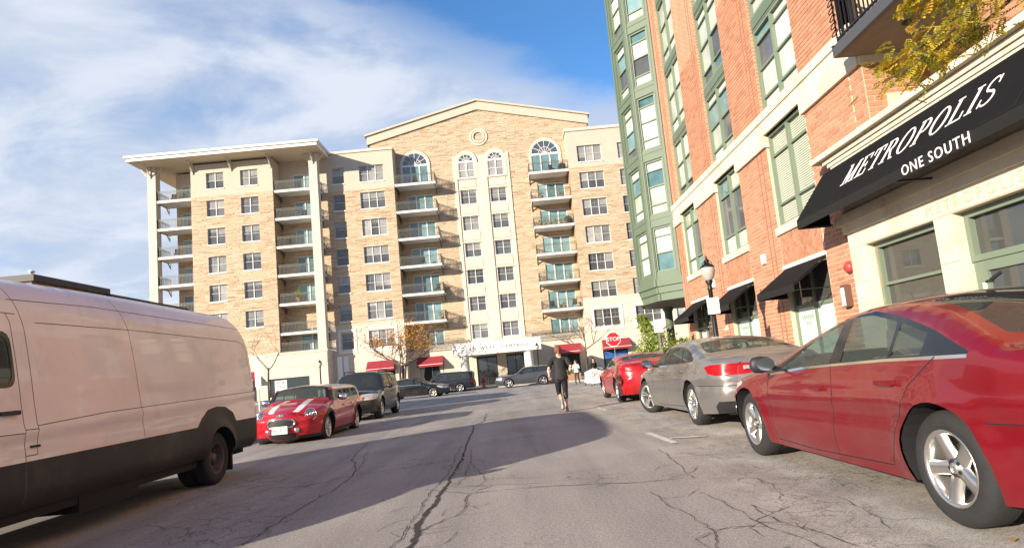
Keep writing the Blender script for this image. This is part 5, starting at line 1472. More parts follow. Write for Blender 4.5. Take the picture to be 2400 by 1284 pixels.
def car(name, label, S, loc, rz, group=None, cat='car'):
    """one vehicle from its side outline (s forward, z up); S holds the outline, plan, windows and lamps"""
    wb, R, hw = S['wb'], S['R'], S['hw']; step = S.get('step', 0.06)
    root = empty(name, loc, label, cat, group, rz)
    pm = S['paint']
    edge, src = catmull(S['edge'], step)
    iF, iTop, iR = S['iF'], S['iTop'], S['iR']          # index of the nose top; (cowl, header, rear header, rear glass foot); tail top
    fr = [(p.y, p.x) for p, q in zip(edge, src) if q <= iF]; rr_ = [(p.y, p.x) for p, q in zip(edge, src) if q >= iR]
    fr.sort(); rr_.sort()
    topz = sorted([(p.x, p.y) for p, q in zip(edge, src) if iF-0.5 <= q <= iR+0.5])
    Ra, ax = S['Ra'], wb/2
    belt = S['belt']; tum = S['tum']; lf, lr = S['lf'], S['lr']; wf, wr = S['wf'], S['wr']
    pf = S.get('pf', 2.4); pr = S.get('pr', 2.6)
    sill = S.get('sill', 0.2)
    def W(s, z):
        sf = interp(z, fr); sr = interp(z, rr_)
        w = hw
        s0 = ax+lf
        if s > s0:
            t = min(1.0, (s-s0)/max(0.05, sf-s0)); w = wf+(hw-wf)*(max(0.0, 1-t**pf))**(1/pf)
        s1 = -ax-lr
        if s < s1:
            t = min(1.0, (s1-s)/max(0.05, s1-sr)); w = min(w, wr+(hw-wr)*(max(0.0, 1-t**pr))**(1/pr))
        zb = interp(s, belt); v = 0.0
        zl = sill
        v -= 0.075*max(0.0, min(1.0, (0.52-z)/max(0.05, 0.52-zl)))**1.8
        if z > 0.62: v -= 0.035*min(1.0, (z-0.62)/max(0.05, zb-0.62))**2
        if z > zb: v -= tum*(z-zb) + S.get('tum2', 0.10)*(z-zb)**2
        zc = S.get('crease', 0.66) + S.get('creaseslope', -0.03)*s
        v += 0.012*math.exp(-((z-zc)/0.035)**2) - 0.010*math.exp(-((z-zc+0.10)/0.06)**2)
        E = interp(s, topz); d0 = S.get('rd', 0.09)
        d = E-z
        if d < d0: v -= S.get('rr', 0.07)*(1-sqrt(max(0.0, 1-(1-max(0.0, d)/d0)**2)))
        for c in (ax, -ax):
            q = math.hypot(s-c, z-R)
            if q < Ra+0.16: v += S.get('flare', 0.022)*sstep((Ra+0.16-q)/0.16)
        return max(0.05, w+v)
    # --- side panels
    top = [(p.x, p.y) for p in edge]
    bot = []
    zs = S['bottom']          # list of (s, z) from rear to front along the lower edge, wheel arches are inserted
    def arcpts(c):
        a = math.asin(max(-1, min(1, (sill_at(c)-R)/Ra))); n = 22
        return [(c+Ra*cos(t), R+Ra*sin(t)) for t in [pi-a - (pi-2*a)*i/n for i in range(n+1)]]
    def sill_at(c): return interp(c, sorted(zs))
    lower = []
    rear_arc, front_arc = arcpts(-ax), arcpts(ax)
    zsr = sorted(zs)
    seg = [q for q in zsr if q[0] < rear_arc[0][0]-0.03] + rear_arc + [q for q in zsr if rear_arc[-1][0]+0.03 < q[0] < front_arc[0][0]-0.03] + front_arc + [q for q in zsr if q[0] > front_arc[-1][0]+0.03]
    lower = resample(seg, step, closed=False)
    outline = top + [p for p in lower[1:-1]]
    if math.dist(lower[0], top[-1]) > 1e-3: outline = top + lower[:]
    regs = []
    for nm, poly, r in S['side']: regs.append((nm, resample(round_poly(poly, r) if r else poly, step)))
    for pts in S['gaps']: regs.append(('gap', strip_poly(resample([q for q in pts], step, closed=False), S.get('gapw', 0.009))))
    for nm, pts, w in S.get('lines', []): regs.append((nm, strip_poly(resample(pts, step, closed=False), w)))
    P, F, names = patch(outline, regs, step)
    geo = {}
    def bucket(n): return geo.setdefault(n, MB())
    wcache = [W(p.x, p.y) for p in P]
    for sgn in (1, -1):
        vs = [(sgn*w, p.x, p.y) for p, w in zip(P, wcache)]
        per = {}
        for f, n in zip(F, names): per.setdefault(n, []).append(f if sgn > 0 else f[::-1])
        for n, fs in per.items():
            key = n + ('@L' if sgn > 0 else '@R') if n not in ('body', 'gap') else n
            used = sorted({i for f in fs for i in f}); mp = {i: k for k, i in enumerate(used)}
            off = S.get('inset', {}).get(n, 0.0)
            bucket('body' if n in ('body', 'gap') else key).add([(vs[i][0]-sgn*off, vs[i][1], vs[i][2]) for i in used], [tuple(mp[i] for i in f) for f in fs], 1 if n == 'gap' else 0, True)
    # --- the sheet that wraps over nose, bonnet, glass, roof and tail
    L = [0.0]
    for a, b in zip(edge, edge[1:]): L.append(L[-1]+(b-a).length)
    we = [W(p.x, p.y) for p in edge]
    nn = []
    for i in range(len(edge)):
        d = (edge[min(i+1, len(edge)-1)]-edge[max(0, i-1)]).normalized(); nn.append(Vector((-d.y, d.x))*-1)
    for i in range(len(nn)):
        if nn[i].dot(edge[i]-Vector((0, 0.6))) < 0: nn[i] = -nn[i]
    for _ in range(3): nn = [(nn[max(0,i-1)]+nn[i]*2+nn[min(len(nn)-1,i+1)]).normalized() for i in range(len(nn))]
    bowk = S['bow']           # (source index, bow) pairs along the outline
    bw = [interp(q, bowk) for q in src]
    def at(q):
        q = max(0.0, min(L[-1], q)); lo, hi = 0, len(L)-1
        while hi-lo > 1:
            m = (lo+hi)//2
            if L[m] <= q: lo = m
            else: hi = m
        t = (q-L[lo])/max(1e-9, L[hi]-L[lo]); return lo, t
    def top3(q, u):
        i, t = at(q); j = min(i+1, len(edge)-1)
        p = edge[i].lerp(edge[j], t); w = lerp(we[i], we[j], t); b = lerp(bw[i], bw[j], t); n = nn[i].lerp(nn[j], t)
        k = b*(1-abs(u)**2.2)
        return (w*u, p.x+n.x*k, p.y+n.y*k)
    def q_src(v):
        for i in range(len(src)-1):
            if src[i] <= v <= src[i+1]: return lerp(L[i], L[i+1], (v-src[i])/(src[i+1]-src[i]))
        return L[-1]
    def q_front(z):
        for i in range(len(edge)-1):
            if src[i] > iF: break
            if edge[i].y <= z <= edge[i+1].y: return lerp(L[i], L[i+1], (z-edge[i].y)/max(1e-6, edge[i+1].y-edge[i].y))
        return q_src(iF)
    def q_rear(z):
        for i in range(len(edge)-2, 0, -1):
            if src[i] < iR: break
            if edge[i+1].y <= z <= edge[i].y: return lerp(L[i+1], L[i], (z-edge[i+1].y)/max(1e-6, edge[i].y-edge[i+1].y))
        return q_src(iR)
    def q_top(s):
        for i in range(len(edge)-1):
            if iF-0.01 <= src[i] <= iR and edge[i+1].x <= s <= edge[i].x: return lerp(L[i], L[i+1], (edge[i].x-s)/max(1e-6, edge[i].x-edge[i+1].x))
        return 0
    KU = 0.78
    out2 = [(q, -KU) for q in L]
    nu = max(6, int(2*KU/step/1.3))
    out2 += [(L[-1], lerp(-KU, KU, i/nu)) for i in range(1, nu)] + [(q, KU) for q in L[::-1]] + [(0, lerp(KU, -KU, i/nu)) for i in range(1, nu)]
    regs = []
    for nm, kind, poly, r in S['wrap']:
        f = {'F': q_front, 'R': q_rear, 'S': q_src, 'T': q_top}[kind]
        pl = [(f(a), u*KU) for a, u in poly]
        regs.append((nm, resample(round_poly(pl, r) if r else pl, step)))
        if not any(abs(u) < 1e-6 for a, u in poly) and all(u > 0 for a, u in poly):
            regs.append((nm+'@M', [(a, -b) for a, b in regs[-1][1]][::-1]))
    for kind, pts in S.get('wrapgaps', []):
        f = {'F': q_front, 'R': q_rear, 'S': q_src, 'T': q_top}[kind]
        pl = resample([(f(a), u*KU) for a, u in pts], step, closed=False)
        regs.append(('gap', strip_poly(pl, S.get('gapw', 0.009)*1.1)))
    P, F, names = patch(out2, regs, step*1.15)
    v3 = [top3(p.x, p.y/KU) for p in P]
    per = {}
    for f, n in zip(F, names): per.setdefault(n, []).append(f[::-1])
    for n, fs in per.items():
        used = sorted({i for f in fs for i in f}); mp = {i: k for k, i in enumerate(used)}
        base = n.split('@')[0]; off = S.get('inset', {}).get(base, 0.0)
        key = n if base not in ('body', 'gap') else 'body'
        bucket(key).add([v3[i] for i in used], [tuple(mp[i] for i in f) for f in fs], 1 if base == 'gap' else 0, True)
    body = link('body', geo['body'].mesh('body', [pm, S.get('seammat', M_SEAM)], weld=True), root, world=False)
    merged = {}
    for k, mb in geo.items():
        if k == 'body': continue
        base = k.split('@')[0]
        side = k.split('@')[1] if '@' in k else ''
        # a lamp that wraps round a corner has a piece on the side panel and one on the nose or tail: join those
        if base in ('headlight', 'taillight'):
            # wrap sheet u > 0 is the +x side
            side = {'L': 'L', 'R': 'R', '': 'L', 'M': 'R'}[side]
            merged.setdefault((base, side), []).append(mb)
        else: merged.setdefault((base, k), []).append(mb)
    MM = S['mats']
    for (base, k), lst in merged.items():
        mb = MB()
        for q in lst: mb.add(q.v, q.f, 0, True)
        nm = base.split('#')[0]
        if not mb.f: continue
        link(nm, mb.mesh(nm, MM.get(base, MM.get(nm)), weld=True), root, world=False)
    # --- underbody, wheel housings
    ub = MB(); zf = S.get('floor', 0.22)
    s_f, s_r = edge[0].x-0.06, edge[-1].x+0.06
    for a, b, hwid in ((-ax+Ra+0.02, ax-Ra-0.02, hw-0.09), (ax+Ra+0.01, min(s_f, ax+Ra+0.5), min(hw-0.25, wf+0.1)), (s_r, -ax-Ra-0.01, min(hw-0.22, wr+0.1)), (ax-Ra-0.02, ax+Ra+0.01, hw-0.32), (-ax-Ra-0.01, -ax+Ra+0.02, hw-0.32)):
        if b > a: ub.box(-hwid, hwid, a, b, zf-0.02, 0.42)
    for c in (ax, -ax):
        a0 = math.asin(max(-1, min(1, (0.2-R)/Ra))); n = 16
        for sg in (1, -1):
            prev = None
            for i in range(n+1):
                t = pi-a0-(pi-2*a0)*i/n; s_, z_ = c+(Ra-0.003)*cos(t), R+(Ra-0.003)*sin(t)
                cur = ((sg*(W(c+Ra*cos(t), R+Ra*sin(t))-0.012), s_, z_), (sg*(hw-0.34), s_, z_))
                if prev: ub.quad(prev[0], cur[0], cur[1], prev[1])
                prev = cur
            ub.poly([(sg*(hw-0.335), c+(Ra)*cos(pi-a0-(pi-2*a0)*i/n), R+(Ra)*sin(pi-a0-(pi-2*a0)*i/n)) for i in range(n+1)])
    link('underbody', ub.mesh('underbody', M_UNDER), root, world=False)
    # --- wheels
    tm, rm_ = S['wheel']
    ww = S.get('ww', 0.215)
    for c in (ax, -ax):
        for sg in (1, -1):
            w = link('wheel', tm, root, world=False); w.location = (sg*(hw-ww/2-S.get('winset', 0.025)), c, R)
            st = S.get('steer', 0.0) if c > 0 else 0.0
            w.rotation_euler = (random.uniform(0, 1.2), 0, (0 if sg > 0 else pi)+st)
            if sg < 0: w.rotation_euler = (random.uniform(0, 1.2), 0, pi+st)
            link('rim', rm_, w, world=False)
            if S.get('dual') and c < 0:
                w.location.x = sg*(hw-ww/2-0.03); w2 = link('wheel', tm, root, world=False); w2.location = (sg*(hw-ww*1.65), c, R)
    # --- cabin: seats, dashboard, wheel
    c0, c1 = S['cabin']; sm = S.get('seatmat', M_SEAT)
    for k, sx in enumerate(S.get('seats', (c0-0.75, c0-1.62))):
        for x in ((0.37, -0.37) if k == 0 or not S.get('bench') else (0.0,)):
            wd = 0.25 if x else 0.62; b = MB()
            b.prism(round_poly([(sx+0.45, 0.40), (sx+0.47, 0.56), (sx+0.05, 0.55), (sx-0.17, S['shz']), (sx-0.30, S['shz']), (sx-0.12, 0.40)], 0.06), lambda p, t: (x-wd+2*wd*t, p[0], p[1]))
            o = link('seat', b.mesh('seat', sm), root, world=False)
            for hx in ((x,) if x else (0.37, -0.37)):
                h = MB(); h.prism(round_poly([(sx-0.17, S['shz']+0.03), (sx-0.19, S['shz']+0.20), (sx-0.27, S['shz']+0.20), (sx-0.29, S['shz']+0.03)], 0.04), lambda p, t: (hx-0.12+0.24*t, p[0], p[1]))
                link('headrest', h.mesh('headrest', sm), o, world=False)
    zb0 = interp(c0, belt)
    d = MB(); d.prism(round_poly([(c0+0.25, 0.45), (c0+0.3, zb0-0.03), (c0+0.0, zb0-0.0), (c0-0.12, zb0-0.1), (c0-0.1, 0.5)], 0.05), lambda p, t: ((hw-0.16)*(2*t-1), p[0], p[1])); d.prism([(c0-0.3, zb0-0.02), (c0-0.3, zb0-0.01), (c0-0.31, zb0-0.01)], lambda p, t: (0.2*t-0.1, p[0], p[1]))
    dob = link('dashboard', d.mesh('dashboard', M_BLKP), root, world=False)
    sw = MB(); cx = -0.37
    sw.tube([(cx+0.18*cos(a), c0-0.28-0.07*sin(a), zb0-0.06+0.17*sin(a)) for a in [2*pi*i/16 for i in range(17)]], 0.015, 6, caps=False)
    link('steering_wheel', sw.mesh('steering_wheel', M_BLKP), dob, world=False)
    if S.get('shelf'):
        sh = MB(); a, b, z = S['shelf']; sh.box(-hw+0.2, hw-0.2, a, b, z-0.02, z); link('parcel_shelf', sh.mesh('parcel_shelf', M_SEAT), root, world=False)
    # --- mirrors, handles, plates
    ms, mz = S['mirror']; mm = S.get('mirrormat', M_BLKP)
    for sg in (1, -1):
        b = MB(); w0 = W(ms, mz)
        prof = [(0.0, 0.0), (0.05, 0.055), (0.13, 0.07), (0.21, 0.062), (0.235, 0.03), (0.24, 0.0)]
        vs = []; n = 12
        for (x, r) in prof:
            for i in range(n):
                a = 2*pi*i/n; vs.append((sg*(w0+0.03+x), ms+0.05*cos(a)*(1 if cos(a) > 0 else 0.9)*(r/0.07)-0.02, mz+0.045+r*1.15*sin(a)))
        fs = [(i*n+j, i*n+(j+1) % n, (i+1)*n+(j+1) % n, (i+1)*n+j) for i in range(len(prof)-1) for j in range(n)]
        b.add(vs, fs, 0, True); b.add(vs[-n:], [tuple(range(n))], 0)
        b.bar((sg*(w0-0.03), ms, mz-0.02), (sg*(w0+0.06), ms-0.01, mz+0.01), 0.05, 0.04)
        o = link('mirror', b.mesh('mirror', mm, weld=True), root, world=False)
        g = MB(); g.poly([(sg*(w0+0.135+0.085*cos(a)), ms-0.068, mz+0.047+0.062*sin(a)) for a in [2*pi*i/14 for i in range(14)]]); link('mirror_glass', g.mesh('mirror_glass', M_CHR), o, world=False)
        for hs, hz in S.get('handles', []):
            wq = W(hs, hz); hb = MB()
            hb.prism(round_poly([(hs-0.10, hz-0.018), (hs+0.09, hz-0.014), (hs+0.09, hz+0.016), (hs-0.10, hz+0.02)], 0.015), lambda p, t: (sg*(wq+0.002+0.035*t), p[0], p[1]))
            hb.lathe([(0.0, 0.004), (0.045, 0.003), (0.05, 0.0)], 14, (sg*wq, hs+0.0, hz-0.012), ax='x', mi=1) if False else None
            link('door_handle', hb.mesh('door_handle', S.get('handlemat', pm)), root, world=False)
    S['_fn'] = (W, top3, q_front, q_rear, q_top, q_src)
    return root

WH_RED = make_wheel(0.33, 0.215, 0.225, 5, 'five')
WH_SPLIT = make_wheel(0.335, 0.22, 0.245, 5, 'split')
WH_TEN = make_wheel(0.33, 0.21, 0.235, 9, 'thin')

def sedan(wb, fo, ro, hgt, pm, wheel, glass=M_CGLASS, hw=0.89, k=0.0, step=0.055, belt0=0.88, belt1=0.97, trim='chrome', dlo_front=None):
    """three-box saloon outline and window layout; k raises the deck"""
    a = wb/2; H = hgt; f = a+fo; r = -(a+ro)
    E = [(f-0.20, 0.20), (f-0.05, 0.27), (f, 0.42), (f-0.005, 0.56), (f-0.07, 0.68), (f-0.22, 0.755), (f-0.55, 0.825), (a-0.22, 0.905), (a-0.46, 0.955),
         (a-0.85, 1.13*H/1.44), (a-1.28, H-0.115), (a-1.70, H-0.055), (a-2.10, H-0.05), (-a+0.30, H-0.11), (-a-0.02, H-0.21), (-a-0.34, 1.07+k), (-a-0.50, 1.02+k), (r+0.15, 1.0+k), (r+0.03, 0.97+k),
         (r-0.0, 0.88), (r-0.03, 0.62), (r-0.02, 0.42), (r+0.12, 0.23)]
    c0 = a-0.46
    bl = [(r, belt1), (-a, belt1), (0.2, (belt0+belt1)/2+0.005), (c0+0.2, belt0), (f, belt0-0.05)]
    B = lambda s: interp(s, bl)
    top = lambda s: interp(s, [(-a+0.05, H-0.265), (-a+0.30, H-0.20), (-a+0.62, H-0.155), (0.0, H-0.135), (0.35, H-0.15), (a-1.10, H-0.215), (a-0.86, H-0.33)])
    bp = 0.09   # B pillar at the wheelbase middle
    pb = 0.13
    S = dict(wb=wb, R=0.33, Ra=0.385, hw=hw, step=step, edge=E, iF=4.5, iTop=(8, 10, 13, 15), iR=18, belt=bl, tum=0.46, lf=0.18, lr=0.25, wf=0.46, wr=0.52, paint=pm, wheel=wheel,
        bottom=[(r+0.12, 0.23), (-a-0.42, 0.2), (-a+0.5, 0.185), (a-0.5, 0.175), (a+0.42, 0.19), (f-0.20, 0.20)], sill=0.18,
        bow=[(0, 0.14), (4, 0.16), (5, 0.07), (8, 0.06), (9, 0.07), (10, 0.055), (12, 0.05), (13, 0.05), (15, 0.06), (16, 0.035), (18, 0.03), (19, 0.08), (22, 0.10)],
        cabin=(c0, -a), seats=(0.02, -0.88), shz=0.97, bench=True, shelf=(-a-0.25, -a+0.12, 0.98+k), mirror=(a-0.78, B(a-0.8)+0.02), handles=[(0.03+bp, 0.80), (-a+0.42, 0.84)],
        side=[('door_trim', [(a-0.60, B(a-0.6)+0.004), (a-0.84, top(a-0.86)+0.025), (a-1.10, top(a-1.10)+0.03), (0.35, top(0.35)+0.03), (0, top(0)+0.03), (-a+0.62, top(-a+0.62)+0.03), (-a+0.30, top(-a+0.3)+0.03), (-a+0.02, H-0.25), (-a-0.20, B(-a)+0.03), (-a-0.16, B(-a)+0.004)], 0.03),
              ('side_window#f', [(a-0.74, B(a-0.7)+0.02), (a-0.88, top(a-0.86)-0.01), (a-1.10, top(a-1.1)), (0.35, top(0.35)), (bp+0.05, top(0.1)), (bp+0.085, B(0)+0.02)], 0.02),
              ('side_window#r', [(bp-0.05, B(0)+0.02), (bp-0.075, top(0)), (-0.1, top(-0.1)), (-a+0.60, top(-a+0.60)), (-a+0.46, B(-a)+0.02)], 0.02),
              ('side_window#q', [(-a+0.42, B(-a)+0.02), (-a+0.55, top(-a+0.57)-0.003), (-a+0.31, top(-a+0.3)), (-a+0.08, H-0.285), (-a-0.10, B(-a)+0.025)], 0.02),
              ('headlight', [(f-0.62, 0.74), (f-0.3, 0.60), (f+0.1, 0.56), (f+0.1, 0.68), (f-0.25, 0.745), (f-0.5, 0.79)], 0.02)],
        gaps=[[(a-0.64, 0.24), (a-0.66, 0.6), (a-0.60, 0.80), (a-0.60, B(a-0.6)-0.002)], [(bp-0.02, B(0)-0.002), (bp-0.05, 0.7), (bp-0.01, 0.24)], [(-a+0.52, 0.27), (-a+0.40, 0.42), (-a+0.28, 0.62), (-a+0.25, 0.80), (-a+0.02, B(-a)-0.002)],
              [(a-0.63, 0.235), (0.3, 0.225), (-a+0.52, 0.265)], [(r-0.1, 0.62), (r+0.35, 0.63), (-a-0.36, 0.62)], [(a+0.36, 0.62), (f-0.42, 0.66)]],
        wrap=[('windshield', 'S', [(8.15, 0.90), (9.0, 0.89), (10.0, 0.86), (10.25, 0.80), (10.3, 0.0), (10.25, -0.80), (10.0, -0.86), (9.0, -0.89), (8.15, -0.90), (8.0, 0.0)], 0.03),
              ('rear_window', 'S', [(13.0, 0.80), (13.1, 0.86), (14.9, 0.88), (15.1, 0.80), (15.3, 0.0), (15.1, -0.80), (14.9, -0.88), (13.1, -0.86), (13.0, -0.80), (12.8, 0.0)], 0.03),
              ('headlight', 'F', [(0.57, 0.995), (0.56, 0.64), (0.62, 0.58), (0.70, 0.72), (0.72, 0.995)], 0.0),
              ('grille', 'F', [(0.57, 0.42), (0.57, -0.42), (0.665, -0.5), (0.665, 0.5)], 0.02), ('grille#low', 'F', [(0.28, 0.5), (0.28, -0.5), (0.44, -0.62), (0.44, 0.62)], 0.03)],
        wrapgaps=[('S', [(5.2, 0.80), (5.0, 0.5), (5.0, -0.5), (5.2, -0.80)]), ('S', [(5.2, 0.84), (7.9, 0.88)]), ('S', [(5.2, -0.84), (7.9, -0.88)]), ('S', [(16.2, 0.84), (18.4, 0.80)]), ('S', [(16.2, -0.84), (18.4, -0.80)])],
        mats=dict(windshield=glass, rear_window=glass, side_window=glass, door_trim=M_GLOSS, headlight=M_CLR, taillight=M_RED, grille=M_BLKP, window_trim=M_CHR), inset={'side_window#f': 0.006, 'side_window#r': 0.006, 'side_window#q': 0.006})
    if trim == 'chrome': S['lines'] = [('window_trim', [(a-0.60, B(a-0.60)-0.012), (0.2, B(0.2)-0.012), (-a-0.2, B(-a)-0.012)], 0.020)]
    return S
def extra(root, name, mb, m, **k): return link(name, mb.mesh(name, m, **k), root, world=False)
def plate(root, c, w, h, n, text=None, tilt=0):
    """licence plate: centre, size, facing direction n (+1 forward, -1 rear)"""
    b = MB(); b.box(c[0]-w/2, c[0]+w/2, c[1]-0.006, c[1]+0.006, c[2]-h/2, c[2]+h/2); o = extra(root, 'licence_plate', b, M_PLATE)
    if text:
        me = text_mesh(text, h*0.62, M_INK, extrude=0.001, spacing=1.05)
        x = V3((-n, 0, 0)); y = V3((0, 0, 1)); z = x.cross(y)
        me.transform(Matrix.Translation(V3((c[0], c[1]+n*0.008, c[2]-0.0))) @ Matrix((x, y, z)).transposed().to_4x4())
        link('plate_number', me, o, world=False)
    return o
# --- near red saloon on the right
P_RED = paint('dark_red_paint', (0.165, 0.005, 0.010), 0.1, 0.26)
S = sedan(2.98, 0.72, 0.98, 1.43, P_RED, WH_RED, step=0.042, hw=0.885, belt0=0.86, belt1=0.985, k=0.03, glass=M_CGLASS)
S['seatmat'] = M_SEATB
_f2, _r2_ = 2.21, -2.47
S['edge'] = S['edge'][:7] + [(1.28, 0.895), (0.98, 0.945), (0.22, 1.17), (-0.22, 1.285), (-0.50, 1.33), (-0.80, 1.335), (-1.10, 1.31), (-1.45, 1.23), (-1.86, 1.06), (-1.98, 1.012), (_r2_+0.15, 0.99), (_r2_+0.03, 0.96)] + S['edge'][19:]
S['side'] = [('door_trim', [(0.86, 0.870), (0.78, 0.91), (0.20, 1.105), (-0.22, 1.245), (-0.50, 1.297), (-0.72, 1.303), (-1.10, 1.237), (-1.45, 1.135), (-1.80, 0.998), (-1.77, 0.982)], 0.02),
  ('side_window#f', [(0.72, 0.888), (0.20, 1.078), (-0.15, 1.218), (-0.32, 1.258), (-0.27, 0.948)], 0.015), ('side_window#r', [(-0.44, 0.957), (-0.455, 1.278), (-0.70, 1.278), (-1.05, 1.212), (-1.045, 0.980)], 0.015), ('side_window#q', [(-1.085, 0.982), (-1.09, 1.204), (-1.40, 1.118), (-1.38, 0.988)], 0.015)]
S['gaps'] = [[(0.93, 0.24), (0.91, 0.6), (0.93, 0.78), (0.90, 0.862)], [(-0.30, 0.93), (-0.32, 0.7), (-0.22, 0.30), (-0.2, 0.24)], [(-0.93, 0.28), (-1.04, 0.42), (-1.16, 0.62), (-1.26, 0.80), (-1.52, 0.976)], [(0.93, 0.235), (0.2, 0.225), (-0.93, 0.265)], [(-2.6, 0.62), (-2.1, 0.63), (-1.87, 0.62)]]
S['lines'] = [('window_trim', [(0.86, 0.856), (0.2, 0.912), (-0.4, 0.938), (-1.0, 0.962), (-1.78, 0.976)], 0.02)]
S['mats']['rear_window'] = M_CGLASSD
S['handles'] = [(-0.08, 0.755), (-1.04, 0.815)]; S['seats'] = (-0.30, -1.12)
S['side'] = [q for q in S['side'] if q[0] != 'headlight'] + [('headlight', [(2.05-0.5, 0.76), (2.05-0.1, 0.62), (2.35, 0.56), (2.35, 0.68), (2.05-0.1, 0.74), (2.05-0.35, 0.79)], 0.02)]
S['side'].append(('taillight', [(-2.60, 0.70), (-2.60, 0.93), (-2.33, 0.94), (-2.16, 0.88), (-2.2, 0.78), (-2.35, 0.70)], 0.03))
S['wrap'].append(('taillight', 'R', [(0.93, 0.995), (0.93, 0.62), (0.80, 0.56), (0.70, 0.62), (0.70, 0.995)], 0.0))
RC = car('parked_car', 'shiny dark red saloon with silver five spoke wheels parked nearest on the right', S, (2.42+0.885, (3.69+6.67)/2, gz(2.5, 5)), 0.0, 'cars parked along the right kerb')
b = MB(); b.lathe([(0.0, 0.02), (0.02, 0.018), (0.03, 0.0)], 12, (0.0, -0.95, 1.42)); b.bar((0, -0.96, 1.435), (0, -1.06, 1.475), 0.014, 0.02); extra(RC, 'roof_aerial', b, M_BLKP)
plate(RC, (0, -2.53, 0.80), 0.31, 0.16, -1)
# --- silver saloon beyond it, front wheels turned
P_SIL = paint('warm_silver_paint', (0.25, 0.237, 0.224), 0.55, 0.30)
S = sedan(2.98, 0.92, 1.05, 1.37, P_SIL, WH_SPLIT, step=0.05, hw=0.90, belt0=0.90, belt1=0.985, k=0.02)
S['steer'] = 0.42; S['winset'] = 0.01
S['side'].append(('taillight', [(-2.75, 0.77), (-2.75, 0.93), (-2.30, 0.93), (-2.14, 0.90), (-2.25, 0.80), (-2.4, 0.77)], 0.02))
S['wrap'] += [('taillight', 'R', [(0.93, 0.995), (0.90, 0.50), (0.83, 0.47), (0.77, 0.66), (0.765, 0.995)], 0.0), ('bumper_insert', 'R', [(0.40, 0.78), (0.40, -0.78), (0.24, -0.92), (0.24, 0.92)], 0.03), ('plate_recess', 'R', [(0.90, 0.30), (0.90, -0.30), (0.68, -0.26), (0.68, 0.26)], 0.02)]
S['side'].append(('bumper_insert', [(-2.8, 0.15), (-2.8, 0.41), (-2.40, 0.40), (-2.30, 0.33), (-2.22, 0.15)], 0.0))
S['mats'].update(bumper_insert=M_BLKP, plate_recess=P_SIL)
S['wrapgaps'] += [('R', [(0.66, 0.40), (0.66, -0.40)]), ('R', [(0.66, 0.40), (0.90, 0.46)]), ('R', [(0.66, -0.40), (0.90, -0.46)])]
SC = car('parked_car', 'silver saloon with turned front wheels parked between the two red cars', S, (2.67+0.90, (9.92+12.9)/2, gz(3, 11.4)), 0.028, 'cars parked along the right kerb')
W_, T3, qf, qr, qt, qs = S['_fn']
for sg in (1, -1):
    q = V3(T3(qr(0.855), sg*0.66)); b = MB(); b.obox(q+V3((0, 0.0, 0)), 0.22, 0.03, 0.05, Matrix.Rotation(-sg*0.22, 3, 'Z')); tl = extra(SC, 'reversing_lamp', b, M_CLR)
    q = V3((sg*0.56, -2.49, 0.31)); b = MB()
    b.lathe([(0.035, 0.05), (0.052, -0.04), (0.058, -0.05), (0.05, -0.055), (0.042, -0.02), (0.038, 0.04)], 20, (q.x, q.y-0.03, q.z), ax='y'); extra(SC, 'exhaust_tip', b, M_CHR)
q = V3(T3(qr(0.79), 0.0)); plate(SC, (0, q.y-0.012, q.z), 0.31, 0.155, -1, 'AV 41 622')
q = V3(T3(qr(0.70), -0.62)); me = text_mesh('LEGACY', 0.05, M_CHR, extrude=0.002, spacing=1.3); me.transform(Matrix.Translation((-0.50, q.y-0.022, 0.695)) @ Matrix(((1,0,0),(0,0,-1),(0,1,0))).to_4x4()); link('badge', me, SC, world=False)
b = MB(); b.prism([(-0.06, 0.0), (0.10, 0.0), (-0.045, 0.075), (-0.06, 0.07)], lambda p, t: (0.012*(2*t-1)*(1 if p[1] < 0.03 else 0.5), -0.98+p[0], 1.455+p[1])); extra(SC, 'shark_fin_aerial', b, M_WHITE)
q = V3(T3(qs(16.0), 0)); b = MB(); b.box(-0.55, 0.55, q.y-0.10, q.y-0.06, q.z-0.01, q.z+0.012)
# --- far red saloon on the right
P_RED2 = paint('bright_red_paint', (0.36, 0.007, 0.012), 0.05, 0.22)
S = sedan(2.70, 0.85, 0.92, 1.32, P_RED2, WH_TEN, step=0.08, hw=0.89, belt0=0.88, belt1=0.99, k=0.04)
S['side'].append(('taillight', [(-2.60, 0.80), (-2.60, 0.97), (-2.05, 0.96), (-1.95, 0.92), (-2.1, 0.84)], 0.02))
S['wrap'] += [('taillight', 'R', [(0.97, 0.995), (0.93, 0.45), (0.87, 0.45), (0.80, 0.70), (0.80, 0.995)], 0.0), ('bumper_insert', 'R', [(0.40, 0.80), (0.40, -0.80), (0.24, -0.92), (0.24, 0.92)], 0.03)]
S['mats'].update(bumper_insert=M_BLKP)
R3 = car('parked_car', 'bright red saloon parked farthest along the right kerb near the stop sign', S, (2.72+0.89, (17.4+20.1)/2, gz(3.6, 18.8)), 0.0, 'cars parked along the right kerb')
W_, T3, qf, qr, qt, qs = S['_fn']
q = V3(T3(qr(0.78), 0.0)); plate(R3, (0, q.y-0.012, q.z), 0.31, 0.155, -1)

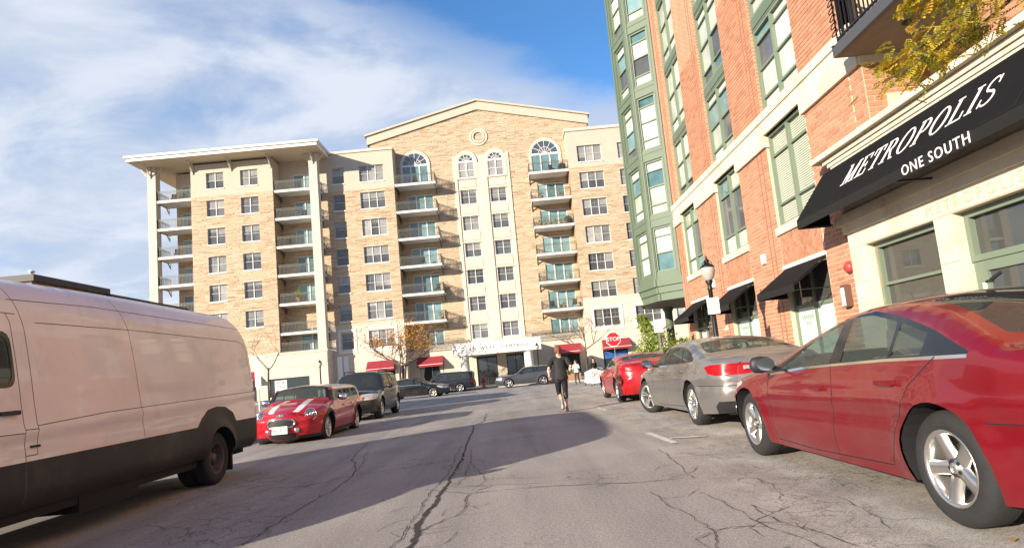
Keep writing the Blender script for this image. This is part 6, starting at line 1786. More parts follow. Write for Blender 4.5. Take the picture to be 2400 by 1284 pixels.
# --- hatch, wagon and van outlines
def boxy(wb, fo, ro, H, pm, wheel, hood=0.95, cowl=(0.55, 1.05), head=(-0.10,), tail=0.18, hw=0.93, R=0.36, belt0=1.02, belt1=1.10, glass=M_CGLASSD, step=0.07, noseh=0.80, sillz=0.28, roofz=None, trimm=M_BLKP, tum=0.30, rwb=0.97, nopillar=False, cpil=0.26):
    """two-box outline (hatch, wagon, crossover): cowl = (distance behind the front axle, height), head = roof start behind the front axle"""
    a = wb/2; f = a+fo; r = -(a+ro); cs = a-cowl[0]; hs = a-head[0]
    Hr = H-0.05
    E = [(f-0.16, sillz), (f-0.04, sillz+0.1), (f, 0.48), (f-0.02, 0.66), (f-0.08, noseh-0.06), (f-0.22, noseh), (f-0.55, lerp(noseh, hood, 0.6)), (cs+0.25, hood), (cs, cowl[1]),
         (lerp(cs, hs, 0.5), lerp(cowl[1], Hr, 0.56)), (hs, Hr-0.03), (lerp(hs, r, 0.35), Hr), (lerp(hs, r, 0.75), Hr-0.02), (r+tail+0.12, Hr-0.05), (r+tail, Hr-0.12), (r+tail*0.45, lerp(rwb, Hr, 0.45)), (r+0.08, rwb), (r+0.04, rwb-0.12),
         (r+0.01, 0.78), (r-0.02, 0.6), (r-0.01, 0.44), (r+0.10, sillz+0.02)]
    bl = [(r, belt1), (0, (belt0+belt1)/2), (cs+0.1, belt0), (f, belt0-0.08)]
    B = lambda s: interp(s, bl); zt = Hr-0.115
    bp = min(cs, hs)-0.72 if not nopillar else 0.1
    rp = r+tail*0.6+cpil
    apz = lambda s: lerp(cowl[1], Hr, (cs-s)/(cs-hs))-0.13
    fa = hs-0.02
    mid = -a+0.42
    side = [('door_trim', [(cs-0.10, B(cs)+0.0), (fa+0.02, zt+0.025), (rp-0.02+0.16, zt+0.025), (rp-0.03, B(r)+0.0)], 0.05),
            ('side_window#f', [(cs-0.26, B(cs)+0.025), (fa-0.06, zt-0.01), (bp+0.05, zt), (bp+0.06, B(bp)+0.025)], 0.03)]
    if mid > rp+0.35:
        side += [('side_window#r', [(bp-0.05, B(bp)+0.025), (bp-0.05, zt), (mid+0.06, zt), (mid+0.02, B(mid)+0.025)], 0.03), ('side_window#q', [(mid-0.05, B(mid)+0.025), (mid-0.01, zt), (rp+0.17, zt-0.01), (rp+0.04, B(rp)+0.03)], 0.04)]
    else:
        side += [('side_window#r', [(bp-0.05, B(bp)+0.025), (bp-0.05, zt), (rp+0.17, zt-0.01), (rp+0.04, B(rp)+0.03)], 0.04)]
    S = dict(wb=wb, R=R, Ra=R+0.055, hw=hw, step=step, edge=E, iF=4.5, iTop=(8, 10, 14, 16), iR=17, belt=bl, tum=tum, tum2=0.08, lf=0.22, lr=0.30, wf=0.50, wr=0.62, paint=pm, wheel=wheel, floor=sillz, sill=sillz,
        bottom=[(r+0.10, sillz+0.02), (-a-0.45, sillz), (-a+0.5, sillz-0.02), (a-0.5, sillz-0.02), (a+0.45, sillz), (f-0.16, sillz)],
        bow=[(0, 0.13), (4, 0.15), (5, 0.08), (8, 0.07), (9, 0.07), (10, 0.055), (12, 0.05), (13, 0.05), (15, 0.06), (16, 0.06), (18, 0.08), (21, 0.09)],
        cabin=(cs, r), seats=(bp-0.0, bp-0.95), shz=B(0)+0.04, bench=True, mirror=(cs-0.30, B(cs)+0.03), handles=[(bp+0.12, B(0)-0.15)] + ([(mid+0.15, B(0)-0.13)] if mid > rp+0.35 else []),
        side=side + [('headlight', [(f-0.5, noseh-0.04), (f-0.3, noseh-0.20), (f+0.1, noseh-0.22), (f+0.1, noseh-0.05), (f-0.25, noseh-0.01)], 0.02),
                     ('taillight', [(r-0.1, rwb-0.30), (r-0.1, rwb+0.02), (r+0.22, rwb+0.0), (r+0.26, rwb-0.28)], 0.03)],
        gaps=[[(cs-0.02, sillz+0.08), (cs-0.02, B(cs)-0.01)], [(bp, B(bp)-0.003), (bp-0.02, sillz+0.08)]] + ([[(mid-0.02, B(mid)-0.003), (mid-0.02, 0.72), (mid+0.14, 0.45), (mid+0.16, sillz+0.08)]] if mid > rp+0.35 else []) + [[(cs-0.02, sillz+0.07), (mid+0.16, sillz+0.07)]],
        wrap=[('windshield', 'S', [(8.12, 0.91), (9.0, 0.90), (9.9, 0.88), (10.0, 0.80), (10.05, 0.0), (10.0, -0.80), (9.9, -0.88), (9.0, -0.90), (8.12, -0.91), (8.05, 0.0)], 0.03),
              ('rear_window', 'S', [(14.2, 0.80), (14.4, 0.86), (15.7, 0.86), (15.9, 0.80), (15.9, 0.0), (15.9, -0.80), (15.7, -0.86), (14.4, -0.86), (14.2, -0.80), (14.1, 0.0)], 0.03),
              ('headlight', 'F', [(noseh-0.22, 0.995), (noseh-0.24, 0.62), (noseh-0.12, 0.60), (noseh-0.05, 0.995)], 0.0), ('taillight', 'R', [(rwb-0.02, 0.995), (rwb-0.02, 0.74), (rwb-0.28, 0.74), (rwb-0.30, 0.995)], 0.0),
              ('grille', 'F', [(noseh-0.25, 0.50), (noseh-0.25, -0.50), (noseh-0.10, -0.50), (noseh-0.10, 0.50)], 0.02), ('grille#low', 'F', [(sillz+0.06, 0.55), (sillz+0.06, -0.55), (sillz+0.2, -0.6), (sillz+0.2, 0.6)], 0.03)],
        wrapgaps=[('S', [(5.2, 0.78), (5.0, 0.5), (5.0, -0.5), (5.2, -0.78)]), ('S', [(5.2, 0.80), (7.9, 0.88)]), ('S', [(5.2, -0.80), (7.9, -0.88)])],
        mats=dict(windshield=glass, rear_window=glass, side_window=glass, door_trim=trimm, headlight=M_CLR, taillight=M_RED, grille=M_BLKP, window_trim=M_CHR), inset={'side_window#f': 0.006, 'side_window#r': 0.006, 'side_window#q': 0.006})
    return S
# --- small red hatchback with white roof and bonnet stripes, facing the camera
M_HLENS = mat('headlight_lens', (0.13, 0.14, 0.15), 0.08, metal=0.4, spec=0.9, coat=1.0, var=0.5, vs=30)
P_MINI = paint('signal_red_paint', (0.42, 0.008, 0.018), 0.0, 0.25)
WH_MINI = make_wheel(0.31, 0.2, 0.225, 10, 'thin')
S = boxy(2.65, 0.78, 0.58, 1.28, P_MINI, WH_MINI, hood=0.86, cowl=(0.42, 0.905), head=(0.74,), tail=0.16, hw=0.79, R=0.31, belt0=0.86, belt1=0.91, glass=M_CGLASS, step=0.045, noseh=0.70, sillz=0.16, trimm=M_GLOSS, tum=0.20, rwb=0.88, cpil=0.20)
S['wf'] = 0.38; S['lf'] = 0.05; S['pf'] = 2.1; S['flare'] = 0.04; S['bow'] = [(0, 0.08), (4, 0.10)] + S['bow'][2:]
S['side'] = [q for q in S['side'] if q[0] != 'headlight']; a_ = 2.65/2
S['wrap'] = [q for q in S['wrap'] if q[0] not in ('headlight', 'grille', 'grille#low')] + [('grille', 'F', [(0.44, 0.62), (0.44, -0.62), (0.50, -0.78), (0.565, -0.62), (0.575, 0.0), (0.565, 0.62), (0.50, 0.78)], 0.03), ('grille#low', 'F', [(0.215, 0.80), (0.215, -0.80), (0.27, -0.88), (0.31, -0.78), (0.31, 0.78), (0.27, 0.88)], 0.03),
   ('bonnet_stripe', 'S', [(4.6, 0.60), (4.6, 0.38), (6.0, 0.33), (7.9, 0.30), (7.9, 0.50), (6.0, 0.54)], 0.0), ('white_roof', 'S', [(10.02, 1.0), (10.12, 0.0), (10.02, -1.0), (13.9, -1.0), (13.9, 1.0)], 0.0), ('pillar', 'S', [(8.25, 1.0), (8.25, 0.90), (9.95, 0.87), (9.95, 1.0)], 0.0)]
S['side'].append(('lower_trim', [(-2.4, 0.05), (-2.4, 0.23), (2.4, 0.23), (2.4, 0.05)], 0.0)); S['wrap'].append(('lower_trim', 'F', [(0.162, 1.0), (0.162, -1.0), (0.205, -1.0), (0.205, 1.0)], 0.0)); S['mats']['lower_trim'] = M_BLKP
S['side'].append(('white_roof', [(0.66, 1.135), (0.66, 1.45), (-2.0, 1.45), (-2.0, 1.135)], 0.0))
S['side'].append(('pillar', [(0.95, 0.905), (0.60, 1.24), (0.57, 1.135), (0.80, 0.865)], 0.0))
WR = paint('white_roof_paint', (0.78, 0.76, 0.72), 0.0, 0.25)
S['mats'].update(bonnet_stripe=WR, white_roof=WR, pillar=M_GLOSS)
S['mirrormat'] = M_CHR; S['handlemat'] = M_CHR
MY = (14.15+16.8)/2
MC = car('parked_car', 'small red hatchback with white roof and two white bonnet stripes behind the white van', S, (-4.32-0.79, MY, gz(-5, MY)-0.05), pi+0.015, 'cars parked along the left kerb')
W_, T3, qf, qr, qt, qs = S['_fn']
for sg in (1, -1):       # round lamps with chrome rings
    c = V3(T3(qs(4.55), sg*0.83)); c = V3((sg*0.565, c.y-0.055, 0.655))
    nv = V3((sg*0.40, 0.78, 0.44)).normalized(); X = nv.cross(V3((0,0,1))).normalized(); Yv = X.cross(nv)
    Rm = Matrix((X, Yv, nv)).transposed()
    def disc(prof, m, nm, par=None):
        b = MB(); n = 24; vs = []
        for rr2, h in prof:
            for i in range(n):
                t = 2*pi*i/n; vs.append(c + Rm @ V3((rr2*cos(t)*0.95, rr2*sin(t)*1.12, h)))
        b.add(vs, [(i*n+j, i*n+(j+1) % n, (i+1)*n+(j+1) % n, (i+1)*n+j) for i in range(len(prof)-1) for j in range(n)], 0, True)
        return link(nm, b.mesh(nm, m), par or MC, world=False)
    h = disc([(0.0, 0.022), (0.05, 0.018), (0.09, 0.008), (0.112, -0.01)], M_HLENS, 'headlight')
    disc([(0.110, -0.02), (0.112, 0.006), (0.120, 0.010), (0.130, 0.002), (0.134, -0.04)], M_CHR, 'lamp_ring', h); disc([(0.030, 0.020), (0.034, 0.027), (0.042, 0.027), (0.047, 0.017)], M_CHR, 'reflector', h); disc([(0.0, 0.0245), (0.020, 0.024), (0.024, 0.020)], M_CLR, 'bulb', h)
    disc([(0.075, 0.012), (0.078, 0.018), (0.084, 0.014), (0.087, 0.008)], M_CHR, 'reflector', h)
    q = V3(T3(qf(0.36), sg*0.84)); b = MB(); b.lathe([(0.0, 0.03), (0.045, 0.028), (0.055, 0.015), (0.06, 0.0)], 16, (q.x, q.y-0.01, q.z), ax='y'); extra(MC, 'fog_lamp', b, M_CHR)
    b = MB(); w0 = W_(a_-0.42+0.0, 0.56); b.box(sg*(w0+0.002), sg*(w0+0.012), a_-0.56, a_-0.44, 0.60, 0.625); extra(MC, 'side_marker', b, M_AMB)
q = V3(T3(qf(0.40), 0.0)); plate(MC, (0.02, q.y+0.03, 0.375), 0.33, 0.16, 1, 'X6L 1111')
gl = MB()       # chrome grille surround and bars
pts = [T3(qf(z), u) for z, u in [(0.435, 0.62), (0.435, 0.3), (0.435, 0), (0.435, -0.3), (0.435, -0.62), (0.50, -0.80), (0.568, -0.64), (0.58, -0.3), (0.582, 0), (0.58, 0.3), (0.568, 0.64), (0.50, 0.80), (0.435, 0.62)]]
gl.tube([V3(p)+V3((0, 0.008, 0)) for p in pts], 0.019, 8, caps=False); extra(MC, 'grille_surround', gl, M_CHR)
gl = MB()
for z in (0.465, 0.50, 0.535): gl.tube([V3(T3(qf(z), u))+V3((0, 0.004, 0)) for u in (-0.62, -0.3, 0, 0.3, 0.62)], 0.007, 6)
extra(MC, 'grille_bar', gl, M_BLKP)
q = V3(T3(qs(5.9), 0.0)); gl = MB(); gl.prism([(-0.22, 0), (-0.16, 0.028), (0.16, 0.028), (0.22, 0)], lambda p, t: (p[0], q.y+0.06-0.16*t, q.z-0.015+p[1]*(1.0 if t == 0 else 0.6)+0.05*t)); extra(MC, 'bonnet_scoop', gl, P_MINI)
gl = MB(); gl.prism([(-0.17, 0.004), (-0.13, 0.021), (0.13, 0.021), (0.17, 0.004)], lambda p, t: (p[0], q.y+0.063-0.002*t, q.z-0.015+p[1])); extra(MC, 'scoop_opening', gl, M_BLKP)
gl = MB(); q = V3(T3(qf(0.64), 0)); gl.lathe([(0.0, 0.012), (0.035, 0.01), (0.04, 0.0)], 14, (0, q.y, q.z), ax='y'); gl.bar((-0.08, q.y+0.004, q.z), (0.08, q.y+0.004, q.z), 0.02, 0.02); extra(MC, 'badge', gl, M_CHR)
fl = MB()
for c in (a_, -a_):
    for sg in (1, -1):
        Ra = S['Ra']; prev = None
        for i in range(19):
            t = pi*1.06-(pi*1.12)*i/18; cur = [(sg*(W_(c+rr3*cos(t), max(0.19, 0.31+rr3*sin(t)))+0.010), c+rr3*cos(t), max(0.19, 0.31+rr3*sin(t))) for rr3 in (Ra-0.006, Ra+0.06)]
            if prev: fl.quad(prev[0], cur[0], cur[1], prev[1])
            prev = cur
extra(MC, 'wheel_arch_trim', fl, M_BLKP)
dr_ = MB(); dr_.lathe([(0.0, 1.22), (0.06, 1.20), (0.085, 1.12), (0.07, 1.02), (0.0, 0.98)], 12, (-0.33, -0.05, -0.15)) 
# --- grey sport utility behind it
P_GSUV = paint('grey_green_paint', (0.050, 0.048, 0.042), 0.5, 0.3)
WH_SUV = make_wheel(0.37, 0.235, 0.225, 6, 'five')
S = boxy(2.85, 0.90, 0.98, 1.62, P_GSUV, WH_SUV, hood=0.96, cowl=(0.45, 1.0), head=(1.15,), tail=0.30, hw=0.93, R=0.36, belt0=0.98, belt1=1.04, noseh=0.88, sillz=0.27, step=0.075, rwb=0.98)
S['wrap'] = [q for q in S['wrap'] if q[0] not in ('grille',)] + [('grille', 'F', [(0.66, 0.42), (0.66, -0.42), (0.81, -0.55), (0.81, 0.55)], 0.02)]
SY = (20.6+23.9)/2
GS = car('parked_car', 'dark grey sport utility vehicle parked behind the small red hatchback', S, (-4.55-0.93, SY, gz(-5, SY)), pi+0.01, 'cars parked along the left kerb')
W_, T3, qf, qr, qt, qs = S['_fn']
gl = MB()
for z, u in ((0.81, 0.55), (0.75, 0.5), (0.68, 0.45)): gl.tube([V3(T3(qf(z), k*u))+V3((0, 0.01, 0)) for k in (-1, -0.5, 0, 0.5, 1)], 0.016, 6)
extra(GS, 'grille_bar', gl, M_CHR)
for sg in (1, -1):
    q = V3(T3(qf(0.46), sg*0.78)); b = MB(); b.lathe([(0.0, 0.02), (0.09, 0.018), (0.10, 0.0)], 16, (q.x, q.y-0.005, q.z), ax='y'); extra(GS, 'fog_lamp', b, M_BLKP)
    b = MB(); b.tube([(sg*0.60, 0.25, 1.56), (sg*0.61, 0.1, 1.65), (sg*0.61, -1.3, 1.65), (sg*0.60, -1.45, 1.56)], 0.02, 6); extra(GS, 'roof_rail', b, M_BLKP)
    q = V3(T3(qf(0.72), sg*0.9)); b = MB(); b.obox(q+V3((0, 0.0, 0)), 0.07, 0.03, 0.11); extra(GS, 'indicator', b, M_AMB)
b = MB(); b.box(-0.05, 0.05, a_+0.15, a_+0.155, 1.45, 1.5)
# --- black saloon crossing, black wagon, grey crossover along the far kerb
P_BLK = paint('black_paint', (0.010, 0.011, 0.013), 0.1, 0.15)
WH_BIG = make_wheel(0.34, 0.22, 0.255, 10, 'thin')
S = sedan(2.97, 0.90, 1.06, 1.47, P_BLK, WH_BIG, step=0.09, hw=0.92, belt0=0.93, belt1=0.99, glass=M_CGLASSD)
S['mats']['headlight'] = M_CLR
BC = car('parked_car', 'black saloon turning at the junction in front of the black wagon', S, (-7.35, 45.3, gz(-7, 45)), radians(-98), 'cars at the junction')
W_, T3, qf, qr, qt, qs = S['_fn']; q = V3(T3(qf(0.40), 0)); plate(BC, (0, q.y+0.012, 0.42), 0.31, 0.16, 1)
P_NAVY = paint('blue_black_paint', (0.012, 0.014, 0.022), 0.1, 0.15)
S = boxy(2.99, 0.90, 1.20, 1.73, P_NAVY, make_wheel(0.36, 0.22, 0.275, 10, 'thin'), hood=1.02, cowl=(0.40, 1.06), head=(1.05,), tail=0.06, hw=0.96, R=0.36, belt0=1.06, belt1=1.08, noseh=0.93, sillz=0.27, step=0.10, rwb=1.05)
FC = car('parked_car', 'blue black box shaped wagon parked beside the hydrant', S, (-6.3, 53.2, gz(-5, 53)), radians(90), 'cars at the junction')
P_GRY = paint('slate_grey_paint', (0.085, 0.09, 0.105), 0.5, 0.25)
S = boxy(2.79, 0.98, 1.10, 1.60, P_GRY, make_wheel(0.37, 0.23, 0.27, 5, 'split'), hood=0.98, cowl=(0.62, 1.05), head=(1.38,), tail=0.52, hw=0.94, R=0.37, belt0=1.03, belt1=1.13, noseh=0.88, sillz=0.25, step=0.085, rwb=1.08, trimm=M_GLOSS)
XC = car('parked_car', 'slate grey crossover parked in front of the apartment entrance', S, (0.72, 51.4, gz(0.5, 51)), radians(90), 'cars at the junction')
# --- the big white panel van, front towards the camera
P_VAN = paint('dusty_white_paint', (0.76, 0.68, 0.67), 0.0, 0.32, coat=0.6)
M_CLAD = mat('dusty_black_cladding', (0.022, 0.020, 0.019), 0.6, var=0.3, vs=2.5, bump=0.1, bs=150, dirt=(0.05, 0.043, 0.038), ds=1.4)
def steel_wheel(R, w, rimr):
    t, _ = make_wheel(R, w, rimr, 5); h = w/2; m = MB()
    m.lathe([(rimr+0.004, h*0.9), (rimr-0.012, h*0.95), (rimr-0.022, h*0.8), (rimr-0.03, 0.0), (rimr*0.80, -h*0.25), (rimr*0.5, -h*0.12), (rimr*0.44, h*0.15), (rimr*0.30, h*0.42), (rimr*0.28, h*0.55), (0.0, h*0.58)], 36, ax='x')
    for k in range(8):
        a = 2*pi*k/8; m.lathe([(0.0, 0.012), (0.022, 0.010), (0.024, 0.0)], 10, (-h*0.16, rimr*0.66*cos(a), rimr*0.66*sin(a)), ax='x', mi=1)
        m.lathe([(0.0, 0.025), (0.010, 0.022), (0.011, 0.0)], 8, (h*0.12, rimr*0.40*cos(a), rimr*0.40*sin(a)), ax='x', mi=1)
    return t, m.mesh('rim', [mat('dusty_steel', (0.13, 0.11, 0.10), 0.6, metal=0.4, var=0.3, vs=9), M_UNDER])
WH_VAN = steel_wheel(0.34, 0.2, 0.205)
def van():
    wb, fo, ro, H, hw = 4.50, 1.0, 1.30, 2.45, 0.98
    a = wb/2; f = a+fo; r = -(a+ro)
    E = [(f-0.16, 0.26), (f-0.03, 0.34), (f, 0.55), (f-0.03, 0.8), (f-0.10, 0.95), (f-0.25, 1.04), (f-0.5, 1.12), (f-0.85, 1.22), (f-1.0, 1.28),
         (f-1.16, 1.72), (f-1.34, 2.10), (f-1.7, 2.27), (0.0, 2.34), (r+0.8, 2.34), (r+0.32, 2.30), (r+0.13, 2.16), (r+0.07, 1.9), (r+0.02, 1.3), (r, 0.9), (r, 0.6), (r+0.01, 0.45), (r+0.05, 0.36)]
    bl = [(r, 1.30), (f, 1.16)]
    ds = 1.02     # rear edge of the cab door
    S = dict(wb=wb, R=0.34, Ra=0.40, hw=hw, step=0.055, edge=E, iF=4.5, iTop=(8, 10, 14, 16), iR=16, belt=bl, tum=0.06, tum2=0.05, lf=0.2, lr=1.05, wf=0.62, wr=0.84, pr=4.0, paint=P_VAN, wheel=WH_VAN, ww=0.2, dual=True, winset=0.02, floor=0.3,
        bottom=[(r+0.05, 0.36), (-a-0.45, 0.37), (-a+0.5, 0.37), (a-0.5, 0.36), (a+0.45, 0.30), (f-0.16, 0.26)], sill=0.36, rd=0.42, rr=0.24, crease=1.02, creaseslope=-0.033, flare=0.05,
        bow=[(0, 0.15), (4, 0.16), (8, 0.12), (10, 0.10), (12, 0.07), (14, 0.06), (17, 0.02), (21, 0.02)], cabin=(f-1.0, r), seats=(ds+0.25,), shz=1.45, mirror=(f-1.15, 1.30), handles=[(ds+0.16, 1.155)], handlemat=M_BLKP,
        side=[('cladding', [(r-0.2, 0.2), (r-0.2, 0.78), (-a-0.52, 0.78), (-a-0.44, 0.90), (-a-0.25, 0.99), (-a, 1.01), (-a+0.25, 0.98), (-a+0.44, 0.88), (-a+0.55, 0.78), (ds, 0.755), (a-0.55, 0.75), (a-0.4, 0.86), (a, 0.92), (a+0.4, 0.85), (a+0.55, 0.72), (f+0.2, 0.70), (f+0.2, 0.1), (0, 0.1)], 0.02),
              ('side_window#f', [(ds+0.075, 1.40), (ds+0.105, 1.78), (ds+0.72, 1.80), (ds+0.92, 1.50), (ds+0.95, 1.38)], 0.08), ('window_seal', [(ds+0.045, 1.36), (ds+0.07, 1.82), (ds+0.74, 1.84), (ds+0.98, 1.52), (ds+1.0, 1.335)], 0.10),
              ('taillight', [(r-0.1, 0.80), (r-0.1, 1.10), (r+0.03, 1.10), (r+0.04, 0.80)], 0.0), ('headlight', [(f-0.35, 0.95), (f-0.2, 0.8), (f+0.2, 0.8), (f+0.2, 0.98), (f-0.2, 1.06)], 0.02)],
        gaps=[[(ds, 0.42), (ds-0.005, 1.0), (ds+0.05, 1.90), (ds+0.08, 1.97)], [(ds-0.13, 0.80), (ds-0.145, 1.0), (ds-0.09, 1.86), (ds-0.04, 2.10), (ds+0.02, 2.27)], [(ds-0.13, 0.80), (ds-0.005, 0.80)], [(ds-0.145, 1.01), (ds, 1.01)],
              [(ds-1.62, 0.79), (ds-1.60, 1.1), (ds-1.52, 1.9), (ds-1.47, 2.08), (ds-1.40, 2.26)], [(ds-0.02, 1.975), (ds+0.85, 1.97)],
              [(ds-0.22, 1.915), (-0.6, 1.935), (r+0.45, 1.925), (r+0.27, 1.88), (r+0.22, 1.75), (r+0.16, 1.3)], [(ds-0.15, 1.035), (0, 1.085), (-a, 1.14), (r, 1.175)], [(ds+0.9, 0.99), (ds, 0.985)], [(ds+0.02, 2.10), (0, 2.14), (r+0.25, 2.12)]],
        gapw=0.008, seammat=mat('van_panel_gap', (0.10, 0.08, 0.075), 0.8), wrap=[('windshield', 'S', [(8.1, 0.9), (9.5, 0.88), (10.0, 0.84), (10.0, 0.0), (10.0, -0.84), (9.5, -0.88), (8.1, -0.9), (8.05, 0.0)], 0.03), ('grille', 'F', [(0.70, 0.6), (0.70, -0.6), (0.95, -0.7), (0.95, 0.7)], 0.03), ('cladding', 'F', [(0.27, 0.97), (0.27, -0.97), (0.62, -0.97), (0.62, 0.97)], 0.0), ('cladding#r', 'R', [(0.42, 0.96), (0.42, -0.96), (0.56, -0.96), (0.56, 0.96)], 0.0), ('taillight', 'R', [(1.10, 0.99), (1.10, 0.90), (0.80, 0.90), (0.80, 0.99)], 0.0)],
        wrapgaps=[('R', [(2.1, 0.0), (0.6, 0.0)])], mats=dict(windshield=M_CGLASSD, side_window=M_CGLASSD, window_seal=M_GLOSS, headlight=M_CLR, taillight=M_RED, grille=M_BLKP, cladding=M_CLAD), inset={'side_window#f': 0.004})
    return S
S = van()
VC = car('white_van', 'long dusty white panel van with black lower cladding at left', S, (-4.02-0.98, 8.37-2.25, 0.0), pi, None, 'van')
W_, T3, qf, qr, qt, qs = S['_fn']
for sg in (1, -1):
    b = MB(); b.box(sg*0.95, sg*0.965, -3.52, -3.46, 1.18, 1.23); extra(VC, 'marker_lamp', b, M_RED)
    b = MB(); w0 = W_(1.0, 0.85); b.box(sg*(w0-0.01), sg*(w0+0.008), 0.86, 0.96, 0.86, 0.88); extra(VC, 'side_marker', b, M_BLKP)
    b = MB(); b.box(sg*0.6, sg*0.93, -2.72, -2.69, 0.12, 0.5); extra(VC, 'mud_flap', b, M_BLKP)
b = MB(); b.tube([(0.4, -1.4, 0.33), (0.4, 1.0, 0.33)], 0.06, 8); b.box(-0.7, 0.7, -1.2, 0.9, 0.28, 0.42); b.box(-0.9, -0.5, -0.6, 0.3, 0.2, 0.4); extra(VC, 'chassis', b, M_UNDER)
# ------------------------------------------------------------------ low brick building on the left, beyond the van
LX = -14.0
M_BRL = brickmat('brown_brick', 'YZ', (0.30, 0.16, 0.10), (0.24, 0.12, 0.075), (0.34, 0.26, 0.2), 0.22, 0.075, ms=0.008, var=0.25, vs=1.5)
M_COPE = mat('dark_roof_edge', (0.035, 0.03, 0.03), 0.6)
LB = empty('low_brick_building', (LX-5, 22, 0.1), 'low brown brick building with a dark flat roof edge behind the white van', 'building')
fL = lambda y, z, d: (LX-d, y, z)
def low_block(y0, y1, zt, holes):
    w = MB(); wall(w, y0, y1, 0.1, zt-0.2, holes, fL, 0.2); w.build('brick_wall', M_BRL, LB)
    for yy in (y0, y1): w = MB(); w.quad((LX, yy, 0.1), (LX-14, yy, 0.1), (LX-14, yy, zt-0.2), (LX, yy, zt-0.2)); w.build('side_wall', M_BRL, LB)
    w = MB(); w.box(LX-14, LX+0.10, y0-0.06, y1+0.06, zt-0.2, zt); w.build('roof', M_COPE, LB)
    for a, b, c, d in holes:
        g = MB(); fbox(g, fL, a, b, c, d, 0.14, 0.16); g.build('shop_window', M_SHOPG, LB)
low_block(17.95, 21.3, 5.22, [(18.5, 20.6, 0.2, 2.6)])
low_block(21.45, 26.5, 5.05, [(22.2, 23.8, 0.2, 2.6), (24.4, 26.0, 0.2, 2.6)])
b = MB(); b.lathe([(0.05, 5.2), (0.05, 5.33), (0.09, 5.335), (0.09, 5.38), (0.02, 5.41)], 12, (LX-0.2, 18.2, 0)); b.build('roof_vent', M_WHITE, LB)

# ------------------------------------------------------------------ trees
M_BARK = mat('grey_brown_bark', (0.085, 0.062, 0.048), 0.9, var=0.4, vs=6, bump=0.5, bs=25)
M_TWIG = mat('twig', (0.12, 0.08, 0.055), 0.9)
def leafmat(name, c, c2):
    m = mat(name, c, 0.6, spec=0.3); nt = m.node_tree; b = nt.nodes['Principled BSDF']
    g = nt.nodes.new('ShaderNodeNewGeometry'); r = nt.nodes.new('ShaderNodeValToRGB')
    r.color_ramp.elements[0].color = (*c, 1); r.color_ramp.elements[1].color = (*c2, 1)
    nt.links.new(g.outputs['Random Per Island'], r.inputs[0]); nt.links.new(r.outputs[0], b.inputs['Base Color'])
    t = nt.nodes.new('ShaderNodeBsdfTranslucent'); nt.links.new(r.outputs[0], t.inputs[0])
    mx = nt.nodes.new('ShaderNodeMixShader'); mx.inputs[0].default_value = 0.4
    nt.links.new(b.outputs[0], mx.inputs[1]); nt.links.new(t.outputs[0], mx.inputs[2]); nt.links.new(mx.outputs[0], nt.nodes['Material Output'].inputs[0])
    return m
M_LORA = leafmat('orange_leaf', (0.42, 0.16, 0.02), (0.60, 0.33, 0.04))
M_LGRN = leafmat('fresh_green_leaf', (0.13, 0.21, 0.02), (0.36, 0.44, 0.06))
M_LYEL = [leafmat('yellow_leaf_%d' % i, a, b) for i, (a, b) in enumerate((((0.42,0.30,0.02),(0.58,0.45,0.05)), ((0.28,0.27,0.02),(0.45,0.40,0.04)), ((0.14,0.18,0.02),(0.28,0.28,0.03)), ((0.50,0.26,0.02),(0.58,0.36,0.05))))]
def grow(mb, tips, p, d, L, r, lev, R, spread, n, up=0.15, seg=4, minr=0.008):
    pts = [p]; dd = V3(d).normalized(); rad = [r]
    for i in range(seg):
        dd = (dd + V3((R.uniform(-1,1), R.uniform(-1,1), R.uniform(-0.6,0.8)))*0.16 + V3((0,0,up*0.3))).normalized()
        p = p+dd*(L/seg); pts.append(p); rad.append(lerp(r, r*0.62, (i+1)/seg))
    mb.tube(pts, rad, 6 if r > 0.03 else 4, caps=False)
    if lev == 0:
        tips.append((p, dd)); return
    for k in range(n):
        t = R.uniform(0.45, 1.0) if k else 1.0
        i = min(seg, max(1, int(t*seg))); a = R.uniform(0, 2*pi)
        side = V3((cos(a), sin(a), R.uniform(-0.1, 0.5))).normalized()
        nd = (dd*(1-spread)+side*spread).normalized()
        grow(mb, tips, pts[i], nd, L*R.uniform(0.62, 0.86), max(minr, rad[i]*0.66), lev-1, R, spread, n, up, max(2, seg-1), minr)
def leaf_quad(mb, p, s, R):
    a = V3((R.uniform(-1,1), R.uniform(-1,1), R.uniform(-1,1))).normalized(); b = a.orthogonal().normalized(); c = a.cross(b)
    mb.add([p-b*s, p-c*s*0.5, p+b*s, p+c*s*0.5+a*s*0.2], [(0,1,2,3)])
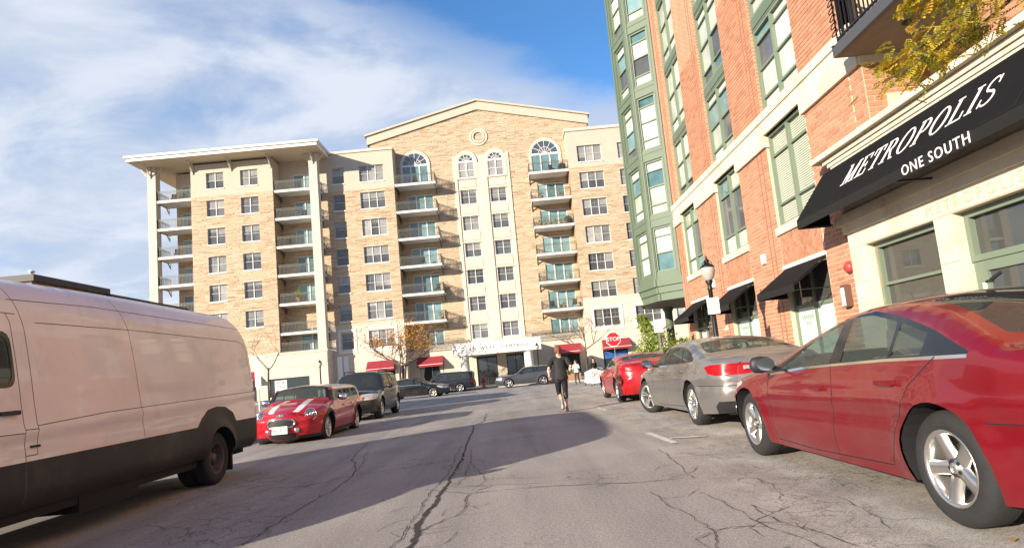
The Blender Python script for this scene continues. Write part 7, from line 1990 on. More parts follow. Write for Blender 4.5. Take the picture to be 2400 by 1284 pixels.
def tree(x, y, seed, label, cat='tree', h=2.4, r=0.10, stems=1, lev=4, spread=0.45, n=3, leaves=None, L0=1.7, up=0.3, per=6, ls=0.08, leafr=0.35, group=None, dirs=None):
    R = random.Random(seed); z0 = gz(x, y)+KH-0.05
    root = empty('tree', (x, y, z0), label, cat, group)
    tr = MB(); tips = []; tw = MB()
    for k in range(stems):
        off = V3((R.uniform(-0.12, 0.12), R.uniform(-0.1, 0.1), 0))*(1 if stems > 1 else 0)
        p = V3((x, y, z0))+off; top = p+V3((R.uniform(-0.1,0.1)+off.x*1.5, R.uniform(-0.1,0.1), h))
        m = (p+top)/2+V3((R.uniform(-0.06,0.06), R.uniform(-0.06,0.06), 0))
        tr.tube([p-V3((0,0,0.1)), p+V3((0,0,0.15)), m, top], [r*1.35, r, r*0.85, r*0.75], 10)
        for q in range(n):
            a = 2*pi*(q/n)+R.uniform(-0.4, 0.4) + k
            d = V3((cos(a)*0.75, sin(a)*0.75, 0.75)) if not dirs else V3(dirs[q % len(dirs)])
            grow(tw, tips, top-V3((0,0,R.uniform(0, 0.3))), d, L0*R.uniform(0.8, 1.15), r*0.55, lev-1, R, spread, n, up)
    tr.build('trunk', M_BARK, root); tag(tw.build('branch', M_TWIG, root), kind='stuff')
    if leaves:
        lf = MB()
        for p, d in tips:
            if callable(leaves[1]) and not leaves[1](p, R): continue
            for i in range(per):
                leaf_quad(lf, p+V3((R.gauss(0, leafr), R.gauss(0, leafr), R.gauss(0, leafr*0.5))), ls*R.uniform(0.6, 1.3), R)
        tag(lf.build('foliage', leaves[0], root), kind='stuff')
    return root
tree(-10.2, 55.8, 4, 'orange leafed street tree left of the apartment entrance', h=2.7, r=0.12, stems=3, lev=4, n=3, spread=0.50, L0=2.05, up=0.10, leaves=(M_LORA, lambda p, R: R.random() < (0.62 if p.z < 5.8 else 0.28) and p.x < -7.2), per=11, ls=0.10, leafr=0.28, dirs=[(1, -0.3, 0.42), (-1, 0.1, 0.40), (0.1, 0.2, 1.1)])
tree(6.1, 52.6, 9, 'bare branched tree right of the apartment entrance', h=2.5, r=0.11, lev=5, n=3, spread=0.48, L0=1.75, up=0.08, dirs=[(1, 0, 0.55), (-1, 0.1, 0.5), (0.15, 0.1, 1.0)], leaves=(M_LORA, lambda p, R: p.z < 4.6 and R.random() < 0.10), per=4, ls=0.07, leafr=0.2)
tree(-22.4, 56.2, 14, 'bare young tree at the left corner of the apartment block', h=3.1, r=0.10, lev=5, n=2, spread=0.5, L0=2.1, up=0.2, dirs=[(1, 0, 0.8), (-0.8, 0.1, 0.9)])
# dense young tree by the corner
def bushy(x, y, seed, label):
    R = random.Random(seed); z0 = gz(x, y)+KH-0.03; K = 1.2
    root = empty('tree', (x, y, z0), label, 'tree')
    t = MB(); t.tube([(x, y, z0-0.1), (x+0.03, y, z0+0.7), (x-0.02, y, z0+1.6), (x-0.25, y, z0+2.9)], [0.06, 0.05, 0.04, 0.012], 8)
    for k in range(26):
        h = R.uniform(0.5, 2.4); a = R.uniform(0, 2*pi); L = R.uniform(0.5, 1.0)
        t.tube([(x, y, z0+h), (x+cos(a)*L*0.5, y+sin(a)*L*0.5, z0+h+0.25*L), (x+cos(a)*L, y+sin(a)*L, z0+h+0.45*L)], [0.02, 0.014, 0.006], 5, caps=False)
    t.build('trunk', M_BARK, root)
    lf = MB(); blobs = [(-0.62, 0, 2.75, 0.22), (-0.55, 0, 2.45, 0.30), (-0.3, 0, 2.0, 0.5), (0.0, 0, 1.5, 0.65), (-0.55, 0.1, 1.35, 0.55), (-0.75, -0.1, 0.95, 0.5), (0.75, 0.1, 1.25, 0.5), (1.0, 0, 1.45, 0.33), (0.35, -0.2, 1.0, 0.6), (-0.2, 0.2, 0.75, 0.6), (0.9, 0.1, 0.8, 0.45), (1.15, 0, 1.05, 0.25), (-1.05, 0, 1.1, 0.25)]
    for bx, by, bz, br in blobs:
        for i in range(int(1000*br)):
            d = V3((R.gauss(0,1), R.gauss(0,1), R.gauss(0,1))).normalized()*br*(R.random()**0.4)*K
            if R.random() < 0.12: d *= 1.35
            leaf_quad(lf, V3((x+bx*K, y+by, z0+bz*1.08))+d, R.uniform(0.045, 0.085), R)
    tag(lf.build('foliage', M_LGRN, root), kind='stuff')
bushy(7.0, 29.6, 3, 'dense young green tree on the corner beside the silver saloon')
# street tree whose yellow branch hangs into the picture at top right
def near_tree():
    R = random.Random(33); x, y = 5.5, 3.4; z0 = KH
    root = empty('tree', (x, y, z0), 'street tree reaching a yellow leafed branch over the dark red saloon', 'tree')
    t = MB(); t.tube([(x, y, 0), (x, y, 0.3), (x-0.03, y+0.04, 1.8), (x-0.1, y+0.1, 3.4), (x+0.1, y+0.1, 5.2)], [0.15, 0.12, 0.105, 0.09, 0.05], 12); t.build('trunk', M_BARK, root)
    b = MB()
    main = [V3(q) for q in ((5.42, 3.48, 3.3), (4.7, 3.9, 3.72), (4.05, 4.05, 3.66), (3.45, 4.05, 3.38), (2.98, 4.02, 3.06), (2.66, 4.0, 2.90))]
    up2 = [V3(q) for q in ((4.7, 3.9, 3.72), (4.2, 4.15, 3.74), (3.75, 4.2, 3.62), (3.35, 4.2, 3.55), (3.1, 4.2, 3.50))]
    lo2 = [V3(q) for q in ((4.05, 4.05, 3.66), (3.8, 4.3, 3.42), (3.45, 4.35, 3.20), (3.2, 4.4, 3.12), (3.05, 4.4, 3.02))]
    tw3 = [V3(q) for q in ((3.45, 4.05, 3.38), (3.2, 3.95, 3.16), (2.85, 3.95, 2.90), (2.62, 3.95, 2.80))]
    b.tube(main, [0.045, 0.03, 0.02, 0.013, 0.008, 0.004], 7); b.tube(up2, [0.02, 0.014, 0.01, 0.007, 0.004], 6); b.tube(lo2, [0.016, 0.012, 0.008, 0.006, 0.003], 6); b.tube(tw3, [0.010, 0.008, 0.006, 0.003], 6)
    b.build('branch', M_BARK, root)
    protos = []
    for k in range(6):
        mb = MB(); n = R.choice((6, 7, 8)); L = R.uniform(0.10, 0.15); w = 0.0045
        mb.add([(0, -0.0012, 0), (L, -0.0008, -0.02*1), (L, 0.0008, -0.02), (0, 0.0012, 0)], [(0,1,2,3)])
        for i in range(n):
            s = L*(i+0.6)/n
            for sg in (1, -1):
                l = 0.030*R.uniform(0.75, 1.15)*(1-0.35*abs(i/n-0.45)); dz = -0.02*s/L+R.uniform(-0.008, 0.002)
                mb.add([(s, 0, -0.02*s/L), (s+0.012, sg*l*0.5-sg*0.0, dz+0.003), (s+0.010, sg*l, dz-0.004), (s-0.004, sg*l*0.55, dz)], [(0,1,2,3)])
        protos.append(mb)
    meshes = [[p.mesh('leaf', m) for m in M_LYEL] for p in protos]
    def put(p, dirv, mi):
        o = link('leaf', meshes[R.randrange(6)][mi], root, loc=p)
        a = atan2(dirv.y, dirv.x)+R.uniform(-1.1, 1.1)
        o.rotation_euler = (R.uniform(-0.7, 0.7), R.uniform(0.0, 1.1), a)
        s = R.uniform(0.8, 1.25); o.scale = (s, s, s)
    cnt = 0
    for path, dens, bright in ((main, 26, 1), (up2, 34, 0), (lo2, 26, 2), (tw3, 26, 1)):
        for a, c in zip(path[1:], path[2:]):
            L = (c-a).length
            for k in range(int(dens*L*2.0)+4):
                t = R.random(); p = a.lerp(c, t)+V3((R.gauss(0, 0.05), R.gauss(0, 0.06), R.gauss(0, 0.05)))
                if cnt >= 285: break
                mi = R.choice((0, 0, 0, 1, 1, 3) if bright == 1 else ((3, 0, 3, 1, 2) if bright == 0 else (2, 2, 1, 2, 3)))
                put(p, c-a, mi); cnt += 1
    ex = [MB() for m in M_LYEL]
    for path, num, mis in ((up2, 150, (3, 0, 1, 2)), (lo2, 90, (2, 1, 0)), (main[1:], 80, (0, 1, 0, 3))):
        for k in range(num):
            i = R.randrange(len(path)-1); p = path[i].lerp(path[i+1], R.random())+V3((R.gauss(0, 0.09), R.gauss(0, 0.10), R.gauss(0.0, 0.07)))
            M = Matrix.Translation(p) @ Matrix.Rotation(R.uniform(0, 2*pi), 4, 'Z') @ Matrix.Rotation(R.uniform(0, 1.1), 4, 'Y') @ Matrix.Rotation(R.uniform(-0.7, 0.7), 4, 'X')
            pr = protos[R.randrange(6)]; ex[R.choice(mis)].add([M @ V3(v) for v in pr.v], pr.f)
    for e, m in zip(ex, M_LYEL):
        if e.f: tag(e.build('foliage', m, root), kind='stuff')
near_tree()

# ------------------------------------------------------------------ lamps, signs, hydrant
M_LGLASS = mat('frosted_globe', (0.55, 0.48, 0.43), 0.35, spec=0.5); M_LGLASS.node_tree.nodes['Principled BSDF'].inputs['Transmission Weight'].default_value = 0.25
M_STEEL = mat('galvanised_steel', (0.42, 0.43, 0.42), 0.45, metal=0.7, var=0.2, vs=5)
M_SRED = mat('sign_red', (0.48, 0.02, 0.03), 0.35)
M_SWHT = mat('sign_white', (0.80, 0.79, 0.76), 0.4)
LAMP = None
def lamp(x, y, label, rz=0.0):
    global LAMP
    z = gz(x, y)+KH
    if LAMP is not None: return copy_tree(LAMP, label=label, loc=(x, y, z), rz=rz)
    r = empty('street_lamp', (x, y, z), label, 'street lamp', 'black post top lamps')
    p = MB(); p.lathe([(0.0, 0), (0.19, 0.0), (0.19, 0.08), (0.15, 0.12), (0.13, 0.45), (0.10, 0.52), (0.085, 0.6), (0.075, 0.64), (0.068, 1.4), (0.055, 2.62), (0.075, 2.66), (0.06, 2.70), (0.055, 2.76), (0.10, 2.86), (0.085, 2.9)], 20, ax='z')
    link('post', p.mesh('post', M_BLKM), r, world=False)
    g = MB(); g.lathe([(0.075, 2.88), (0.13, 2.95), (0.175, 3.04), (0.19, 3.12), (0.18, 3.2), (0.165, 3.24)], 20); link('globe', g.mesh('globe', M_LGLASS), r, world=False)
    c = MB(); c.lathe([(0.185, 3.235), (0.19, 3.25), (0.15, 3.29), (0.09, 3.33), (0.06, 3.36), (0.055, 3.40), (0.075, 3.42), (0.05, 3.45), (0.02, 3.48), (0.03, 3.51), (0.012, 3.545), (0.0, 3.58)], 20)
    for k in range(4):
        a = pi/4+k*pi/2; c.tube([(0.15*cos(a), 0.15*sin(a), 3.29), (0.13*cos(a), 0.13*sin(a), 3.36), (0.07*cos(a), 0.07*sin(a), 3.40)], 0.012, 5)
    link('cap', c.mesh('cap', M_BLKM), r, world=False)
    LAMP = r; return r
lamp(5.35, 16.35, 'black street lamp with a parking notice near the silver saloon')
lamp(2.05, 55.6, 'black street lamp in front of the white entrance sign')
lamp(-17.6, 56.0, 'black street lamp beside the lease sign at far left')
def sign_plate(name, label, cat, x, y, z, w, h, face=(0, -1), group=None, post=None, m=None, r=0.03):
    """flat sign board with rounded corners facing (fx, fy), on a post standing on the pavement"""
    f = Vector(face).normalized(); rt = Vector((-f.y, f.x))     # reading direction, seen from the front
    rt = Vector((-f.y, f.x)) if True else rt
    g = gz(x, y)+KH
    root = empty(name, (x, y, g), label, cat, group)
    pts = round_poly([(-w/2, -h/2), (w/2, -h/2), (w/2, h/2), (-w/2, h/2)], r, 4)
    fn = lambda p, t: (x+rt.x*p[0]+f.x*(0.06+0.012*t), y+rt.y*p[0]+f.y*(0.06+0.012*t), z+p[1])
    b = MB(); b.prism(pts, fn); o = b.build('board', m or M_SWHT, root)
    if post:
        q = MB()
        for k in (-0.018, 0.018): q.bar((x+rt.x*k, y+rt.y*k, g-0.1), (x+rt.x*k, y+rt.y*k, post), 0.02, 0.03)
        q.bar((x, y+0.012, g-0.1), (x, y+0.012, post-0.01), 0.03, 0.012); q.build('post', M_STEEL, root)
    return root, o, rt, f, fn
def stx(par, s, size, m, x, y, z, rt, f, d=0.076, **k): return put_text('lettering', s, size, m, (x+f.x*d, y+f.y*d, z), (rt.x, rt.y, 0), (0, 0, 1), par, extrude=0.002, **k)
M_SGRN = mat('sign_green_ink', (0.05, 0.14, 0.08), 0.6)
r, o, rt, f, fn = sign_plate('parking_sign', 'white two hour parking notice fixed to the near street lamp', 'sign', 5.33, 16.25, 2.30, 0.31, 0.43, (-0.12, -1))
for s, zz, sz in (('2', 2.44, 0.10), ('HOUR', 2.335, 0.095), ('PARKING', 2.235, 0.075), ('8AM-6PM', 2.15, 0.05)): stx(o, s, sz, M_SGRN, 5.33, 16.25, zz, rt, f)
r, o, rt, f, fn = sign_plate('parking_sign', 'white no parking sign with red print on a steel post', 'sign', 5.72, 24.3, 2.30, 0.34, 0.5, (-0.1, -1), post=2.5)
for s, zz, sz in (('NO', 2.46, 0.10), ('PARKING', 2.36, 0.075), ('ANY', 2.26, 0.07), ('TIME', 2.17, 0.07)): stx(o, s, sz, M_SRED, 5.72, 24.3, zz, rt, f)
# octagonal stop sign
sx, sy, sz = 5.14, 32.0, 2.2; g = gz(sx, sy)+KH
ss = empty('stop_sign', (sx, sy, g), 'red octagonal stop sign on a thin post in front of the dark red awning', 'stop sign')
oct_ = lambda rr2: [(rr2*cos(pi/8+k*pi/4), rr2*sin(pi/8+k*pi/4)) for k in range(8)]
b = MB(); b.prism(oct_(0.40), lambda p, t: (sx+p[0], sy-0.05-0.012*t, sz+p[1])); o = b.build('border', M_SWHT, ss)
b = MB(); b.prism(oct_(0.368), lambda p, t: (sx+p[0], sy-0.055-0.012*t, sz+p[1])); o = b.build('board', M_SRED, ss)
put_text('lettering', 'STOP', 0.285, M_SWHT, (sx, sy-0.07, sz), (1, 0, 0), (0, 0, 1), o, extrude=0.002)
b = MB(); b.bar((sx+0.02, sy, g-0.1), (sx+0.02, sy, sz+0.3), 0.05, 0.03); b.build('post', M_STEEL, ss)
# portable no right turn board at the corner
bx, by = 4.35, 34.6; g = gz(bx, by)
nb = empty('portable_sign', (bx, by, g), 'white portable board with a no right turn symbol in front of the red saloon', 'sign')
b = MB(); b.prism(round_poly([(-0.30, 0.12), (0.30, 0.16), (0.31, 0.92), (-0.29, 0.92)], 0.06), lambda p, t: (bx+p[0], by-0.03*t, g+p[1])); o = b.build('board', M_SWHT, nb)
b = MB()
for i in range(28):
    a0, a1 = 2*pi*i/28, 2*pi*(i+1)/28
    b.prism([(0.19*cos(a0), 0.19*sin(a0)), (0.225*cos(a0), 0.225*sin(a0)), (0.225*cos(a1), 0.225*sin(a1)), (0.19*cos(a1), 0.19*sin(a1))], lambda p, t: (bx+0.02+p[0], by-0.036-0.004*t, g+0.58+p[1]))
b.bar((bx-0.11, by-0.039, g+0.72), (bx+0.15, by-0.039, g+0.44), 0.005, 0.035, up=(0,1,0)); b.build('prohibition_ring', M_SRED, o)
b = MB(); b.box(bx-0.07, bx-0.03, by-0.038, by-0.034, g+0.46, g+0.66); b.box(bx-0.07, bx+0.06, by-0.0385, by-0.0345, g+0.64, g+0.68); b.prism([(0.05, 0.60), (0.13, 0.66), (0.05, 0.72)], lambda p, t: (bx+p[0], by-0.034-0.004*t, g+p[1])); b.build('arrow', M_INK, o)
b = MB()
for k in (-0.24, 0.24): b.bar((bx+k, by, g+0.12), (bx+k, by-0.18, g), 0.03); b.bar((bx+k, by, g+0.12), (bx+k, by+0.22, g), 0.03)
b.build('leg', M_BLKM, nb)
bx2, by2 = 4.15, 35.8; g2 = gz(bx2, by2)
nb2 = empty('folded_banner', (bx2, by2, g2), 'white cloth draped over a low barrier left of the no right turn board', 'barrier')
b = MB(); b.prism([(-0.28, 0.2), (-0.1, 0.14), (0.1, 0.22), (0.28, 0.16), (0.26, 0.80), (0.0, 0.86), (-0.24, 0.78)], lambda p, t: (bx2+p[0], by2+0.2*(1-t)*(1-p[1])-0.1*t*(1-p[1]), g2+p[1])); b.build('cloth', M_SWHT, nb2)
b = MB(); b.bar((bx2-0.25, by2, g2), (bx2-0.25, by2, g2+0.7), 0.04); b.bar((bx2+0.25, by2, g2), (bx2+0.25, by2, g2+0.7), 0.04); b.build('leg', M_BLKM, nb2)
# two tall white boards and a grey board on the left verge
wx_, wy_ = -8.35, 30.2; g = gz(wx_, wy_)+KH if wy_ < 33 else gz(wx_, wy_)
wp = empty('board_post', (wx_, wy_, g), 'pair of tall narrow white boards on a post behind the grey sport utility vehicle', 'sign')
for k, dx in enumerate((-0.16, 0.14)):
    b = MB(); b.obox((wx_+dx, wy_-0.03, 1.95), 0.22, 0.03, 1.15, Matrix.Rotation(0.12*(1-2*k), 3, 'Z')); b.build('board', M_SWHT, wp)
b = MB(); b.bar((wx_, wy_, g-0.1), (wx_, wy_, 2.5), 0.06); b.build('post', M_STEEL, wp)
gx_, gy_ = -9.2, 22.2; g = gz(gx_, gy_)+KH
gp = empty('board_post', (gx_, gy_, g), 'grey sign board seen from behind just right of the white van', 'sign')
b = MB(); b.obox((gx_, gy_-0.03, 1.75), 0.22, 0.02, 1.0); b.build('board', M_STEEL, gp)
b = MB(); b.bar((gx_, gy_, g-0.1), (gx_, gy_, 2.3), 0.05); b.build('post', M_STEEL, gp)
# hydrant
hx, hy = -2.95, 55.0; g = gz(hx, hy)+KH
hd = empty('fire_hydrant', (hx, hy, g), 'orange red fire hydrant on the far kerb between the wagon and the crossover', 'hydrant')
M_HYD = mat('hydrant_orange', (0.55, 0.12, 0.04), 0.5); M_HYDR = mat('hydrant_red', (0.40, 0.03, 0.03), 0.5)
b = MB(); b.lathe([(0.0, 0), (0.22, 0.0), (0.22, 0.05), (0.16, 0.08), (0.15, 0.5), (0.2, 0.54), (0.2, 0.6)], 16, (hx, hy, g)); b.build('barrel', M_HYD, hd)
b = MB(); b.lathe([(0.19, 0.6), (0.18, 0.72), (0.12, 0.83), (0.05, 0.87), (0.05, 0.95), (0.0, 0.96)], 16, (hx, hy, g)); b.build('bonnet', M_HYDR, hd)
for dx, dy, rr2 in ((0.2, 0, 0.07), (-0.2, 0, 0.07), (0, -0.2, 0.09)):
    b = MB(); b.tube([(hx, hy, g+0.5), (hx+dx*1.25, hy+dy*1.25, g+0.5)], rr2, 10); b.build('outlet', M_HYDR, hd)
# planter box by the far kerb
px_, py_ = 4.75, 51.0; g = gz(px_, py_)+KH
pb = empty('planter', (px_, py_, g), 'low brown planter box on the far pavement behind the woman in white', 'planter')
b = MB(); b.box(px_-0.75, px_+0.5, py_-0.3, py_+0.3, g, g+0.55); b.build('box', mat('brown_planter', (0.36, 0.20, 0.11), 0.8, var=0.2, vs=4), pb)
b = MB(); R = random.Random(2)
for k in range(260): leaf_quad(b, V3((px_+R.uniform(-0.7, 0.45), py_+R.uniform(-0.28, 0.28), g+0.55+abs(R.gauss(0, 0.13)))), 0.06, R)
tag(b.build('foliage', M_LGRN, pb), kind='stuff')
# things standing on the balconies
M_COVER = mat('black_cover', (0.02, 0.02, 0.022), 0.8); M_TERRA = mat('terracotta', (0.40, 0.17, 0.09), 0.8)
def patio_chair(x, y, z, label, rz=0.0):
    r = empty('patio_chair', (x, y, z), label, 'chair', 'chairs on the balconies', rz)
    s = MB(); s.box(-0.25, 0.25, -0.25, 0.22, 0.40, 0.45); link('seat', s.mesh('seat', M_COVER), r, world=False)
    s = MB(); s.obox((0, 0.27, 0.72), 0.5, 0.05, 0.62, Matrix.Rotation(-0.18, 3, 'X')); link('backrest', s.mesh('backrest', M_COVER), r, world=False)
    for a in (-0.22, 0.22):
        for q in (-0.22, 0.2):
            s = MB(); s.bar((a, q, 0), (a, q, 0.40), 0.035); link('leg', s.mesh('leg', M_COVER), r, world=False)
def grill(x, y, z, label, w=0.5):
    r = empty('covered_grill', (x, y, z), label, 'grill', 'covered grills on the balconies')
    s = MB(); s.lathe([(0.0, 1.08), (0.2*w/0.5, 1.05), (0.34*w/0.5, 0.9), (0.36*w/0.5, 0.5), (0.33*w/0.5, 0.02), (0, 0.0)], 12); link('cover', s.mesh('cover', M_COVER), r, world=False)
def pot(x, y, z, label, sz=1.0, seed=1):
    r = empty('potted_plant', (x, y, z), label, 'potted plant', 'plants on the balconies')
    s = MB(); s.lathe([(0, 0), (0.14*sz, 0), (0.19*sz, 0.32*sz), (0.2*sz, 0.34*sz), (0.17*sz, 0.33*sz), (0, 0.3*sz)], 12); link('pot', s.mesh('pot', M_TERRA), r, world=False)
    R = random.Random(seed); l = MB()
    for k in range(90): leaf_quad(l, V3((R.gauss(0, 0.15*sz), R.gauss(0, 0.12*sz), 0.38*sz+abs(R.gauss(0.16, 0.16))*sz)), 0.06*sz, R)
    tag(link('foliage', l.mesh('foliage', M_LGRN), r, world=False), kind='stuff')
bz = [21.8-2.97*k for k in range(6)]; wz = slabs_z
grill(7.0, 65.1, bz[0], 'black covered grill on the top balcony right of the gable windows', 0.62); patio_chair(5.9, 64.9, bz[0], 'black chair beside the covered grill on the top right balcony', 0.5)
grill(7.1, 65.2, bz[2], 'black covered grill on the third balcony down at right', 0.6); pot(4.4, 64.6, bz[1], 'leafy pot on the second balcony down at right', 1.2, 3); pot(6.6, 64.7, bz[1], 'spiky pot at the right end of the second balcony down', 1.0, 4)
for k in range(6): pot(4.0+0.55*k, 64.4, bz[2], ['first', 'second', 'third', 'fourth', 'fifth', 'sixth'][k]+' pot from the left in the plant row of the third right balcony', 1.0, 10+k)
pot(4.0, 64.5, bz[4], 'small pot at the left of the fifth balcony down at right', 0.9, 20); pot(6.6, 64.5, bz[4], 'small pot at the right of the fifth balcony down at right', 0.9, 21)
patio_chair(4.6, 64.9, bz[5], 'black chair on the lowest right balcony left of its plant', 0.3); pot(5.7, 64.5, bz[5], 'potted plant at the middle of the lowest right balcony', 1.1, 22); patio_chair(6.8, 64.9, bz[5], 'black chair on the lowest right balcony right of its plant', -0.3)
patio_chair(-9.0, 64.8, bz[0], 'black chair on the top balcony left of the small arched windows', 0.2); patio_chair(-8.8, 64.8, bz[3], 'dark chair on the fourth balcony down of the centre left stack', 0.2); patio_chair(-7.5, 64.9, bz[4], 'dark chair on the fifth balcony down of the centre left stack', -0.3); pot(-7.2, 64.4, bz[5], 'leafy pot on the lowest balcony of the centre left stack', 1.2, 30)
for k, (x, z) in enumerate(((-34.2, 0), (-32.6, 1), (-34.0, 2))): patio_chair(x, 63.0, wz[z], 'dark chair on the %s balcony of the leftmost stack' % ['top', 'second', 'third'][k], 0.3)
grill(-33.4, 63.4, wz[0], 'dark covered grill on the top balcony of the leftmost stack', 0.5); pot(-21.4, 62.6, wz[4], 'broad green plant on the fifth balcony beside the tall cream column', 1.7, 40); patio_chair(-20.6, 63.0, wz[1], 'dark chair on the second balcony beside the tall cream column', 0.2); patio_chair(-22.3, 63.0, wz[2], 'dark chair on the third balcony beside the tall cream column', 0.2)
# ------------------------------------------------------------------ people
M_SKIN = mat('skin', (0.55, 0.33, 0.24), 0.55, var=0.08, vs=12)
M_LIPS = mat('lips', (0.40, 0.13, 0.12), 0.5)
M_HAIRR = mat('auburn_hair', (0.20, 0.075, 0.035), 0.6, var=0.4, vs=40)
M_HAIRD = mat('dark_hair', (0.018, 0.012, 0.01), 0.5, var=0.3, vs=40)
M_BSHIRT = mat('black_running_shirt', (0.010, 0.010, 0.012), 0.75, var=0.3, vs=9, bump=0.3, bs=14)
M_BTIGHT = mat('black_capri_leggings', (0.007, 0.007, 0.008), 0.6, bump=0.2, bs=16)
M_WHTOP = mat('white_blouse', (0.68, 0.64, 0.58), 0.8, var=0.15, vs=8)
M_JEAN = mat('dark_jeans', (0.025, 0.03, 0.05), 0.8)
M_SHOE = mat('grey_running_shoe', (0.22, 0.20, 0.20), 0.6, var=0.3, vs=20); M_SOLE = mat('dark_sole', (0.03, 0.03, 0.032), 0.7)
def skin_obj(name, J, E, m, parent, levels=2, root=0):
    """J: name -> (position, radius); E: bones. One continuous surface grown round the skeleton"""
    names = list(J); ix = {n: i for i, n in enumerate(names)}
    me = bpy.data.meshes.new(name); me.from_pydata([J[n][0] for n in names], [(ix[a], ix[b]) for a, b in E], [])
    o = bpy.data.objects.new(name, me); col.objects.link(o)
    md = o.modifiers.new('skin', 'SKIN'); md.use_smooth_shade = True
    sv = me.skin_vertices[0].data
    for n in names:
        r = J[n][1]; sv[ix[n]].radius = r if isinstance(r, tuple) else (r, r)
    sv[root].use_root = True
    sb = o.modifiers.new('sub', 'SUBSURF'); sb.levels = levels; sb.render_levels = levels
    dg = bpy.context.evaluated_depsgraph_get(); dg.update()
    m2 = bpy.data.meshes.new_from_object(o.evaluated_get(dg)); m2.name = name
    for p in m2.polygons: p.use_smooth = True
    m2.materials.clear(); m2.materials.append(m)
    bpy.data.objects.remove(o)
    return link(name, m2, parent, world=False)
def head(parent, c, s, hairm, facing, bun=False, long=False, skinm=None):
    """hair cap, ears, nose and eyes on a head centred at c (the skull itself belongs to the body)"""
    c = V3(c); h = MB(); n = 16; vs = []; rows = 10
    for i in range(rows+1):
        ph = pi*0.5 - (pi*0.82)*i/rows
        for k in range(n):
            a = 2*pi*k/n; front = cos(a - facing)
            rr2 = s*(1.10 + 0.04*sin(3*a+i)); ph2 = ph if front < 0.35 else max(ph, 0.50)
            vs.append(c + V3((cos(a)*cos(ph2)*rr2*0.90, sin(a)*cos(ph2)*rr2*1.02, sin(ph2)*rr2*1.15+0.01)))
    h.add(vs, [(i*n+k, i*n+(k+1) % n, (i+1)*n+(k+1) % n, (i+1)*n+k) for i in range(rows) for k in range(n)], 0, True)
    bk = V3((cos(facing+pi), sin(facing+pi), 0))
    if bun: h.lathe([(0.0, 0.055), (0.035, 0.048), (0.055, 0.02), (0.055, -0.02), (0.035, -0.048), (0.0, -0.055)], 12, tuple(c+bk*s*1.15+V3((0, 0, 0.02)))); h.tube([c+bk*s*1.2, c+bk*s*1.5+V3((0, 0, -0.05)), c+bk*s*1.35+V3((0.01, 0, -0.14))], [0.03, 0.03, 0.008], 8)
    if long:
        for k in range(-3, 4):
            a = facing+pi+k*0.42; d = V3((cos(a), sin(a), 0)); h.tube([c+d*s*0.95+V3((0,0,0.02)), c+d*s*1.15+V3((0,0,-0.12)), c+d*s*1.1+V3((0,0,-0.30))], [0.045, 0.05, 0.015], 8)
    link('hair', h.mesh('hair', hairm), parent, world=False)
    fw = V3((cos(facing), sin(facing), 0)); rt = V3((sin(facing), -cos(facing), 0))
    e = MB()
    for sg in (1, -1): e.lathe([(0.0, 0.012), (0.009, 0.008), (0.012, 0.0), (0.009, -0.008), (0, -0.012)], 8, tuple(c+fw*s*0.80+rt*sg*0.032+V3((0, 0, 0.005))))
    link('eyes', e.mesh('eyes', M_SOLE), parent, world=False)
    e = MB(); e.obox(tuple(c+fw*s*0.83+V3((0, 0, -0.058))), 0.045, 0.012, 0.010, Matrix.Rotation(facing-pi/2, 3, 'Z')); link('mouth', e.mesh('mouth', M_LIPS), parent, world=False)
def hand_bones(J, E, side, w, d, up):
    """palm, four fingers and a thumb from the wrist joint w in direction d"""
    w = V3(w); d = V3(d).normalized(); up = V3(up).normalized(); lat = d.cross(up).normalized()
    J['palm'+side] = (tuple(w+d*0.055), (0.030, 0.016)); E.append(('wri'+side, 'palm'+side))
    for k, (o, L) in enumerate(((-0.027, 0.055), (-0.009, 0.065), (0.009, 0.060), (0.027, 0.048))):
        a = w+d*0.085+lat*o; b = a+d*L*0.5-up*0.008; c = b+d*L*0.35-up*0.030
        J['f%d%s' % (k, side)] = (tuple(a), 0.010); J['g%d%s' % (k, side)] = (tuple(b), 0.009); J['h%d%s' % (k, side)] = (tuple(c), 0.008)
        E += [('palm'+side, 'f%d%s' % (k, side)), ('f%d%s' % (k, side), 'g%d%s' % (k, side)), ('g%d%s' % (k, side), 'h%d%s' % (k, side))]
    a = w+d*0.035-lat*0.035; b = a+d*0.035-lat*0.012
    J['t0'+side] = (tuple(a), 0.011); J['t1'+side] = (tuple(b), 0.010); E += [('palm'+side, 't0'+side), ('t0'+side, 't1'+side)]
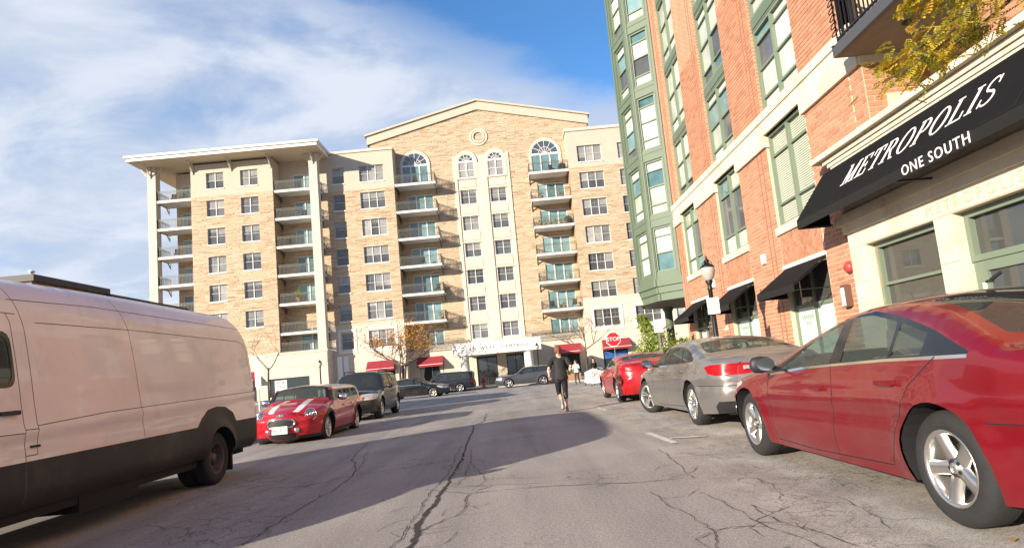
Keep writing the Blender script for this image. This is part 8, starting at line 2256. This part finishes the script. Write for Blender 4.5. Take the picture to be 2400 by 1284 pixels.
def shoe(parent, ankle, toe, m=M_SHOE):
    a, t = V3(ankle), V3(toe); d = (t-a); d.normalize(); up = V3((0, 0, 1)); 
    if abs(d.dot(up)) > 0.9: up = V3((0, -1, 0))
    x = d.cross(up).normalized(); u = x.cross(d)
    s = MB(); prof = [(-0.075, 0.030, 0.075), (-0.05, 0.040, 0.085), (0.02, 0.043, 0.065), (0.09, 0.048, 0.05), (0.15, 0.045, 0.035), (0.185, 0.025, 0.02)]
    n = 10; vs = []
    for y, w, h in prof:
        for k in range(n):
            q = 2*pi*k/n; vs.append(a + d*y + x*(w*cos(q)) + u*(h*max(-0.55, sin(q))-0.02))
    s.add(vs, [(i*n+k, i*n+(k+1) % n, (i+1)*n+(k+1) % n, (i+1)*n+k) for i in range(len(prof)-1) for k in range(n)], 0, True); s.add(vs[:n], [tuple(range(n))[::-1]]); s.add(vs[-n:], [tuple(range(n))])
    o = link('shoe', s.mesh('shoe', m), parent, world=False)
    b = MB(); vs = []
    for y, w, h in prof:
        for k in (-1, 1):
            for zz in (-0.055*h/0.07-0.022, -0.075*min(1, h/0.06)-0.022): vs.append(a+d*y+x*(w*1.05*k)+u*(-0.066 if zz > -0.07 else -0.085))
    fs = []
    for i in range(len(prof)-1):
        o4, p4 = i*4, (i+1)*4
        fs += [(o4, p4, p4+2, o4+2), (o4+1, o4+3, p4+3, p4+1), (o4, o4+1, p4+1, p4), (o4+2, p4+2, p4+3, o4+3)]
    b.add(vs, fs); link('sole', b.mesh('sole', M_SOLE), o, world=False)

def person(label, x, y, rz, pose, clothes, hairm, s=1.0, bun=False, long=False, zoff=0.0, group=None):
    root = empty('person', (x, y, gz(x, y)+zoff), label, 'person', group, rz); root.scale = (s, s, s)
    P = pose; J = {}; E = []
    J['pel'] = (P['pel'], (0.13, 0.10)); J['wst'] = (P['wst'], (0.115, 0.085)); J['chs'] = (P['chs'], (0.145, 0.10)); J['nck'] = (P['nck'], 0.052); J['hd0'] = (P['hd0'], (0.068, 0.078)); J['hd1'] = (P['hd1'], (0.080, 0.092)); J['hd2'] = (P['hd2'], (0.060, 0.07))
    J['nos'] = (tuple(V3(P['hd1'])+V3((0, 0.098, -0.015))), 0.015); J['chn'] = (tuple(V3(P['hd0'])+V3((0, 0.052, -0.005))), 0.034); E += [('hd1', 'nos'), ('hd0', 'chn')]
    E += [('pel', 'wst'), ('wst', 'chs'), ('chs', 'nck'), ('nck', 'hd0'), ('hd0', 'hd1'), ('hd1', 'hd2')]
    for sd in ('L', 'R'):
        for n, r in (('hip', 0.088), ('kne', 0.056), ('clf', 0.052), ('ank', 0.036), ('toe', 0.03)): J[n+sd] = (P[n+sd], r)
        E += [('pel', 'hip'+sd), ('hip'+sd, 'kne'+sd), ('kne'+sd, 'clf'+sd), ('clf'+sd, 'ank'+sd), ('ank'+sd, 'toe'+sd)]
        for n, r in (('sho', 0.055), ('elb', 0.038), ('wri', 0.026)): J[n+sd] = (P[n+sd], r)
        E += [('chs', 'sho'+sd), ('sho'+sd, 'elb'+sd), ('elb'+sd, 'wri'+sd)]
        w, e = V3(P['wri'+sd]), V3(P['elb'+sd]); hand_bones(J, E, sd, w, w-e, (0, 0, 1))
    body = skin_obj('body', J, E, clothes.get('skin', M_SKIN), root, 2)
    mid = lambda a, b, t: tuple(V3(P[a]).lerp(V3(P[b]), t))
    # clothes: the body's own surface, lifted off the skin, chosen by the nearest bone
    me = body.data
    seg = [(a, b, V3(J[a][0]), V3(J[b][0])) for a, b in E if a in P and b in P]
    def bone(c):
        best = None
        for a, b, p, q in seg:
            d = q-p; t = max(0.0, min(1.0, (c-p).dot(d)/d.length_squared)); r = (J[a][1][0] if isinstance(J[a][1], tuple) else J[a][1])
            m = (p+d*t-c).length - r*0.5
            if best is None or m < best[0]: best = (m, a, b, t)
        return best[1:]
    kinds = []
    hem = P['pel'][2]-0.075
    for f in me.polygons:
        a, b, t = bone(f.center); k = set()
        if (a, b) in (('pel', 'wst'), ('wst', 'chs')) or a[:3] == 'chs' and b[:3] == 'sho' or (a == 'chs' and b == 'nck' and t < 0.62): k.add('shirt')
        if a[:3] == 'sho' and t < clothes.get('sleeve', 0.8): k.add('shirt')
        if clothes.get('long') and (a[:3] == 'sho' or (a[:3] == 'elb' and t < 0.85)): k.add('shirt')
        if (a == 'pel' and b[:3] == 'hip') or (a == 'pel' and b == 'wst') or (a[:3] == 'hip'): k.add('leggings')
        if f.center.z > hem and ((a == 'pel') or (a[:3] == 'hip')): k.add('shirt')
        if a[:3] == 'kne' and f.center.z > lerp(P['kne'+b[-1]][2], P['ank'+b[-1]][2], clothes.get('leg', 0.25)) - 0.02: k.add('leggings')
        if a[:3] == 'clf' and clothes.get('leg', 0.25) > 0.6 and f.center.z > P['ank'+b[-1]][2]+0.03: k.add('leggings')
        kinds.append(k)
    for nm, off, m in (('leggings', 0.010, clothes['bottom']), ('shirt', 0.022, clothes['top'])):
        fs = [tuple(p.vertices) for p, k in zip(me.polygons, kinds) if nm in k]
        used = sorted({i for f in fs for i in f}); mp = {i: n for n, i in enumerate(used)}
        c = MB(); vs = []
        for i in used:
            v = me.vertices[i]; o = off
            if nm == 'shirt': o += 0.014*max(0.0, min(1.0, (P['chs'][2]-v.co.z)/0.3)) + 0.006*sin(v.co.z*60+v.co.x*25)*sin(v.co.x*40)
            q = v.co+v.normal*o
            if nm == 'shirt' and abs(v.co.z-hem) < 0.035 and abs(v.co.x) < 0.2: q.z = hem-0.012
            vs.append(tuple(q))
        c.add(vs, [tuple(mp[i] for i in f) for f in fs], 0, True)
        link(nm, c.mesh(nm, m), root, world=False)
    head(root, tuple(V3(P['hd1'])+V3((0, 0, 0.01))), 0.098, hairm, pi/2, bun, long)
    for sd in ('L', 'R'): shoe(root, P['ank'+sd], P['toe'+sd], clothes.get('shoe', M_SHOE))
    if clothes.get('armwarmer'):
        for sd in ('L', 'R'):
            b = MB(); b.tube([mid('elb'+sd, 'wri'+sd, 0.25), mid('elb'+sd, 'wri'+sd, 0.6), mid('elb'+sd, 'wri'+sd, 0.97)], [0.046, 0.041, 0.034], 12); link('wrist_band', b.mesh('wrist_band', clothes['armwarmer']), root, world=False)
    return root
RUN = dict(pel=(0,0,0.88), wst=(0,0.03,1.02), chs=(0,0.06,1.22), nck=(0,0.08,1.385), hd0=(0,0.10,1.45), hd1=(0,0.10,1.515), hd2=(0,0.095,1.575),
  hipR=(0.085,0.0,0.82), kneR=(0.085,0.07,0.47), clfR=(0.08,0.03,0.34), ankR=(0.075,0.0,0.085), toeR=(0.085,0.16,0.045),
  hipL=(-0.085,0.0,0.82), kneL=(-0.075,0.12,0.47), clfL=(-0.06,0.0,0.42), ankL=(-0.045,-0.24,0.27), toeL=(-0.045,-0.285,0.10),
  shoR=(0.175,0.06,1.31), elbR=(0.27,-0.10,1.10), wriR=(0.25,0.10,0.99), shoL=(-0.175,0.06,1.31), elbL=(-0.285,-0.06,1.09), wriL=(-0.27,0.08,0.94))
person('runner with auburn hair in black shirt and cropped leggings seen from behind', 1.08, 15.35, 0.0, RUN, dict(top=M_BSHIRT, bottom=M_BTIGHT, leg=0.35, sleeve=0.85, armwarmer=M_WHTOP), M_HAIRR, 0.99, bun=True)
WALK = dict(pel=(0,0,0.90), wst=(0,0.01,1.04), chs=(0,0.02,1.25), nck=(0,0.03,1.42), hd0=(0,0.045,1.49), hd1=(0,0.05,1.555), hd2=(0,0.045,1.62),
  hipR=(0.085,0,0.85), kneR=(0.08,0.10,0.48), clfR=(0.08,0.08,0.36), ankR=(0.08,0.12,0.085), toeR=(0.085,0.27,0.05),
  hipL=(-0.085,0,0.85), kneL=(-0.08,-0.02,0.48), clfL=(-0.08,-0.08,0.36), ankL=(-0.08,-0.17,0.11), toeL=(-0.085,-0.03,0.05),
  shoR=(0.17,0.02,1.34), elbR=(0.23,-0.02,1.08), wriR=(0.16,0.20,1.02), shoL=(-0.17,0.02,1.34), elbL=(-0.22,-0.04,1.08), wriL=(-0.17,0.18,1.05))
person('woman in a white blouse and dark jeans walking near the far kerb', 4.05, 42.0, radians(150), WALK, dict(top=M_WHTOP, bottom=M_JEAN, leg=0.9, legr=0.05, long=True), M_HAIRD, 0.97, long=True)
person('long haired woman in dark clothes standing behind the no right turn board', 4.75, 38.2, radians(200), WALK, dict(top=M_BSHIRT, bottom=M_JEAN, leg=0.9, legr=0.05, long=True), M_HAIRD, 0.95, long=True)
